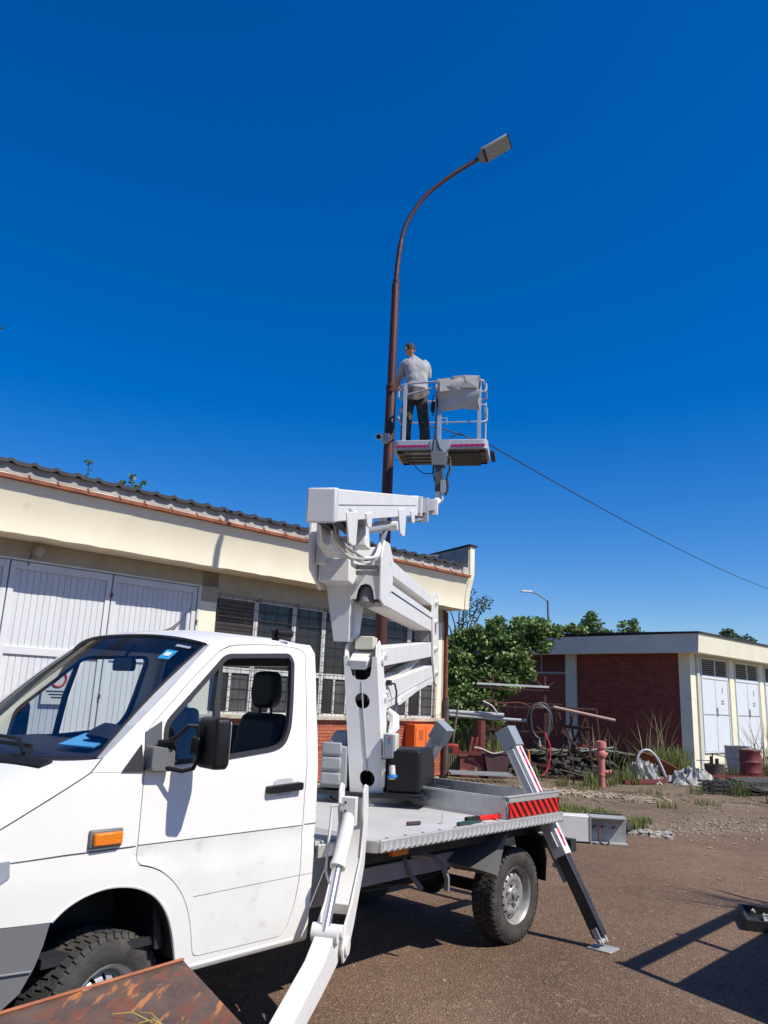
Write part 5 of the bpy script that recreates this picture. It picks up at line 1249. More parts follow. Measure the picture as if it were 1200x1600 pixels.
hd = Vector((1, 0, .74)).normalized(); sd = Vector((.10, 1, -.08)).normalized(); sd = (sd-hd*sd.dot(hd)).normalized(); up_ = hd.cross(sd)
up_ = up_ if up_.z > 0 else -up_
# the head is rolled so that the light panel looks down and toward the yard
rl = Matrix.Rotation(radians(-38), 3, hd); sd = rl @ sd; up_ = rl @ up_
MH = frame(Vector((1.47, 0, 11.99)), hd, sd, up_)
g = MB(MH); g.box(.13, .74, -.145, .145, -.035, .045); hdo = g.build('lamp_head', pm('lamp_head_grey', (.30, .32, .34), .4, .3), sl_, bevel=.02, seg=3)
g = MB(MH); g.prism([(.0, -.05), (.14, -.15), (.14, .15), (.0, .05)], 'xy', -.035, .03); g.build('driver_housing', pm('driver_box', (.24, .24, .22), .5), hdo, bevel=.01)
g = MB(MH); g.box(.17, .72, -.125, .125, -.041, -.034); g.build('light_panel', pm('led_panel', (.40, .38, .30), .4), hdo)
g = MB(MH)
for i in range(16):
    for j in range(7): x = .195+i*.0333; y = -.105+j*.035; g.box(x-.010, x+.010, y-.010, y+.010, -.045, -.041)
g.build('light_emitter', pm('led_lens', (.36, .35, .27), .15), hdo, kind='stuff')
g = MB(MH); g.box(.135, .175, -.13, .13, -.046, -.038); g.build('panel_rim', trim, hdo)
g = MB(MH); g.box(.72, .742, -.14, .14, -.043, -.03); g.build('panel_rim', trim, hdo)
sc_ = tag(empty('security_camera', (PX-.10, PY-.09, 6.24)), 'small white dome camera strapped to the lamp pole beside the basket', 'camera')
g = MB(); g.box(-.02, .10, -.05, .03, -.09, .09); g.build('bracket', pm('cam_grey', (.5, .5, .48), .5), sc_, bevel=.006)
g = MB(); g.blob((-.075, -.05, .02), .062, .062, .062, 16, 0); g.build('dome', white, sc_)
g = MB(); g.blob((-.085, -.085, -.002), .045, .045, .042, 14, 0); g.build('lens', black, sc_)
ob = MB(); ca, ce = Vector((1.94, 13.8, 6.62)), Vector((22, 40.2, 7.9))
pts = spl([(PX+.03, PY, 6.66), (.99, 13.0, 6.60), tuple(ca)], 6)+[ca.lerp(ce, t/40)-Vector((0, 0, .35*4*(t/40)*(1-t/40))) for t in range(1, 41)]
tag(ob.tube(pts, .011, 6).build('overhead_cable', trim), 'thin black cable running from the lamp pole off to the far right', 'cable')
ob = MB(); pts = spl([(.12, 12.6, 5.86), (.25, 12.4, 5.80), (.33, 12.2, 5.78)]); tag(ob.tube(pts, .007, 5).build('cable_end', trim), 'short loose wire end poking out from the lamp pole below the camera', 'wire')
ob = MB(); pts = spl([(.36, 11.9, 5.82), (.42, 11.9, 5.62), (.56, 11.9, 5.46), (.70, 11.9, 5.43), (.86, 11.9, 5.50)]); tag(ob.tube(pts, .008, 5).build('hanging_wire', trim), 'thin wire sagging below the basket to the lift head', 'wire')

# ------------------------------------------------------------------ person in the basket
pr_ = tag(empty('person', (.42, 12.12, 5.965)), 'person in grey t-shirt and dark trousers standing in the basket, head bent', 'person')
def skinmesh(name, V, E, mat, parent, root=0, sub=2, flat=1.0):
    me = bpy.data.meshes.new(name); me.from_pydata([v[:3] for v in V], E, []); o = bpy.data.objects.new(name, me); C.objects.link(o); o.parent = parent
    md = o.modifiers.new('skin', 'SKIN'); md.use_smooth_shade = True
    sv = me.skin_vertices[0].data
    for i, v in enumerate(V):
        r = v[3]; sv[i].radius = (r, v[4] if len(v) > 4 else r); sv[i].use_root = (i == root)
    md = o.modifiers.new('sub', 'SUBSURF'); md.levels = sub; md.render_levels = sub
    me.materials.append(mat); return o
pr_.scale = (1.04, 1.04, 1.035)
# local axes: x right, y away, z up. body faces away and slightly left
V = [(.03, .0, .98, .09, .06), (.04, .0, 1.15, .09, .06), (.03, .02, 1.30, .10, .055), (.02, .05, 1.42, .07, .045), (-.02, .08, 1.56, .055, .055), (-.06, .13, 1.63, .05, .05),
     (-.16, .05, 1.44, .06), (-.235, .10, 1.24, .050), (-.275, .13, 1.09, .046), (-.32, .32, 1.10, .036), (-.34, .43, 1.13, .028),
     (.20, .05, 1.43, .06), (.20, .14, 1.25, .046), (.12, .27, 1.12, .04), (-.08, .40, 1.14, .033), (-.20, .48, 1.16, .026),
     (-.07, .0, .92, .10), (-.10, .02, .50, .065), (-.11, .0, .10, .045), (.12, .0, .92, .10), (.155, .02, .50, .065), (.19, .0, .10, .045)]
Ed = [(0, 1), (1, 2), (2, 3), (3, 4), (4, 5), (3, 6), (6, 7), (7, 8), (8, 9), (9, 10), (3, 11), (11, 12), (12, 13), (13, 14), (14, 15), (0, 16), (16, 17), (17, 18), (0, 19), (19, 20), (20, 21)]
skinmesh('body', V, Ed, skin, pr_)
# hands: palm with five bent fingers each, holding the pole
for sx, (w0, dirn) in enumerate((((-.34, .43, 1.13), Vector((-.25, 1, .12))), ((-.20, .48, 1.16), Vector((-.9, .35, .1))))):
    w0 = Vector(w0); d = dirn.normalized(); sidev = Vector((0, 0, 1)); n_ = d.cross(sidev).normalized()*(1 if sx == 0 else -1)
    HV = [(*w0, .024), (*(w0+d*.05), .034, .016), (*(w0+d*.085), .036, .015)]; HE = [(0, 1), (1, 2)]
    for k in range(4):
        off = sidev*(.030-.020*k); ln = (.034, .040, .037, .028)[k]
        b0 = w0+d*.095+off; b1 = b0+(d*.9+n_*.3).normalized()*ln; b2_ = b1+(d*.4+n_*.9).normalized()*ln*.7; b3 = b2_+(n_-d*.2).normalized()*ln*.5
        i0 = len(HV); HV += [(*b0, .0095), (*b1, .009), (*b2_, .008), (*b3, .007)]; HE += [(2, i0), (i0, i0+1), (i0+1, i0+2), (i0+2, i0+3)]
    t0 = w0+d*.035+sidev*.030+n_*.01; i0 = len(HV)
    HV += [(*t0, .012), (*(t0+(d*.5+sidev*.5+n_*.6)*.035), .0105), (*(t0+(d*.8+sidev*.3+n_*1.2)*.05), .0085)]; HE += [(1, i0), (i0, i0+1), (i0+1, i0+2)]
    skinmesh('hand', HV, HE, skin, pr_, 0, 1)
# head
hc = Vector((-.09, .12, 1.73)); MHd = Matrix.Translation(hc) @ Matrix.Rotation(radians(28), 4, 'Z') @ Matrix.Rotation(radians(-24), 4, 'X') @ Matrix.Scale(1.07, 4)
def headf(s, t):
    th = pi*t; ph = 2*pi*s; x = sin(th)*sin(ph); y = sin(th)*cos(ph); z = cos(th)
    r = Vector((x*.074, y*.094, z*.112))
    if z < 0: r.x *= 1-.25*(-z); r.y = r.y*(1-.15*(-z))+.012*(-z)
    if y > .6 and -.45 < z < .15: r.y += .018*max(0, 1-abs(x)*7)*(1-abs(z+.15)/.3)
    return tuple(MHd @ r)
g = MB(); g.grid(32, 20, headf); g.build('head', skin, pr_, smooth=80, weld=True)
g = MB()
def hairf(s, t):
    th = pi*.54*t; ph = 2*pi*s; y = cos(ph); k = 1.0
    if y > .3: th *= (1-.35*(y-.3))
    th *= 1.0 + (.18 if y < -.3 else 0)
    r = Vector((sin(th)*sin(ph)*.0765, sin(th)*cos(ph)*.0965, cos(th)*.1145))*(1+random.uniform(-.008, .008)); return tuple(MHd @ r)
g.grid(36, 14, hairf); g.build('hair', hair, pr_, smooth=80, weld=True)
for sx in (-1, 1):
    g = MB(MHd); g.blob((sx*.078, -.008, -.012), .012, .020, .032, 10, .05); g.build('ear', skin, pr_, smooth=80)
    g = MB(MHd); g.blob((sx*.030, .087, .008), .012, .008, .009, 8, 0); g.build('eye', pm('eye_white', (.7, .7, .68), .2), pr_)
g = MB(MHd); g.blob((0, .083, -.062), .024, .010, .007, 8, 0); g.build('mouth', pm('lips', (.35, .10, .08), .5), pr_)
# t-shirt: grown torso with short sleeves
SH = [(.93, .035, .0, .178, .130), (1.0, .036, .0, .180, .128), (1.1, .037, .0, .176, .122), (1.2, .034, .01, .182, .124), (1.3, .03, .022, .196, .128), (1.38, .022, .035, .206, .122), (1.44, .014, .045, .196, .108), (1.485, .004, .056, .150, .088), (1.52, -.006, .066, .092, .070), (1.56, -.018, .078, .066, .058)]
def shf(s_, t):
    z = lerp(.93, 1.56, t); cx, cy, rx, ry = [interp(z, [(r[0], r[k]) for r in SH]) for k in (1, 2, 3, 4)]
    an = 2*pi*s_; v = Vector((cos(an)*1.2, sin(an)*1.2, z*2.2)); wr = .018*noise.noise(v*1.6+Vector((0, 0, z*5)))+.010*noise.noise(v*5)
    e = 2.5; ca, sa = cos(an), sin(an); k = (abs(ca)**e+abs(sa)**e)**(-1/e)
    return (cx+(rx+wr)*ca*k, cy+(ry+wr)*sa*k, z+.012*sin(an*2)*(1-t)**3)
g = MB(); g.grid(44, 34, shf); ts_ = g.build('t_shirt', shirt, pr_, smooth=80, weld=True)
for sgn, P4 in ((-1, [(-.10, .04, 1.455), (-.165, .05, 1.42), (-.20, .085, 1.33), (-.222, .12, 1.235)]), (1, [(.12, .04, 1.45), (.175, .05, 1.415), (.208, .085, 1.33), (.21, .125, 1.24)])):
    g = MB(); cc = spl(P4, 6); g.tube(cc, [lerp(.078, .070, i/(len(cc)-1)) for i in range(len(cc))], 18); g.build('sleeve', shirt, ts_, smooth=60)
g = MB(); g.tube([(-.018+.062*cos(t), .078+.055*sin(t), 1.562) for t in [2*pi*i/20 for i in range(20)]], .008, 6, closed=True); g.build('collar', shirt, ts_)
V = [(.04, .0, .97, .165, .12), (.035, .0, .88, .17, .13), (-.075, .0, .80, .118), (-.10, .01, .62, .108), (-.105, .02, .48, .100), (-.11, .0, .28, .090), (-.112, -.005, .10, .092), (-.112, -.005, .04, .098),
     (.13, .0, .80, .118), (.15, .01, .62, .106), (.165, .02, .48, .098), (.19, .0, .28, .090), (.20, -.005, .10, .094), (.205, -.005, .04, .100)]
skinmesh('trousers', V, [(0, 1), (1, 2), (2, 3), (3, 4), (4, 5), (5, 6), (6, 7), (1, 8), (8, 9), (9, 10), (10, 11), (11, 12), (12, 13)], trousers, pr_, 1)
for x in (-.112, .205):
    g = MB(); g.hexa([(x-.05, -.11, .0), (x+.05, -.11, .0), (x+.055, .17, .0), (x-.055, .17, .0), (x-.045, -.10, .12), (x+.045, -.10, .12), (x+.04, .14, .07), (x-.04, .14, .07)]); g.build('shoe', black, pr_, bevel=.02, seg=3)
def hang(s, t):   # jacket tied round the hips
    an = lerp(radians(200), radians(345), s); r = .185+.01*sin(s*20)+.02*t
    z = .965-.24*t*(.35+.65*max(0, sin(pi*(s*.9+.12))))
    return (.035+r*cos(an)*1.02, r*.75*sin(an)+.0, z)
g = MB(); g.grid(20, 8, hang); o = g.build('tied_jacket', pm('grey_brown_cloth', (.13, .12, .115), .9, var=.2, vscale=12, bump=.5, bscale=15), pr_, smooth=60, shell=.012)
tb = tag(empty('tool_pouch', (.74, 12.0, 6.62)), 'black tool pouch hanging from the basket rail beside the person', 'pouch')
g = MB(); g.blob((0, 0, 0), .045, .05, .10, 8, .2); g.build('bag', trim, tb); g = MB(); g.tube([(-.02, 0, .08), (.0, 0, .2), (.1, 0, .22)], .01, 5); g.tube([(.02, 0, -.05), (.0, 0, -.16)], .012, 5); g.build('strap', trim, tb)

# ------------------------------------------------------------------ vegetation helpers
def leaf_quads(g, c, n, rad, size, flat=.0):
    for _ in range(n):
        while True:
            p = Vector((random.uniform(-1, 1), random.uniform(-1, 1), random.uniform(-1, 1)))
            if p.length < 1: break
        p = Vector((p.x*rad[0], p.y*rad[1], p.z*rad[2]))+Vector(c)
        a = Vector((random.gauss(0, 1), random.gauss(0, 1), random.gauss(0, .6)-flat)).normalized()
        b = a.cross(Vector((random.gauss(0, 1), random.gauss(0, 1), random.gauss(0, 1)))).normalized()
        s_ = size*random.uniform(.6, 1.3); w_ = s_*.38
        k = len(g.v)
        g.v += [tuple(p), tuple(p+a*s_*.5+b*w_), tuple(p+a*s_), tuple(p+a*s_*.5-b*w_)]; g.f.append((k, k+1, k+2, k+3))
def tree(name, base, trunkh, crown, nleaf, size, mat, label, cat='tree', group=None, tr=.09, seed=1):
    random.seed(seed); t = tag(empty(name, base), label, cat, group)
    g = MB(); g.tube([(0, 0, 0), (.05, 0, trunkh*.5), (0, .05, trunkh)], [tr*1.3, tr, tr*.7], 8)
    for c in crown:
        m = Vector(c[:3]); g.tube([(0, 0, trunkh*.75), tuple(Vector((0, 0, trunkh)).lerp(m, .5)+Vector((random.uniform(-.1, .1), 0, 0))), tuple(m)], [tr*.6, tr*.35, tr*.15], 5)
    g.build('trunk', bark, t)
    g = MB()
    for c in crown: leaf_quads(g, c[:3], int(nleaf*c[3]), (c[4], c[4], c[5]), size)
    g.build('crown', mat, t, recalc=False, smooth=0); return t
def grass(name, spots, label, mat=grassm, kind='stuff', cat=None):
    g = MB()
    for (x, y, r, n, h) in spots:
        for _ in range(n):
            an = random.uniform(0, 2*pi); q = r*sqrt(random.random()); px, py = x+q*cos(an), y+q*sin(an)
            hh = h*random.uniform(.4, 1.2); dx, dy = random.gauss(0, .25)*hh, random.gauss(0, .25)*hh; w_ = .008+.006*hh
            aa = random.uniform(0, pi); wx, wy = w_*cos(aa), w_*sin(aa); k = len(g.v)
            g.v += [(px-wx, py-wy, -.01), (px+wx, py+wy, -.01), (px+dx*.4+wx*.7, py+dy*.4+wy*.7, hh*.55), (px+dx*.4-wx*.7, py+dy*.4-wy*.7, hh*.55), (px+dx*1.2, py+dy*1.2, hh)]
            g.f += [(k, k+1, k+2, k+3), (k+3, k+2, k+4)]
    o = g.build(name, mat, recalc=False, smooth=0); tag(o, label, cat or 'grass', kind=kind); return o
# ivy mass over the outbuilding end
random.seed(3)
iv = tag(empty('ivy_bush', (4.0, 26.5, 0)), 'big green climbing bush spilling over the left end of the brick outbuilding', 'bush')
g = MB()
env = [(-1.9, 1.0, 3.6), (-1.4, 1.2, 3.9), (-.8, 1.3, 4.15), (-.2, 1.6, 4.45), (.4, 2.4, 4.65), (1.0, 2.9, 4.7), (1.5, 3.9, 4.70), (1.95, 4.35, 4.68), (2.35, 4.5, 4.64), (2.75, 4.55, 4.6), (3.1, 4.55, 4.58)]
for x, z0, z1 in env:
    zz = z0
    while zz < z1:
        dep = .0 if x < 0 else .25*x
        leaf_quads(g, (x+random.uniform(-.2, .2), dep+1.3*((zz-z0)/3.2)**1.2+random.uniform(-.25, .25), zz), 330 if x < 1.8 else 230, (.42, .45, .26) if x < 1.8 else (.34, .35, .13), .15, flat=.5); zz += .33
for k in range(30):
    x = random.uniform(-1.8, 2.2); z1 = interp(x, [(a, c) for a, b, c in env]); leaf_quads(g, (x, .8+max(0, x)*.5, z1+.12), 45, (.22, .2, .16), .13)
for q in ((-.3, .1, 1.5), (-.1, 0, 1.75), (.1, .0, 2.0), (-1.2, 0, 1.1), (.7, .2, 2.5), (.0, 0, 1.3)): leaf_quads(g, q, 170, (.3, .3, .2), .13, flat=.6)
g.build('foliage', ivyleaf, iv, recalc=False, smooth=0)
g = MB()
for k in range(5): x = -1.7+k*.42; g.tube([(x*.6, .9, 0), (x*.8, .9, 1.2), (x, 1.0, 2.6), (x+.2, 1.5, 3.8)], [.05, .04, .03, .02], 5)
g.tube([(-1.2, .3, 1.3), (-1.6, .0, .9), (-1.9, -.2, .75)], .02, 5); g.build('stem', bark, iv)
# thin trees
tree('thin_tree', (3.55, 34, 0), 4.3, [(-.9, 0, 5.7, .5, .35, .55), (-.55, 0, 6.1, .4, .3, .3), (.2, 0, 6.5, .9, .4, .5), (.75, 0, 6.0, .7, .42, .35), (.4, 0, 5.4, .8, .45, .45), (1.15, 0, 6.2, .5, .3, .35), (.1, 0, 6.9, .3, .22, .2), (.0, 0, 4.9, .5, .4, .3)], 190, .12, darkleaf, 'thin open tree with sparse crown rising above the ivy beside the workshop eaves', group='trees behind the ivy', seed=5)
tree('thin_tree', (2.2, 33, 0), 3.6, [(-.2, 0, 4.6, .5, .4, .5), (.3, 0, 5.0, .5, .3, .4), (.6, 0, 4.3, .6, .4, .4)], 180, .12, darkleaf, 'low twiggy tree close against the workshop drain pipe above the ivy', group='trees behind the ivy', seed=6)
tree('leafy_tree', (11.0, 40, -.75), 4.6, [(0, 0, 6.7, 1, .6, .6), (-.5, 0, 6.1, .9, .7, .5), (.5, 0, 6.1, 1, .7, .5), (-1.2, 0, 5.8, .6, .6, .4), (0, 0, 7.15, .35, .3, .35), (.9, 0, 5.6, .8, .7, .4), (-.8, 0, 5.6, .8, .9, .35), (1.4, 0, 5.7, .8, .8, .4), (-1.9, 0, 5.5, .7, .8, .4), (.9, 0, 6.2, .5, .5, .4)], 520, .17, treeleaf, 'bright green tree showing above the flat roof, nearest the ivy', group='trees above the outbuilding roof', seed=8)
tree('leafy_tree', (13.2, 41, -.75), 4.6, [(0, 0, 6.7, .6, .6, .5), (.5, 0, 6.4, .5, .45, .4), (-.7, 0, 6.0, .9, .6, .45), (.2, 0, 5.7, .8, .9, .5), (.35, 0, 7.05, .2, .25, .25)], 520, .17, treeleaf, 'second smaller green tree above the flat roof', group='trees above the outbuilding roof', seed=9)
tree('dark_tree', (28.6, 62, -1.7), 7, [(-.6, 0, 9.2, 1, 1.0, .8), (.9, 0, 8.9, .8, .8, .8), (.2, 0, 8.4, 1, 1.6, .6), (-.7, 0, 9.8, .3, .5, .4), (2.4, 0, 7.7, .5, .8, .4)], 700, .22, darkleaf, 'dark round tree far behind the yellow eaves at the right', seed=10)
tree('dark_tree', (-10.35, 13.2, 0), 7.5, [(2.55, 0, 8.38, 1, .42, .22), (2.5, 0, 8.8, .5, .38, .12), (1.6, 0, 8.6, 2, .9, .8), (0, 0, 9, 3, 1.5, 1.2)], 420, .09, darkleaf, 'leafy branch tips of a tall tree at the left edge against the sky', seed=11)
# roof saplings
def sapling(wx, z, sc, br, label, seed):
    random.seed(seed); p = MBL @ Vector((wx, -.35, z)); t = tag(empty('roof_sapling', p), label, 'plant', 'saplings growing on the workshop roof')
    g = MB(); lg = MB()
    for (dx, h) in br:
        q = spl([(0, 0, -.1), (dx*.5, 0, h*.5), (dx, 0, h)], 5); g.tube(q, .008, 5)
        for k in range(14):
            p_ = q[min(len(q)-1, 3+k*len(q)//20+k//3)]+Vector((0, 0, random.uniform(-.03, .03)))
            leaf_quads(lg, tuple(p_), 2, (.035*sc, .03, .03), .07*sc)
        leaf_quads(lg, (dx, 0, h-.04), 5, (.03*sc, .03, .05), .07*sc)
    g.build('stem', bark, t); lg.build('leaves', treeleaf, t, recalc=False, smooth=0)
sapling(10.05, 5.34, .9, [(.0, .42), (-.08, .12)], 'upright leafy shoot above the roof edge, the left one', 21)
sapling(9.18, 5.34, 1., [(-.05, .36), (-.22, .22), (.2, .22), (.1, .14)], 'three-pronged leafy shoot growing from the dark roof edge', 22)
# far street lamp
fl = tag(empty('far_street_lamp', (8.95, 40, 0)), 'thin grey street lamp in the distance between the ivy and the outbuilding trees', 'street lamp')
g = MB(); g.tube([(0, 0, -1), (-.12, 0, 3.0), (-.20, 0, 7.2)], [.09, .07, .06], 8); g.build('pole', pm('far_pole', (.16, .18, .20), .6), fl)
g = MB(); g.tube([(-.2, 0, 7.15), (-.75, 0, 7.52), (-1.05, 0, 7.62)], .035, 6); g.build('arm', pm('far_pole', (.16, .18, .20), .6), fl)
g = MB(); g.hexa([(-1.6, -.12, 7.58), (-1.02, -.1, 7.58), (-1.02, .1, 7.58), (-1.6, .12, 7.58), (-1.55, -.1, 7.69), (-1.02, -.07, 7.67), (-1.02, .07, 7.67), (-1.55, .1, 7.69)]); g.build('lamp_head', pm('lamp_white', (.6, .6, .58), .4), fl, bevel=.02)

# ------------------------------------------------------------------ scrap yard things
def T(name, loc, label, cat, group=None): return tag(empty(name, loc), label, cat, group)
rk = T('storage_rack', (4.3, 24.0, 0), 'tall dark red iron storage rack with forked arms in front of the ivy', 'rack')
for x in (-.74, .84):
    g = MB(); g.bar((x, 0, 0), (x, 0, 2.74), .07, .07); g.build('post', rustdark, rk)
    for z in (2.38, 1.72, 1.05):
        for s_ in (-1, 1):
            g = MB(); g.bar((x, 0, z-.02), (x+s_*.27, -.05, z+.2), .06, .05); g.build('fork', rustdark, rk)
for z in (2.44, 2.33, 1.92, 1.80, 1.10):
    g = MB(); g.bar((-1.25, -.06, z), (.95, -.06, z-.02), .05, .06 if z > 2.4 else .035); g.build('shelf_bar', winframe if z == 2.44 else rustdark, rk)
g = MB(); g.bar((-.9, .1, 1.9), (1.4, .1, 1.93), .03, .03)
for q in range(9): g.bar((-.8+q*.25, .1, 1.0), (-.8+q*.25, .1, 1.9), .015, .015)
g.build('wire_rods', rustdark, rk, kind='stuff')
random.seed(5)
def pipe(name, a, b, r, mat, label, cat='pipe', group=None):
    o = MB().tube([a, b], r, 10).build(name, mat); return tag(o, label, cat, group)
pipe('metal_pipe', (1.95, 22, 1.50), (4.26, 21.9, 1.44), .045, pipeg, 'long pale grey pipe lying across the scrap, reaching the cable coil', group='pale pipes over the scrap')
pipe('metal_pipe', (1.75, 22.05, 1.60), (3.55, 21.9, 1.56), .062, pipeg, 'thicker short pale pipe resting on the long pipe', group='pale pipes over the scrap')
pipe('pipe_support', (2.9, 21.9, 0), (2.9, 21.9, 1.40), .14, rustred, 'thick red brown upright tube below the pale pipes', 'tube')
pipe('wooden_pole', (2.28, 21.8, 1.86), (2.05, 21.9, .0), .03, wood, 'thin brown pole leaning against the pale pipes', 'pole')
pipe('metal_pipe', (4.92, 21.9, 1.84), (6.62, 21.9, 1.55), .042, pm('pink_pipe', (.42, .27, .22), .6), 'pinkish sloping pipe laid across the iron trestle')
pipe('rusty_pipe', (4.95, 22.1, 1.36), (6.02, 22.1, 1.28), .045, rustdark, 'dark rusty horizontal pipe in the iron trestle')
fr = T('iron_trestle', (5.6, 22.3, 0), 'rusty angle iron trestle frame standing by the hydrant', 'frame')
for a, b in (((-.75, 0, 1.85), (-.80, 0, 0)), ((.62, 0, 1.83), (.74, 0, .3)), ((-.75, 0, 1.82), (.62, 0, 1.83)), ((-.4, .2, 1.7), (-.0, .2, .3)), ((.05, .2, 1.7), (-.45, .2, .3)), ((.35, .1, 1.75), (.5, .1, .3)), ((-.05, .3, 1.8), (.1, .3, .4)), ((.4, .3, 1.6), (-.2, .3, .4)), ((.2, .2, .7), (-.35, .1, 1.2))):
    g = MB(); g.bar(a, b, .055, .05); g.build('bar', rustdark, fr)
# cable coil and red hose
g = MB()
for k in range(5):
    cx, cz = 4.50+random.uniform(-.03, .03), 1.45+random.uniform(-.05, .03)
    g.tube([(cx+(.25+.02*k)*cos(t), 21.7+.02*k, cz+(.44+.02*k)*sin(t)+.03*sin(3*t+k)+.05*cos(2*t)) for t in [2*pi*i/28 for i in range(28)]], .021, 6, closed=True)
tag(g.build('cable_coil', pm('grey_black_cable', (.07, .07, .075), .6)), 'coil of grey black cable hanging on the rack', 'cable')
g = MB(); g.tube(spl([(4.62, 21.65, 1.15), (4.74, 21.6, .85), (4.74, 21.55, .55), (4.66, 21.5, .25), (4.5, 21.45, .03)]), .024, 7)
tag(g.build('red_hose', pm('red_hose', (.5, .02, .05), .5)), 'bright red hose hanging below the cable coil', 'hose')
tag(MB().tube(spl([(3.0, 22, 1.95), (3.5, 22, 1.88), (4.0, 22, 1.92), (4.4, 22, 1.75)]), .02, 6).build('red_brown_hose', rustred), 'dark red hose draped along the rack', 'hose')
tag(MB().tube(spl([(2.95, 21.8, 1.92), (3.2, 21.8, 1.8), (3.35, 21.8, 1.6)]), .025, 6).build('bent_tube', pipeg), 'short bent grey tube arching down onto the pale pipes', 'tube')
# white rag knot
g = MB(); g.blob((4.47, 21.6, .86), .05, .05, .13, 7, .35); tag(g.build('rag', tarp), 'dirty white rag tied under the cable coil', 'rag')
# red machine parts, tanks
rm_ = T('red_machine', (2.1, 21.2, 0), 'small bright red machine frame with two upright horns on the scrap', 'machine')
g = MB(); g.box(-.3, .12, -.2, .2, .55, .78); g.build('block', pm('bright_red_paint', (.33, .035, .028), .5, var=.2), rm_, bevel=.02)
g = MB(); g.cyl((-.1, -.22, .64), (-.1, -.18, .64), .08, n=14); g.build('round_hole', trim, rm_)
for x in (.45, .58):
    g = MB(); g.bar((x, 0, .55), (x+.05, 0, .98), .06, .05, w2=.03); g.build('horn', pm('bright_red_paint', (.33, .035, .028), .5, var=.2), rm_, bevel=.01)
g = MB(); g.box(.1, .7, -.05, .05, .55, .6); g.build('cross_bar', rustred, rm_)
bx_ = T('barred_crate', (2.02, 21.0, 0), 'dark brown ribbed wooden crate beside the drain pipe', 'crate')
g = MB(); g.box(-.2, .2, -.15, .15, 0, .55); g.build('box', pm('crate_dark', (.07, .05, .03), .9, var=.3), bx_)
for q in range(7): g = MB(); g.box(-.19+q*.057, -.155+q*.057, -.17, -.152, .02, .54); g.build('slat', wood, bx_)
rt = T('rusty_tank', (2.6, 21.0, 0), 'low rusty red steel tank with peeling paint behind the truck bed', 'tank')
g = MB(); g.box(-.38, .28, -.3, .3, 0, .52); g.build('body', pm('peeling_red', (.17, .045, .035), .8, var=.4, vscale=5, col2=(.38, .24, .13), c2scale=4, c2lo=.55, c2hi=.62), rt, bevel=.02)
g = MB(); g.box(-.4, .3, -.32, .32, .5, .54); g.build('rim', rustred, rt)
rt = T('sheet_metal_bin', (3.2, 20.9, 0), 'dark maroon bin with a crumpled pale sheet over its rim', 'bin')
g = MB(); g.hexa([(-.25, -.3, 0), (.2, -.3, 0), (.2, .3, 0), (-.25, .3, 0), (-.35, -.32, .6), (.3, -.32, .6), (.3, .3, .6), (-.35, .3, .6)]); g.build('body', pm('bin_maroon', (.10, .045, .05), .7, var=.2), rt)
g = MB(); g.grid(16, 4, lambda s, t: (lerp(-.62, .32, s), lerp(-.36, -.05, t), .66+.035*sin(s*9)+.10*(1-s)**4-.05*t)); o = g.build('crumpled_sheet', pm('pinkish_sheet', (.60, .52, .46), .6), rt, shell=.03)
tag(MB().cyl((4.07, 21, .40), (4.05, 21, .72), .035, n=10).build('orange_tube', pm('orange_tube', (.65, .2, .05), .5)), 'short orange tube standing in the scrap by the rear leg', 'tube')
# gratings in the truck-side scrap
gt_ = T('metal_grating', (2.75, 19.9, 0), 'pale galvanised metal gratings lying flat behind the truck bed', 'grating')
for q in range(9): g = MB(); g.box(-.85, .65, -.35+q*.09, -.325+q*.09, .16, .20); g.build('bar', galv, gt_)
for q in range(12): g = MB(); g.box(-.85+q*.135, -.825+q*.135, -.36, .40, .161, .19); g.build('cross_bar', galv, gt_)
bd_ = T('wooden_board', (3.72, 19.9, 0), 'short yellow brown board leaning behind the striped outrigger leg', 'board')
g = MB(); g.prism([(-.14, 0), (.16, 0), (.02, .5), (-.14, .42)], 'xz', 0, .03); g.build('plank', pm('fresh_wood', (.40, .28, .13), .8, var=.2), bd_)
# hydrant
hy = T('hydrant', (5.62, 19.8, 0), 'faded red pillar hydrant standing in the weeds', 'hydrant')
g = MB(); g.lathe([(.085, 0), (.085, .25), (.095, .26), (.095, .30), (.085, .31), (.088, .66), (.12, .70), (.135, .76), (.12, .82), (.095, .84), (.095, .9), (.125, .91), (.13, .98), (.125, 1.06), (.06, 1.08), (0, 1.08)], (0, 0, 0), (0, 0, 1), 24); g.build('column', hydr, hy)
for s_ in (-1, 1): g = MB(); g.cyl((s_*.10, 0, .76), (s_*.16, 0, .76), .045, n=12); g.build('outlet', hydr, hy)
g = MB(); g.cyl((.08, -.02, .34), (.2, -.05, .34), .055, n=14); g.cyl((.19, -.05, .34), (.23, -.06, .34), .075, n=14); g.build('side_outlet', hydr, hy)
g = MB(); g.cyl((.06, -.06, 1.05), (.1, -.08, 1.12), .03, n=8); g.build('cap_nut', hydr, hy)
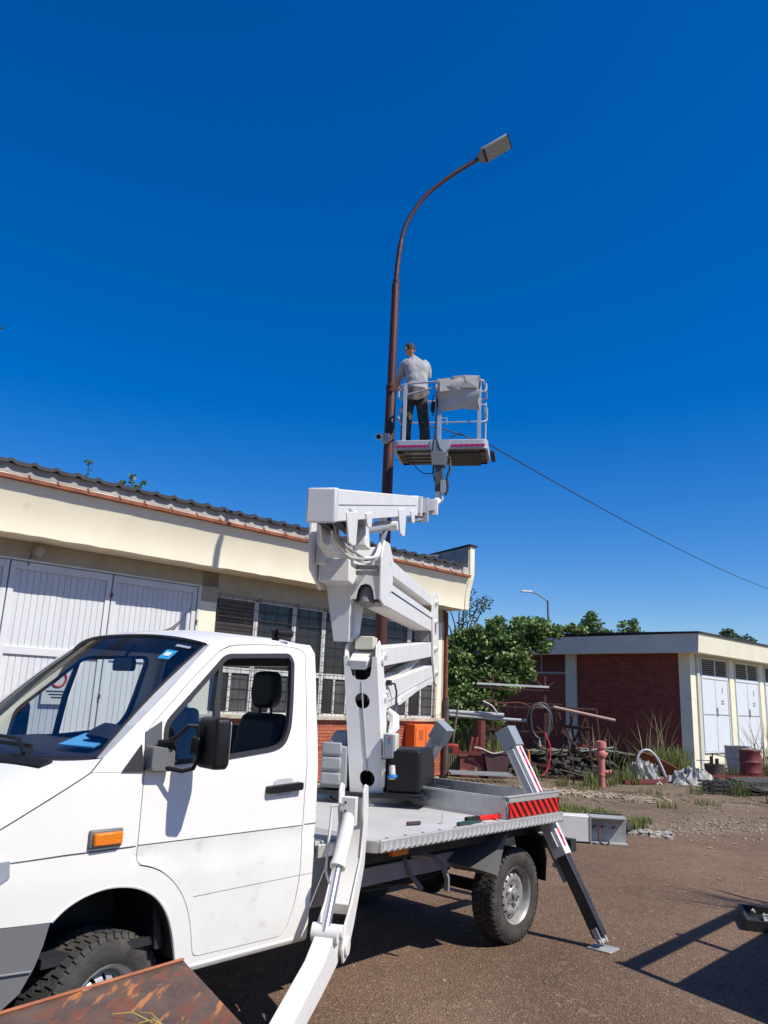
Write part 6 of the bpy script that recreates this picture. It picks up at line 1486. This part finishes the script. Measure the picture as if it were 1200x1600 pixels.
# sheet pile table
tb_ = T('cement_sheet_pile', (6.2, 23.6, 0), 'sagging pile of mossy corrugated cement sheets stacked over scrap and a dark block of shade', 'pile')
random.seed(4)
for k in range(6):
    g = MB(); x0 = -1.6+random.uniform(-.2, .5)+(k > 3)*1.0; x1 = x0+1.9; y0 = random.uniform(-.4, -.2); z = .50+k*.035
    g.grid(20, 3, lambda s, t: (lerp(x0, x1, s), lerp(y0, y0+.9, t), z+.02*sin(s*40)-.12*s+.05*sin(s*3)))
    o = g.build('cement_sheet', asbestos, tb_, smooth=60, shell=.015)
for x in (-1.3, 1.2): g = MB(); g.box(x-.1, x+.1, -.1, .5, 0, .45); g.build('support', rustdark, tb_)
g = MB(); g.box(-1.4, 1.6, .3, .6, 0, .42); g.build('shadow_block', darkrub, tb_)  # dark block stands in for the wide shadow under the sheets
pipe('thin_pipe', (6.0, 23.2, .62), (6.9, 23.0, .78), .02, pipeg, 'thin pale bent pipe lying on the cement sheets')
# scattered scrap under the rack: pieces of bent rod and angle iron
random.seed(12)
offc = sorted([(random.uniform(3.0, 6.0), random.uniform(21.8, 24.5), random.uniform(.05, .9), random.uniform(.3, .9), random.uniform(-.5, .5), max(-.4, min(.4, random.gauss(0, .2)))) for k in range(26)])
ORD = 'first second third fourth fifth sixth seventh eighth ninth tenth eleventh twelfth thirteenth fourteenth fifteenth sixteenth seventeenth eighteenth nineteenth twentieth'.split()+['twenty-'+w_ for w_ in 'first second third fourth fifth sixth'.split()]
for k, (x, y, z, L_, an, el) in enumerate(offc):
    o = MB().bar((x, y, z), (x+L_*cos(an), y+L_*sin(an), max(.03, z*.8+L_*el)), random.uniform(.02, .06), random.uniform(.02, .09)).build('scrap_bar', [rustdark, rustred, darkrub, wood][k % 4])
    tag(o, ['dark rusty', 'dull red', 'blackish', 'weathered wooden'][k % 4]+' '+['lying' if abs(el) < .2 else 'tilted'][0]+' offcut, '+ORD[k]+' from the left in the tangle under the rack', 'scrap iron' if k % 4 < 3 else 'scrap wood', 'offcuts in the tangle under the rack')
g = MB()
for k in range(160):
    x, y = random.uniform(2.9, 7.2), random.uniform(22.0, 24.6); g.blob((x, y, random.uniform(0, .35)), random.uniform(.05, .2), random.uniform(.05, .2), random.uniform(.03, .14), 6, .4)
tag(g.build('scrap_heap_debris', darkrub, smooth=0), 'dark rusty small debris heaped under the rack', 'debris', kind='stuff')
# gridded fence seen between tubes
gf = T('mesh_fence', (2.55, 27.0, 0), 'section of iron mesh fence glimpsed below the pale pipes', 'fence')
for q in range(8): g = MB(); g.bar((-.5+q*.14, 0, 0), (-.5+q*.14, 0, 1.6), .02, .02); g.build('upright', rustdark, gf)
for q in range(4): g = MB(); g.bar((-.5, .02, .3+q*.4), (.5, .02, .3+q*.4), .025, .025); g.build('rail', rustdark, gf)
# barrels, drum, tank, pallet
br_ = T('maroon_barrel', (10.62, 22.6, 0), 'maroon steel barrel by the grey doors', 'barrel')
g = MB(); g.lathe([(0, .01), (.27, .0), (.29, .02), (.28, .04), (.28, .28), (.29, .30), (.28, .32), (.28, .56), (.292, .58), (.28, .60), (.28, .86), (.295, .88), (.285, .90), (.27, .88), (.26, .6)], (0, 0, 0), (0, 0, 1), 32); g.build('drum_body', maroon, br_, smooth=50)
g = MB(); g.lathe([(.283, .572), (.297, .58), (.283, .588)], (0, 0, 0), (0, 0, 1), 32); g.build('hoop', hydr, br_)
tk2 = T('white_tank', (11.1, 24.4, 0), 'off-white round tub behind the maroon barrel', 'tub')
g = MB(); g.lathe([(0, 0), (.26, .0), (.32, .3), (.36, .7), (.37, .90), (.39, .92), (.34, .92), (.33, .6)], (0, 0, 0), (0, 0, 1), 32); g.build('tub', pm('tub_white', (.55, .55, .57), .5, var=.1), tk2, smooth=50)
dr_ = T('small_drum', (9.6, 22.6, 0), 'dark brown small drum with a pump handle on top', 'drum')
g = MB(); g.lathe([(0, 0), (.26, 0), (.27, .03), (.26, .06), (.265, .44), (.275, .47), (.25, .47), (0, .46)], (0, 0, 0), (0, 0, 1), 28); g.build('drum_body', pm('drum_brown', (.075, .055, .05), .7, var=.3), dr_, smooth=50)
g = MB(); g.cyl((-.08, 0, .46), (-.08, 0, .68), .04, n=10); g.cyl((.08, 0, .46), (.08, 0, .62), .05, n=10); g.cyl((-.02, .05, .46), (-.02, .05, .76), .02, n=8); g.build('pump_body', trim, dr_)
g = MB(); g.bar((-.05, -.05, .74), (.72, -.08, .60), .03, .025); g.bar((-.5, 0, .55), (-.05, 0, .56), .02, .02); g.bar((-.12, 0, .5), (-.42, -.1, .18), .03, .03); g.build('pump_handle', pm('handle_dark', (.06, .055, .05), .6), dr_)
g = MB(); g.tube([(-.06, -.262, .22), (.0, -.268, .2), (.07, -.262, .235), (.1, -.25, .23)], .01, 5); g.build('mark', trim, dr_)
pa = T('grid_pallet', (9.2, 19.6, 0), 'flat stack of dark wire grids and broken boards in front of the small drum', 'pallet')
for lay, z in enumerate((.04, .13, .22)):
    for q in range(4): g = MB(); g.bar((-1.15, -.5+q*.3, z), (.0+.9*(lay == 2), -.45+q*.3, z+.02*lay), .035, .03); g.build('bar', pm('grid_iron', (.06, .058, .055), .7), pa)
    for q in range(6): g = MB(); g.bar((-1.1+q*.22, -.52, z+.02), (-1.1+q*.22, .45, z+.02), .025, .025); g.build('cross_bar', pm('grid_iron', (.06, .058, .055), .7), pa)
for q in range(7):
    g = MB(); g.bar((-.2+random.uniform(-.2, .2), -.3+q*.14, .12+.03*q), (1.3+random.uniform(-.2, .3), -.2+q*.16, .16+.03*q), .16, .03); g.build('board', pm('grey_board', (.10, .10, .095), .9, var=.3), pa)
rf = T('red_rake_bar', (9.4, 21.5, 0), 'long low red toothed bar lying in front of the small drum', 'harrow')
g = MB(); g.bar((-.9, 0, .22), (1.5, .2, .24), .05, .05); g.build('beam', pm('dark_red_iron', (.25, .04, .03), .6, var=.2), rf)
for q in range(16): g = MB(); g.cyl((-.85+q*.15, .01*q, .22), (-.85+q*.15, .01*q, .34), .010, n=5); g.build('tooth', pm('dark_red_iron', (.25, .04, .03), .6, var=.2), rf)
# tarp
random.seed(9)
def tarpf(x0, x1, y0, y1, h, sd):
    def f(s, t):
        v = Vector((s*4.5+sd, t*3.5, sd)); n1 = noise.noise(v); n2 = abs(noise.noise(v*2.6)); n3 = abs(noise.noise(v*6))
        e = min(1, 6*min(s, 1-s, t, 1-t)); x = lerp(x0, x1, s)+.14*noise.noise(v*1.7+Vector((5, 0, 0))); y = lerp(y0, y1, t)+.16*noise.noise(v*1.9+Vector((0, 7, 0)))
        return (x, y, max(.008, e*h*(.45+.75*n1+.55*(.5-n2)+.35*(.3-n3))))
    return f
g = MB(); g.grid(70, 50, tarpf(8.0, 9.1, 21.0, 22.2, .40, 1.3)); tag(g.build('white_tarp', tarp, smooth=25), 'crumpled white plastic sheet heaped on the dirt beside the small drum', 'plastic sheet')
g = MB(); g.grid(60, 50, tarpf(6.8, 7.6, 21.0, 21.8, .5, 4.2)); tag(g.build('torn_sheet', tarp, smooth=25), 'torn pale plastic sheet half hidden by grass right of the hydrant', 'plastic sheet')
g = MB(); g.tube(spl([(7.05, 21.6, .3), (7.15, 21.6, .7), (7.4, 21.6, .82), (7.65, 21.6, .6), (7.85, 21.6, .15)]), .035, 6); tag(g.build('arched_pipe', pipeg), 'pale arched hose bending over the torn sheet', 'hose')
g = MB(); g.grid(10, 6, lambda s, t: (lerp(7.35, 8.5, s), 22.4+.4*t, lerp(.75, .35, s)*(1-.0*t)-.4*t+.05*sin(s*4))); o = g.build('brown_sheet', rust, shell=.02); tag(o, 'rust brown sheet of metal leaning behind the plastic heap', 'metal sheet')
g = MB(); g.bar((6.4, 20.6, .06), (7.7, 21.2, .08), .12, .1); tag(g.build('red_beam', rustred), 'low dark red beam on the ground right of the hydrant', 'beam')
g = MB(); g.bar((8.6, 20.8, .1), (9.0, 19.9, .02), .35, .04); tag(g.build('dark_board', darkrub), 'dark board sloping between the white plastic heap and the grids', 'board')
g = MB(); g.bar((3.6, 20.9, .10), (5.4, 20.4, .08), .06, .06); tag(g.build('long_rusty_rail', rustdark), 'long low rusty rail on the ground left of the hydrant', 'rail')
g = MB(); g.bar((4.6, 20.2, .16), (5.3, 20.0, .16), .06, .05); g.bar((5.0, 20.1, .0), (5.0, 20.1, .16), .03, .03); tag(g.build('small_trestle', rustdark), 'small rusty trestle foot beside the hydrant', 'trestle')
# steel H-beam on the ground behind the truck
hb = T('steel_beam', (2.55, 11.9, 0), 'heavy white painted steel H beam lying on the ground behind the truck', 'beam')
MHb = Matrix.Translation((0, 0, 0)) @ Matrix.Rotation(radians(-8), 4, 'Z')
g = MB(MHb); g.box(-.5, 1.12, -.02, .02, .02, .34); g.box(.62, 1.12, -.16, .14, .0, .02); g.box(.62, 1.12, -.16, .14, .34, .36); g.build('web', pm('beam_grey', (.36, .37, .37), .5, var=.2, vscale=5), hb, bevel=.003)
g = MB(MHb); g.box(-.5, .60, -.17, .13, .02, .36); g.build('boxed_end', dirtywhite, hb, bevel=.006)
g = MB(MHb); g.box(.60, .62, -.18, .15, .0, .37); g.build('end_plate', galv, hb)
g = MB(MHb); g.box(.64, 1.1, .14, .2, .33, .38); g.build('dark_top', darkrub, hb)
g = MB(MHb); g.tube(spl([(.80, -.03, .22), (.74, -.14, .2), (.72, -.2, .06), (.80, -.22, -.0), (.86, -.2, .04)]), .014, 6); g.tube(spl([(.66, -.03, .2), (.69, -.1, .24)]), .01, 5); g.tube(spl([(.92, -.03, .2), (.96, -.1, .24)]), .01, 5); g.build('lifting_loop', rustdark, hb)
tp = T('tar_strip', (3.4, 13.3, 0), 'dark bent roofing strip lying on grass behind the steel beam', 'strip')
g = MB(); g.bar((-1.4, .9, .12), (.6, -.7, .10), .25, .10); g.build('strip', tarred, tp, bevel=.03)

# ------------------------------------------------------------------ stones, gravel, grass
random.seed(20)
def pointscatter(n, fn, sz, name, mat, label):
    g = MB()
    for _ in range(n):
        x, y = fn(); s_ = random.uniform(*sz)
        g.blob((x, y, s_*.2), s_, s_*random.uniform(.6, 1), s_*random.uniform(.35, .6), 6, .3)
    tag(g.build(name, mat, smooth=0), label, 'stones', kind='stuff')
def band():
    t = random.random(); return (lerp(3.6, 6.1, t)+random.gauss(0, .15), lerp(18.6, 17.2, t)+random.gauss(0, .28))
pointscatter(420, band, (.025, .085), 'rubble_stones', stone, 'band of broken pale stones on the dirt before the hydrant')
def edge_s():
    k = random.choice([(8, 14.2), (6.6, 13.9), (5.4, 13.2), (4.5, 13.1), (9.6, 13.4), (7.3, 14.4), (6.0, 14.0)]); return (k[0]+random.gauss(0, .5), k[1]+random.gauss(0, .4))
pointscatter(700, edge_s, (.012, .035), 'edge_gravel', stone, 'loose gravel along the broken edge of the paving')
pointscatter(70, lambda: (4.25+random.gauss(0, .22), 12.75+random.gauss(0, .14)), (.03, .10), 'white_rubble', pm('white_stone', (.34, .32, .28), .9, var=.2), 'white rubble beside the end of the steel beam')
pointscatter(900, lambda: (random.uniform(2, 12), random.uniform(14, 22)), (.01, .035), 'dirt_gravel', stone, 'small stones scattered over the dirt')
pointscatter(600, lambda: (random.uniform(-1, 7), random.uniform(4, 13)), (.004, .012), 'asphalt_grit', stone, 'fine pale grit on the brown asphalt')
g = MB()
for _ in range(26):
    x, y = random.uniform(0, 8), random.uniform(4.5, 18); a = random.uniform(0, pi); k = len(g.v)
    for q in range(5): g.v.append((x+.04*cos(a+q*1.25)*random.uniform(.5, 1.2), y+.03*sin(a+q*1.25)*random.uniform(.5, 1.2), .008+random.uniform(0, .01)))
    g.f.append(tuple(range(k, k+5)))
tag(g.build('dead_leaves', pm('dead_leaf', (.35, .27, .19), .9), recalc=False, smooth=0), 'a few dry leaves and chips on the ground', 'leaves', kind='stuff')
grass('grass_by_beam', [(3.9, 14.6, .55, 700, .11), (3.4, 15.2, .6, 600, .11), (4.6, 14.0, .25, 120, .10), (2.9, 15.6, .5, 400, .14)], 'short green grass growing behind the steel beam')
grass('verge_grass', [(5.9, 16.2, .25, 60, .16), (7.0, 16.9, .3, 60, .15), (6.4, 18.6, .3, 60, .15), (5.0, 19.0, .3, 70, .16), (8.2, 16.0, .4, 90, .14), (4.6, 19.6, .2, 60, .25), (4.25, 12.95, .13, 90, .24), (8.9, 17.6, .3, 120, .35), (8.6, 19.0, .25, 80, .4), (10.2, 19.5, .4, 200, .4), (9.6, 18.2, .5, 150, .25), (7.6, 19.0, .2, 40, .3), (10.8, 17.5, .8, 300, .14), (11.2, 20.4, .4, 200, .5)], 'tufts of yellow green weeds on the dirt verge')
grass('tall_weeds', [(6.6, 20.9, .35, 150, .42), (7.2, 21.3, .35, 150, .42), (5.9, 20.2, .2, 70, .32), (5.35, 19.8, .2, 110, .42), (8.9, 24.0, .45, 420, .8), (9.3, 24.4, .35, 300, .75), (8.2, 24.0, .4, 60, .9), (10.6, 24.2, .5, 160, .45), (12.0, 24.0, .5, 200, .8), (11.9, 22.6, .4, 160, .9), (7.2, 23.2, .5, 70, .7), (4.2, 20.8, .3, 40, .4), (10.3, 22.9, .3, 80, .35), (3.2, 27.5, 1.2, 900, 1.0)], 'tall green weeds along the foot of the outbuilding')
grass('dry_stalks', [(7.2, 24.5, .6, 26, 1.3), (8.6, 24.6, .5, 26, 1.7), (11.6, 22.9, .5, 50, 1.6), (11.2, 23.2, .3, 30, 1.6), (6.3, 23.8, .5, 30, 1.3)], 'tall dry grass stalks against the brick gable', drygrass)
cs = T('cactus_like_weed', (9.75, 19.0, 0), 'single fuzzy upright weed stalk in front of the grid stack', 'weed')
g = MB(); leaf_quads(g, (0, 0, .35), 220, (.05, .05, .22), .06); leaf_quads(g, (0, 0, .1), 100, (.12, .12, .1), .12); g.build('leaves', grassm, cs, recalc=False, smooth=0); g = MB(); g.cyl((0, 0, 0), (0, 0, .5), .01, n=6); g.build('stem', bark, cs)

# ------------------------------------------------------------------ foreground: rusty plate
fz = .85
fgp = [(-1.20, 2.72), (-1.17, 2.82), (-.71, 3.35), (-.36, 2.73), (-.1, 2.25), (-.6, 1.9), (-1.6, 2.2)]
fp = T('rusty_plate', (0, 0, 0), 'rusty streaked steel plate with a raised edge at the lower left corner', 'steel plate')
edge_p = [(-1.72, 2.02), (-.71, 3.35), (-.05, 2.20), (-.9, .9), (-2.3, 1.5)]
g = MB(); g.prism(edge_p, 'xy', fz-.03, fz); g.build('plate', rustp, fp, bevel=.004)
g = MB(); g.bar((-1.72, 2.02, fz+.006), (-.71, 3.35, fz+.004), .014, .010); g.build('edge_strip', pm('edge_rust', (.36, .12, .05), .7, var=.3, vscale=8), fp, bevel=.005)
for x, y in ((-1.0, 2.75), (-.5, 1.8), (-1.6, 1.6)): g = MB(); g.bar((x, y, 0), (x, y, fz-.03), .06, .06); g.build('leg', rustdark, fp)
dg = MB()
for a, b in (((-.80, 2.78), (-.66, 2.74)), ((-.72, 2.80), (-.62, 2.72)), ((-.70, 2.72), (-.60, 2.70)), ((-.68, 2.77), (-.63, 2.68))): dg.tube([(a[0], a[1], fz+.01), ((a[0]+b[0])/2, (a[1]+b[1])/2, fz+.025), (b[0], b[1], fz+.006)], .0022, 4)
tag(dg.build('dry_straw', pm('straw', (.45, .36, .10), .8)), 'few yellow straws lying on the rusty plate', 'straw', kind='stuff')
# things on the dashboard and the deck
fo = T('blue_folder', (0, 0, 0), 'blue paper folder lying on the dashboard behind the windscreen', 'folder')
fq = [(3.35, -.18, 1.585), (3.24, .02, 1.585), (3.76, .66, 1.562), (3.83, .42, 1.562)]
g = MB(MT); g.hexa(fq+[(a, b, c+.008) for a, b, c in fq]); g.build('cover', pm('folder_blue', (.10, .42, .80), .6), fo)
fo.matrix_world = Matrix.Identity(4)
g = MB(MT); g.hexa([(.60, .90, .987), (.75, .885, .987), (.75, .93, .987), (.60, .94, .987), (.60, .90, 1.02), (.75, .885, 1.02), (.75, .93, 1.02), (.60, .94, 1.02)])
rt_ = T('red_handled_tool', (0, 0, 0), 'black and red gripped hand tool near the edge of the truck deck', 'tool'); g.build('black_grip', black, rt_, bevel=.012)
g = MB(MT); g.hexa([(.36, .93, .988), (.60, .90, .988), (.60, .94, .988), (.36, .975, .988), (.36, .93, 1.02), (.60, .90, 1.02), (.60, .94, 1.02), (.36, .975, 1.02)]); g.box(.45, .47, .95, 1.0, .986, 1.0); g.build('red_body', redp, rt_, bevel=.012)
g = MB(MT); g.cyl((.80, 1.0, 1.0), (.98, 1.0, 1.0), .016, n=8); g.cyl((.66, .995, .995), (.80, 1.0, .995), .006, n=6); tag(g.build('screwdriver', pm('dark_green_grip', (.02, .05, .04), .4)), 'dark handled screwdriver lying on the deck left of the red tool', 'screwdriver')
g = MB(MT); g.cyl((1.18, .80, 1.0), (1.29, .77, 1.0), .014, n=8); tk3 = tag(g.build('small_tool', pm('dark_brown_grip', (.05, .02, .02), .4)), 'small dark red tool on the deck near the turntable shadow', 'tool')
g = MB(MT); g.cyl((.99, .86, .985), (.99, .86, 1.06), .004, n=5); g.box(.97, 1.02, .85, .87, .985, .992); tag(g.build('loose_pin', galv), 'tiny upright metal pin on the deck between the tools', 'pin')

# ------------------------------------------------------------------ gate-like steel frame standing just right of the view, its shadow falls into the yard
sx, sy = sin(SUN_AZ)/math.tan(SUN_EL), cos(SUN_AZ)/math.tan(SUN_EL)
A = Vector((1.99, 6.39)); d_ = Vector((.68, .73)).normalized(); pd = Vector((.505, -.863)).normalized()
H_ = 2.3; F0 = A+Vector((sx, sy))*H_; B0 = A+pd*2.0-F0
sf = T('steel_frame_panel', (F0.x, F0.y, 0), 'leaning steel frame with a sheet panel standing at the right of the yard', 'panel')
def onp(l, z): q = B0*(1-z/H_)+d_*l; return (q.x, q.y, z)
for l in (0, 1.13, 2.6): g = MB(); g.bar(onp(l, 0), onp(l, H_+.12), .05, .05); g.build('post', rustdark, sf)
g = MB(); g.bar(onp(0, H_), onp(2.8, H_), .09, .09); g.build('top_bar', rustdark, sf)
PZ = H_*.795
g = MB(); q = [Vector(p) for p in (onp(.0, 0), onp(2.6, 0), onp(2.6, PZ), onp(0, PZ))]; n_ = Vector((-d_.y, d_.x, 0))*.01
g.hexa([tuple(q[0]-n_), tuple(q[1]-n_), tuple(q[1]+n_), tuple(q[0]+n_), tuple(q[3]-n_), tuple(q[2]-n_), tuple(q[2]+n_), tuple(q[3]+n_)]); g.build('sheet', rust, sf)
pl3 = T('leafy_weed_bush', (F0.x+1.16, F0.y+2.4, 0), 'tall spiky weeds growing beside the steel frame at the right', 'weeds')
random.seed(31); g = MB()
for k in range(60):
    a = random.uniform(0, 2*pi); h = random.uniform(1.3, 2.5); rr = random.uniform(.1, .7); dx, dy = rr*cos(a), rr*sin(a); w_ = .03
    g.add([(0+dx*.2, dy*.2, 0), (dx*.2+w_, dy*.2, 0), (dx*.7+w_, dy*.7, h*.7), (dx*.7, dy*.7, h*.7), (dx*1.3, dy*1.3, h)], [(0, 1, 2, 3), (3, 2, 4)])
g.build('leaves', grassm, pl3, recalc=False, smooth=0)
sb = T('scrap_bin', (3.40, 7.50, 0), 'low black steel tray with pale scraps at the right edge', 'tray')
Mb = Matrix.Rotation(radians(-18), 4, 'Z')
g = MB(Mb); g.box(0, 1.6, 0, .03, 0, .09); g.box(0, .03, .03, .62, 0, .09); g.box(0.03, 1.6, .60, .63, 0, .09); g.box(.03, 1.6, .03, .6, 0, .02); g.build('tray_body', dark, sb)
g = MB(Mb)
for k in range(40): g.blob((random.uniform(.1, 1.4), random.uniform(.1, .55), random.uniform(.03, .08)), random.uniform(.02, .09), random.uniform(.02, .07), .02, 6, .4)
g.build('scraps', tarp, sb, smooth=0, kind='stuff')

# ------------------------------------------------------------------ trees added behind the viewpoint to cut sky fill (they show in cab glass)
for i, (x, y, h, lb) in enumerate(((6.5, -14.5, 9, 'broad tree added behind the viewpoint to cut sky fill, first of its row'), (-1.0, -13.0, 10, 'broad tree added behind the viewpoint to cut sky fill, second of its row'), (-8.5, -9.5, 9.5, 'broad tree added behind the viewpoint to cut sky fill, third of its row'), (-13.5, -2.5, 9, 'broad tree added behind the viewpoint to cut sky fill, fourth of its row'))):
    tree('fill_cut_tree', (x, y, 0), 3.2, [(random.uniform(-2.6, 2.6), random.uniform(-1.5, 1.5), random.uniform(2.2, h-1.5), 1, 1.7, 1.3) for _ in range(9)], 420, .55, darkleaf, lb, group='trees added behind the viewpoint to cut sky fill', tr=.25, seed=50+i)

# litter: small sticks and chips on the dirt before the scrap
random.seed(90); g = MB()
for _ in range(130):
    x, y = random.uniform(3.2, 10.5), random.uniform(16.2, 21.6); a = random.uniform(0, pi); L_ = random.uniform(.05, .35)
    g.bar((x, y, .012), (x+L_*cos(a), y+L_*sin(a), .02), random.uniform(.008, .03), .012)
tag(g.build('sticks_and_chips', wood, smooth=0), 'small sticks and chips littering the dirt before the scrap', 'litter', kind='stuff')
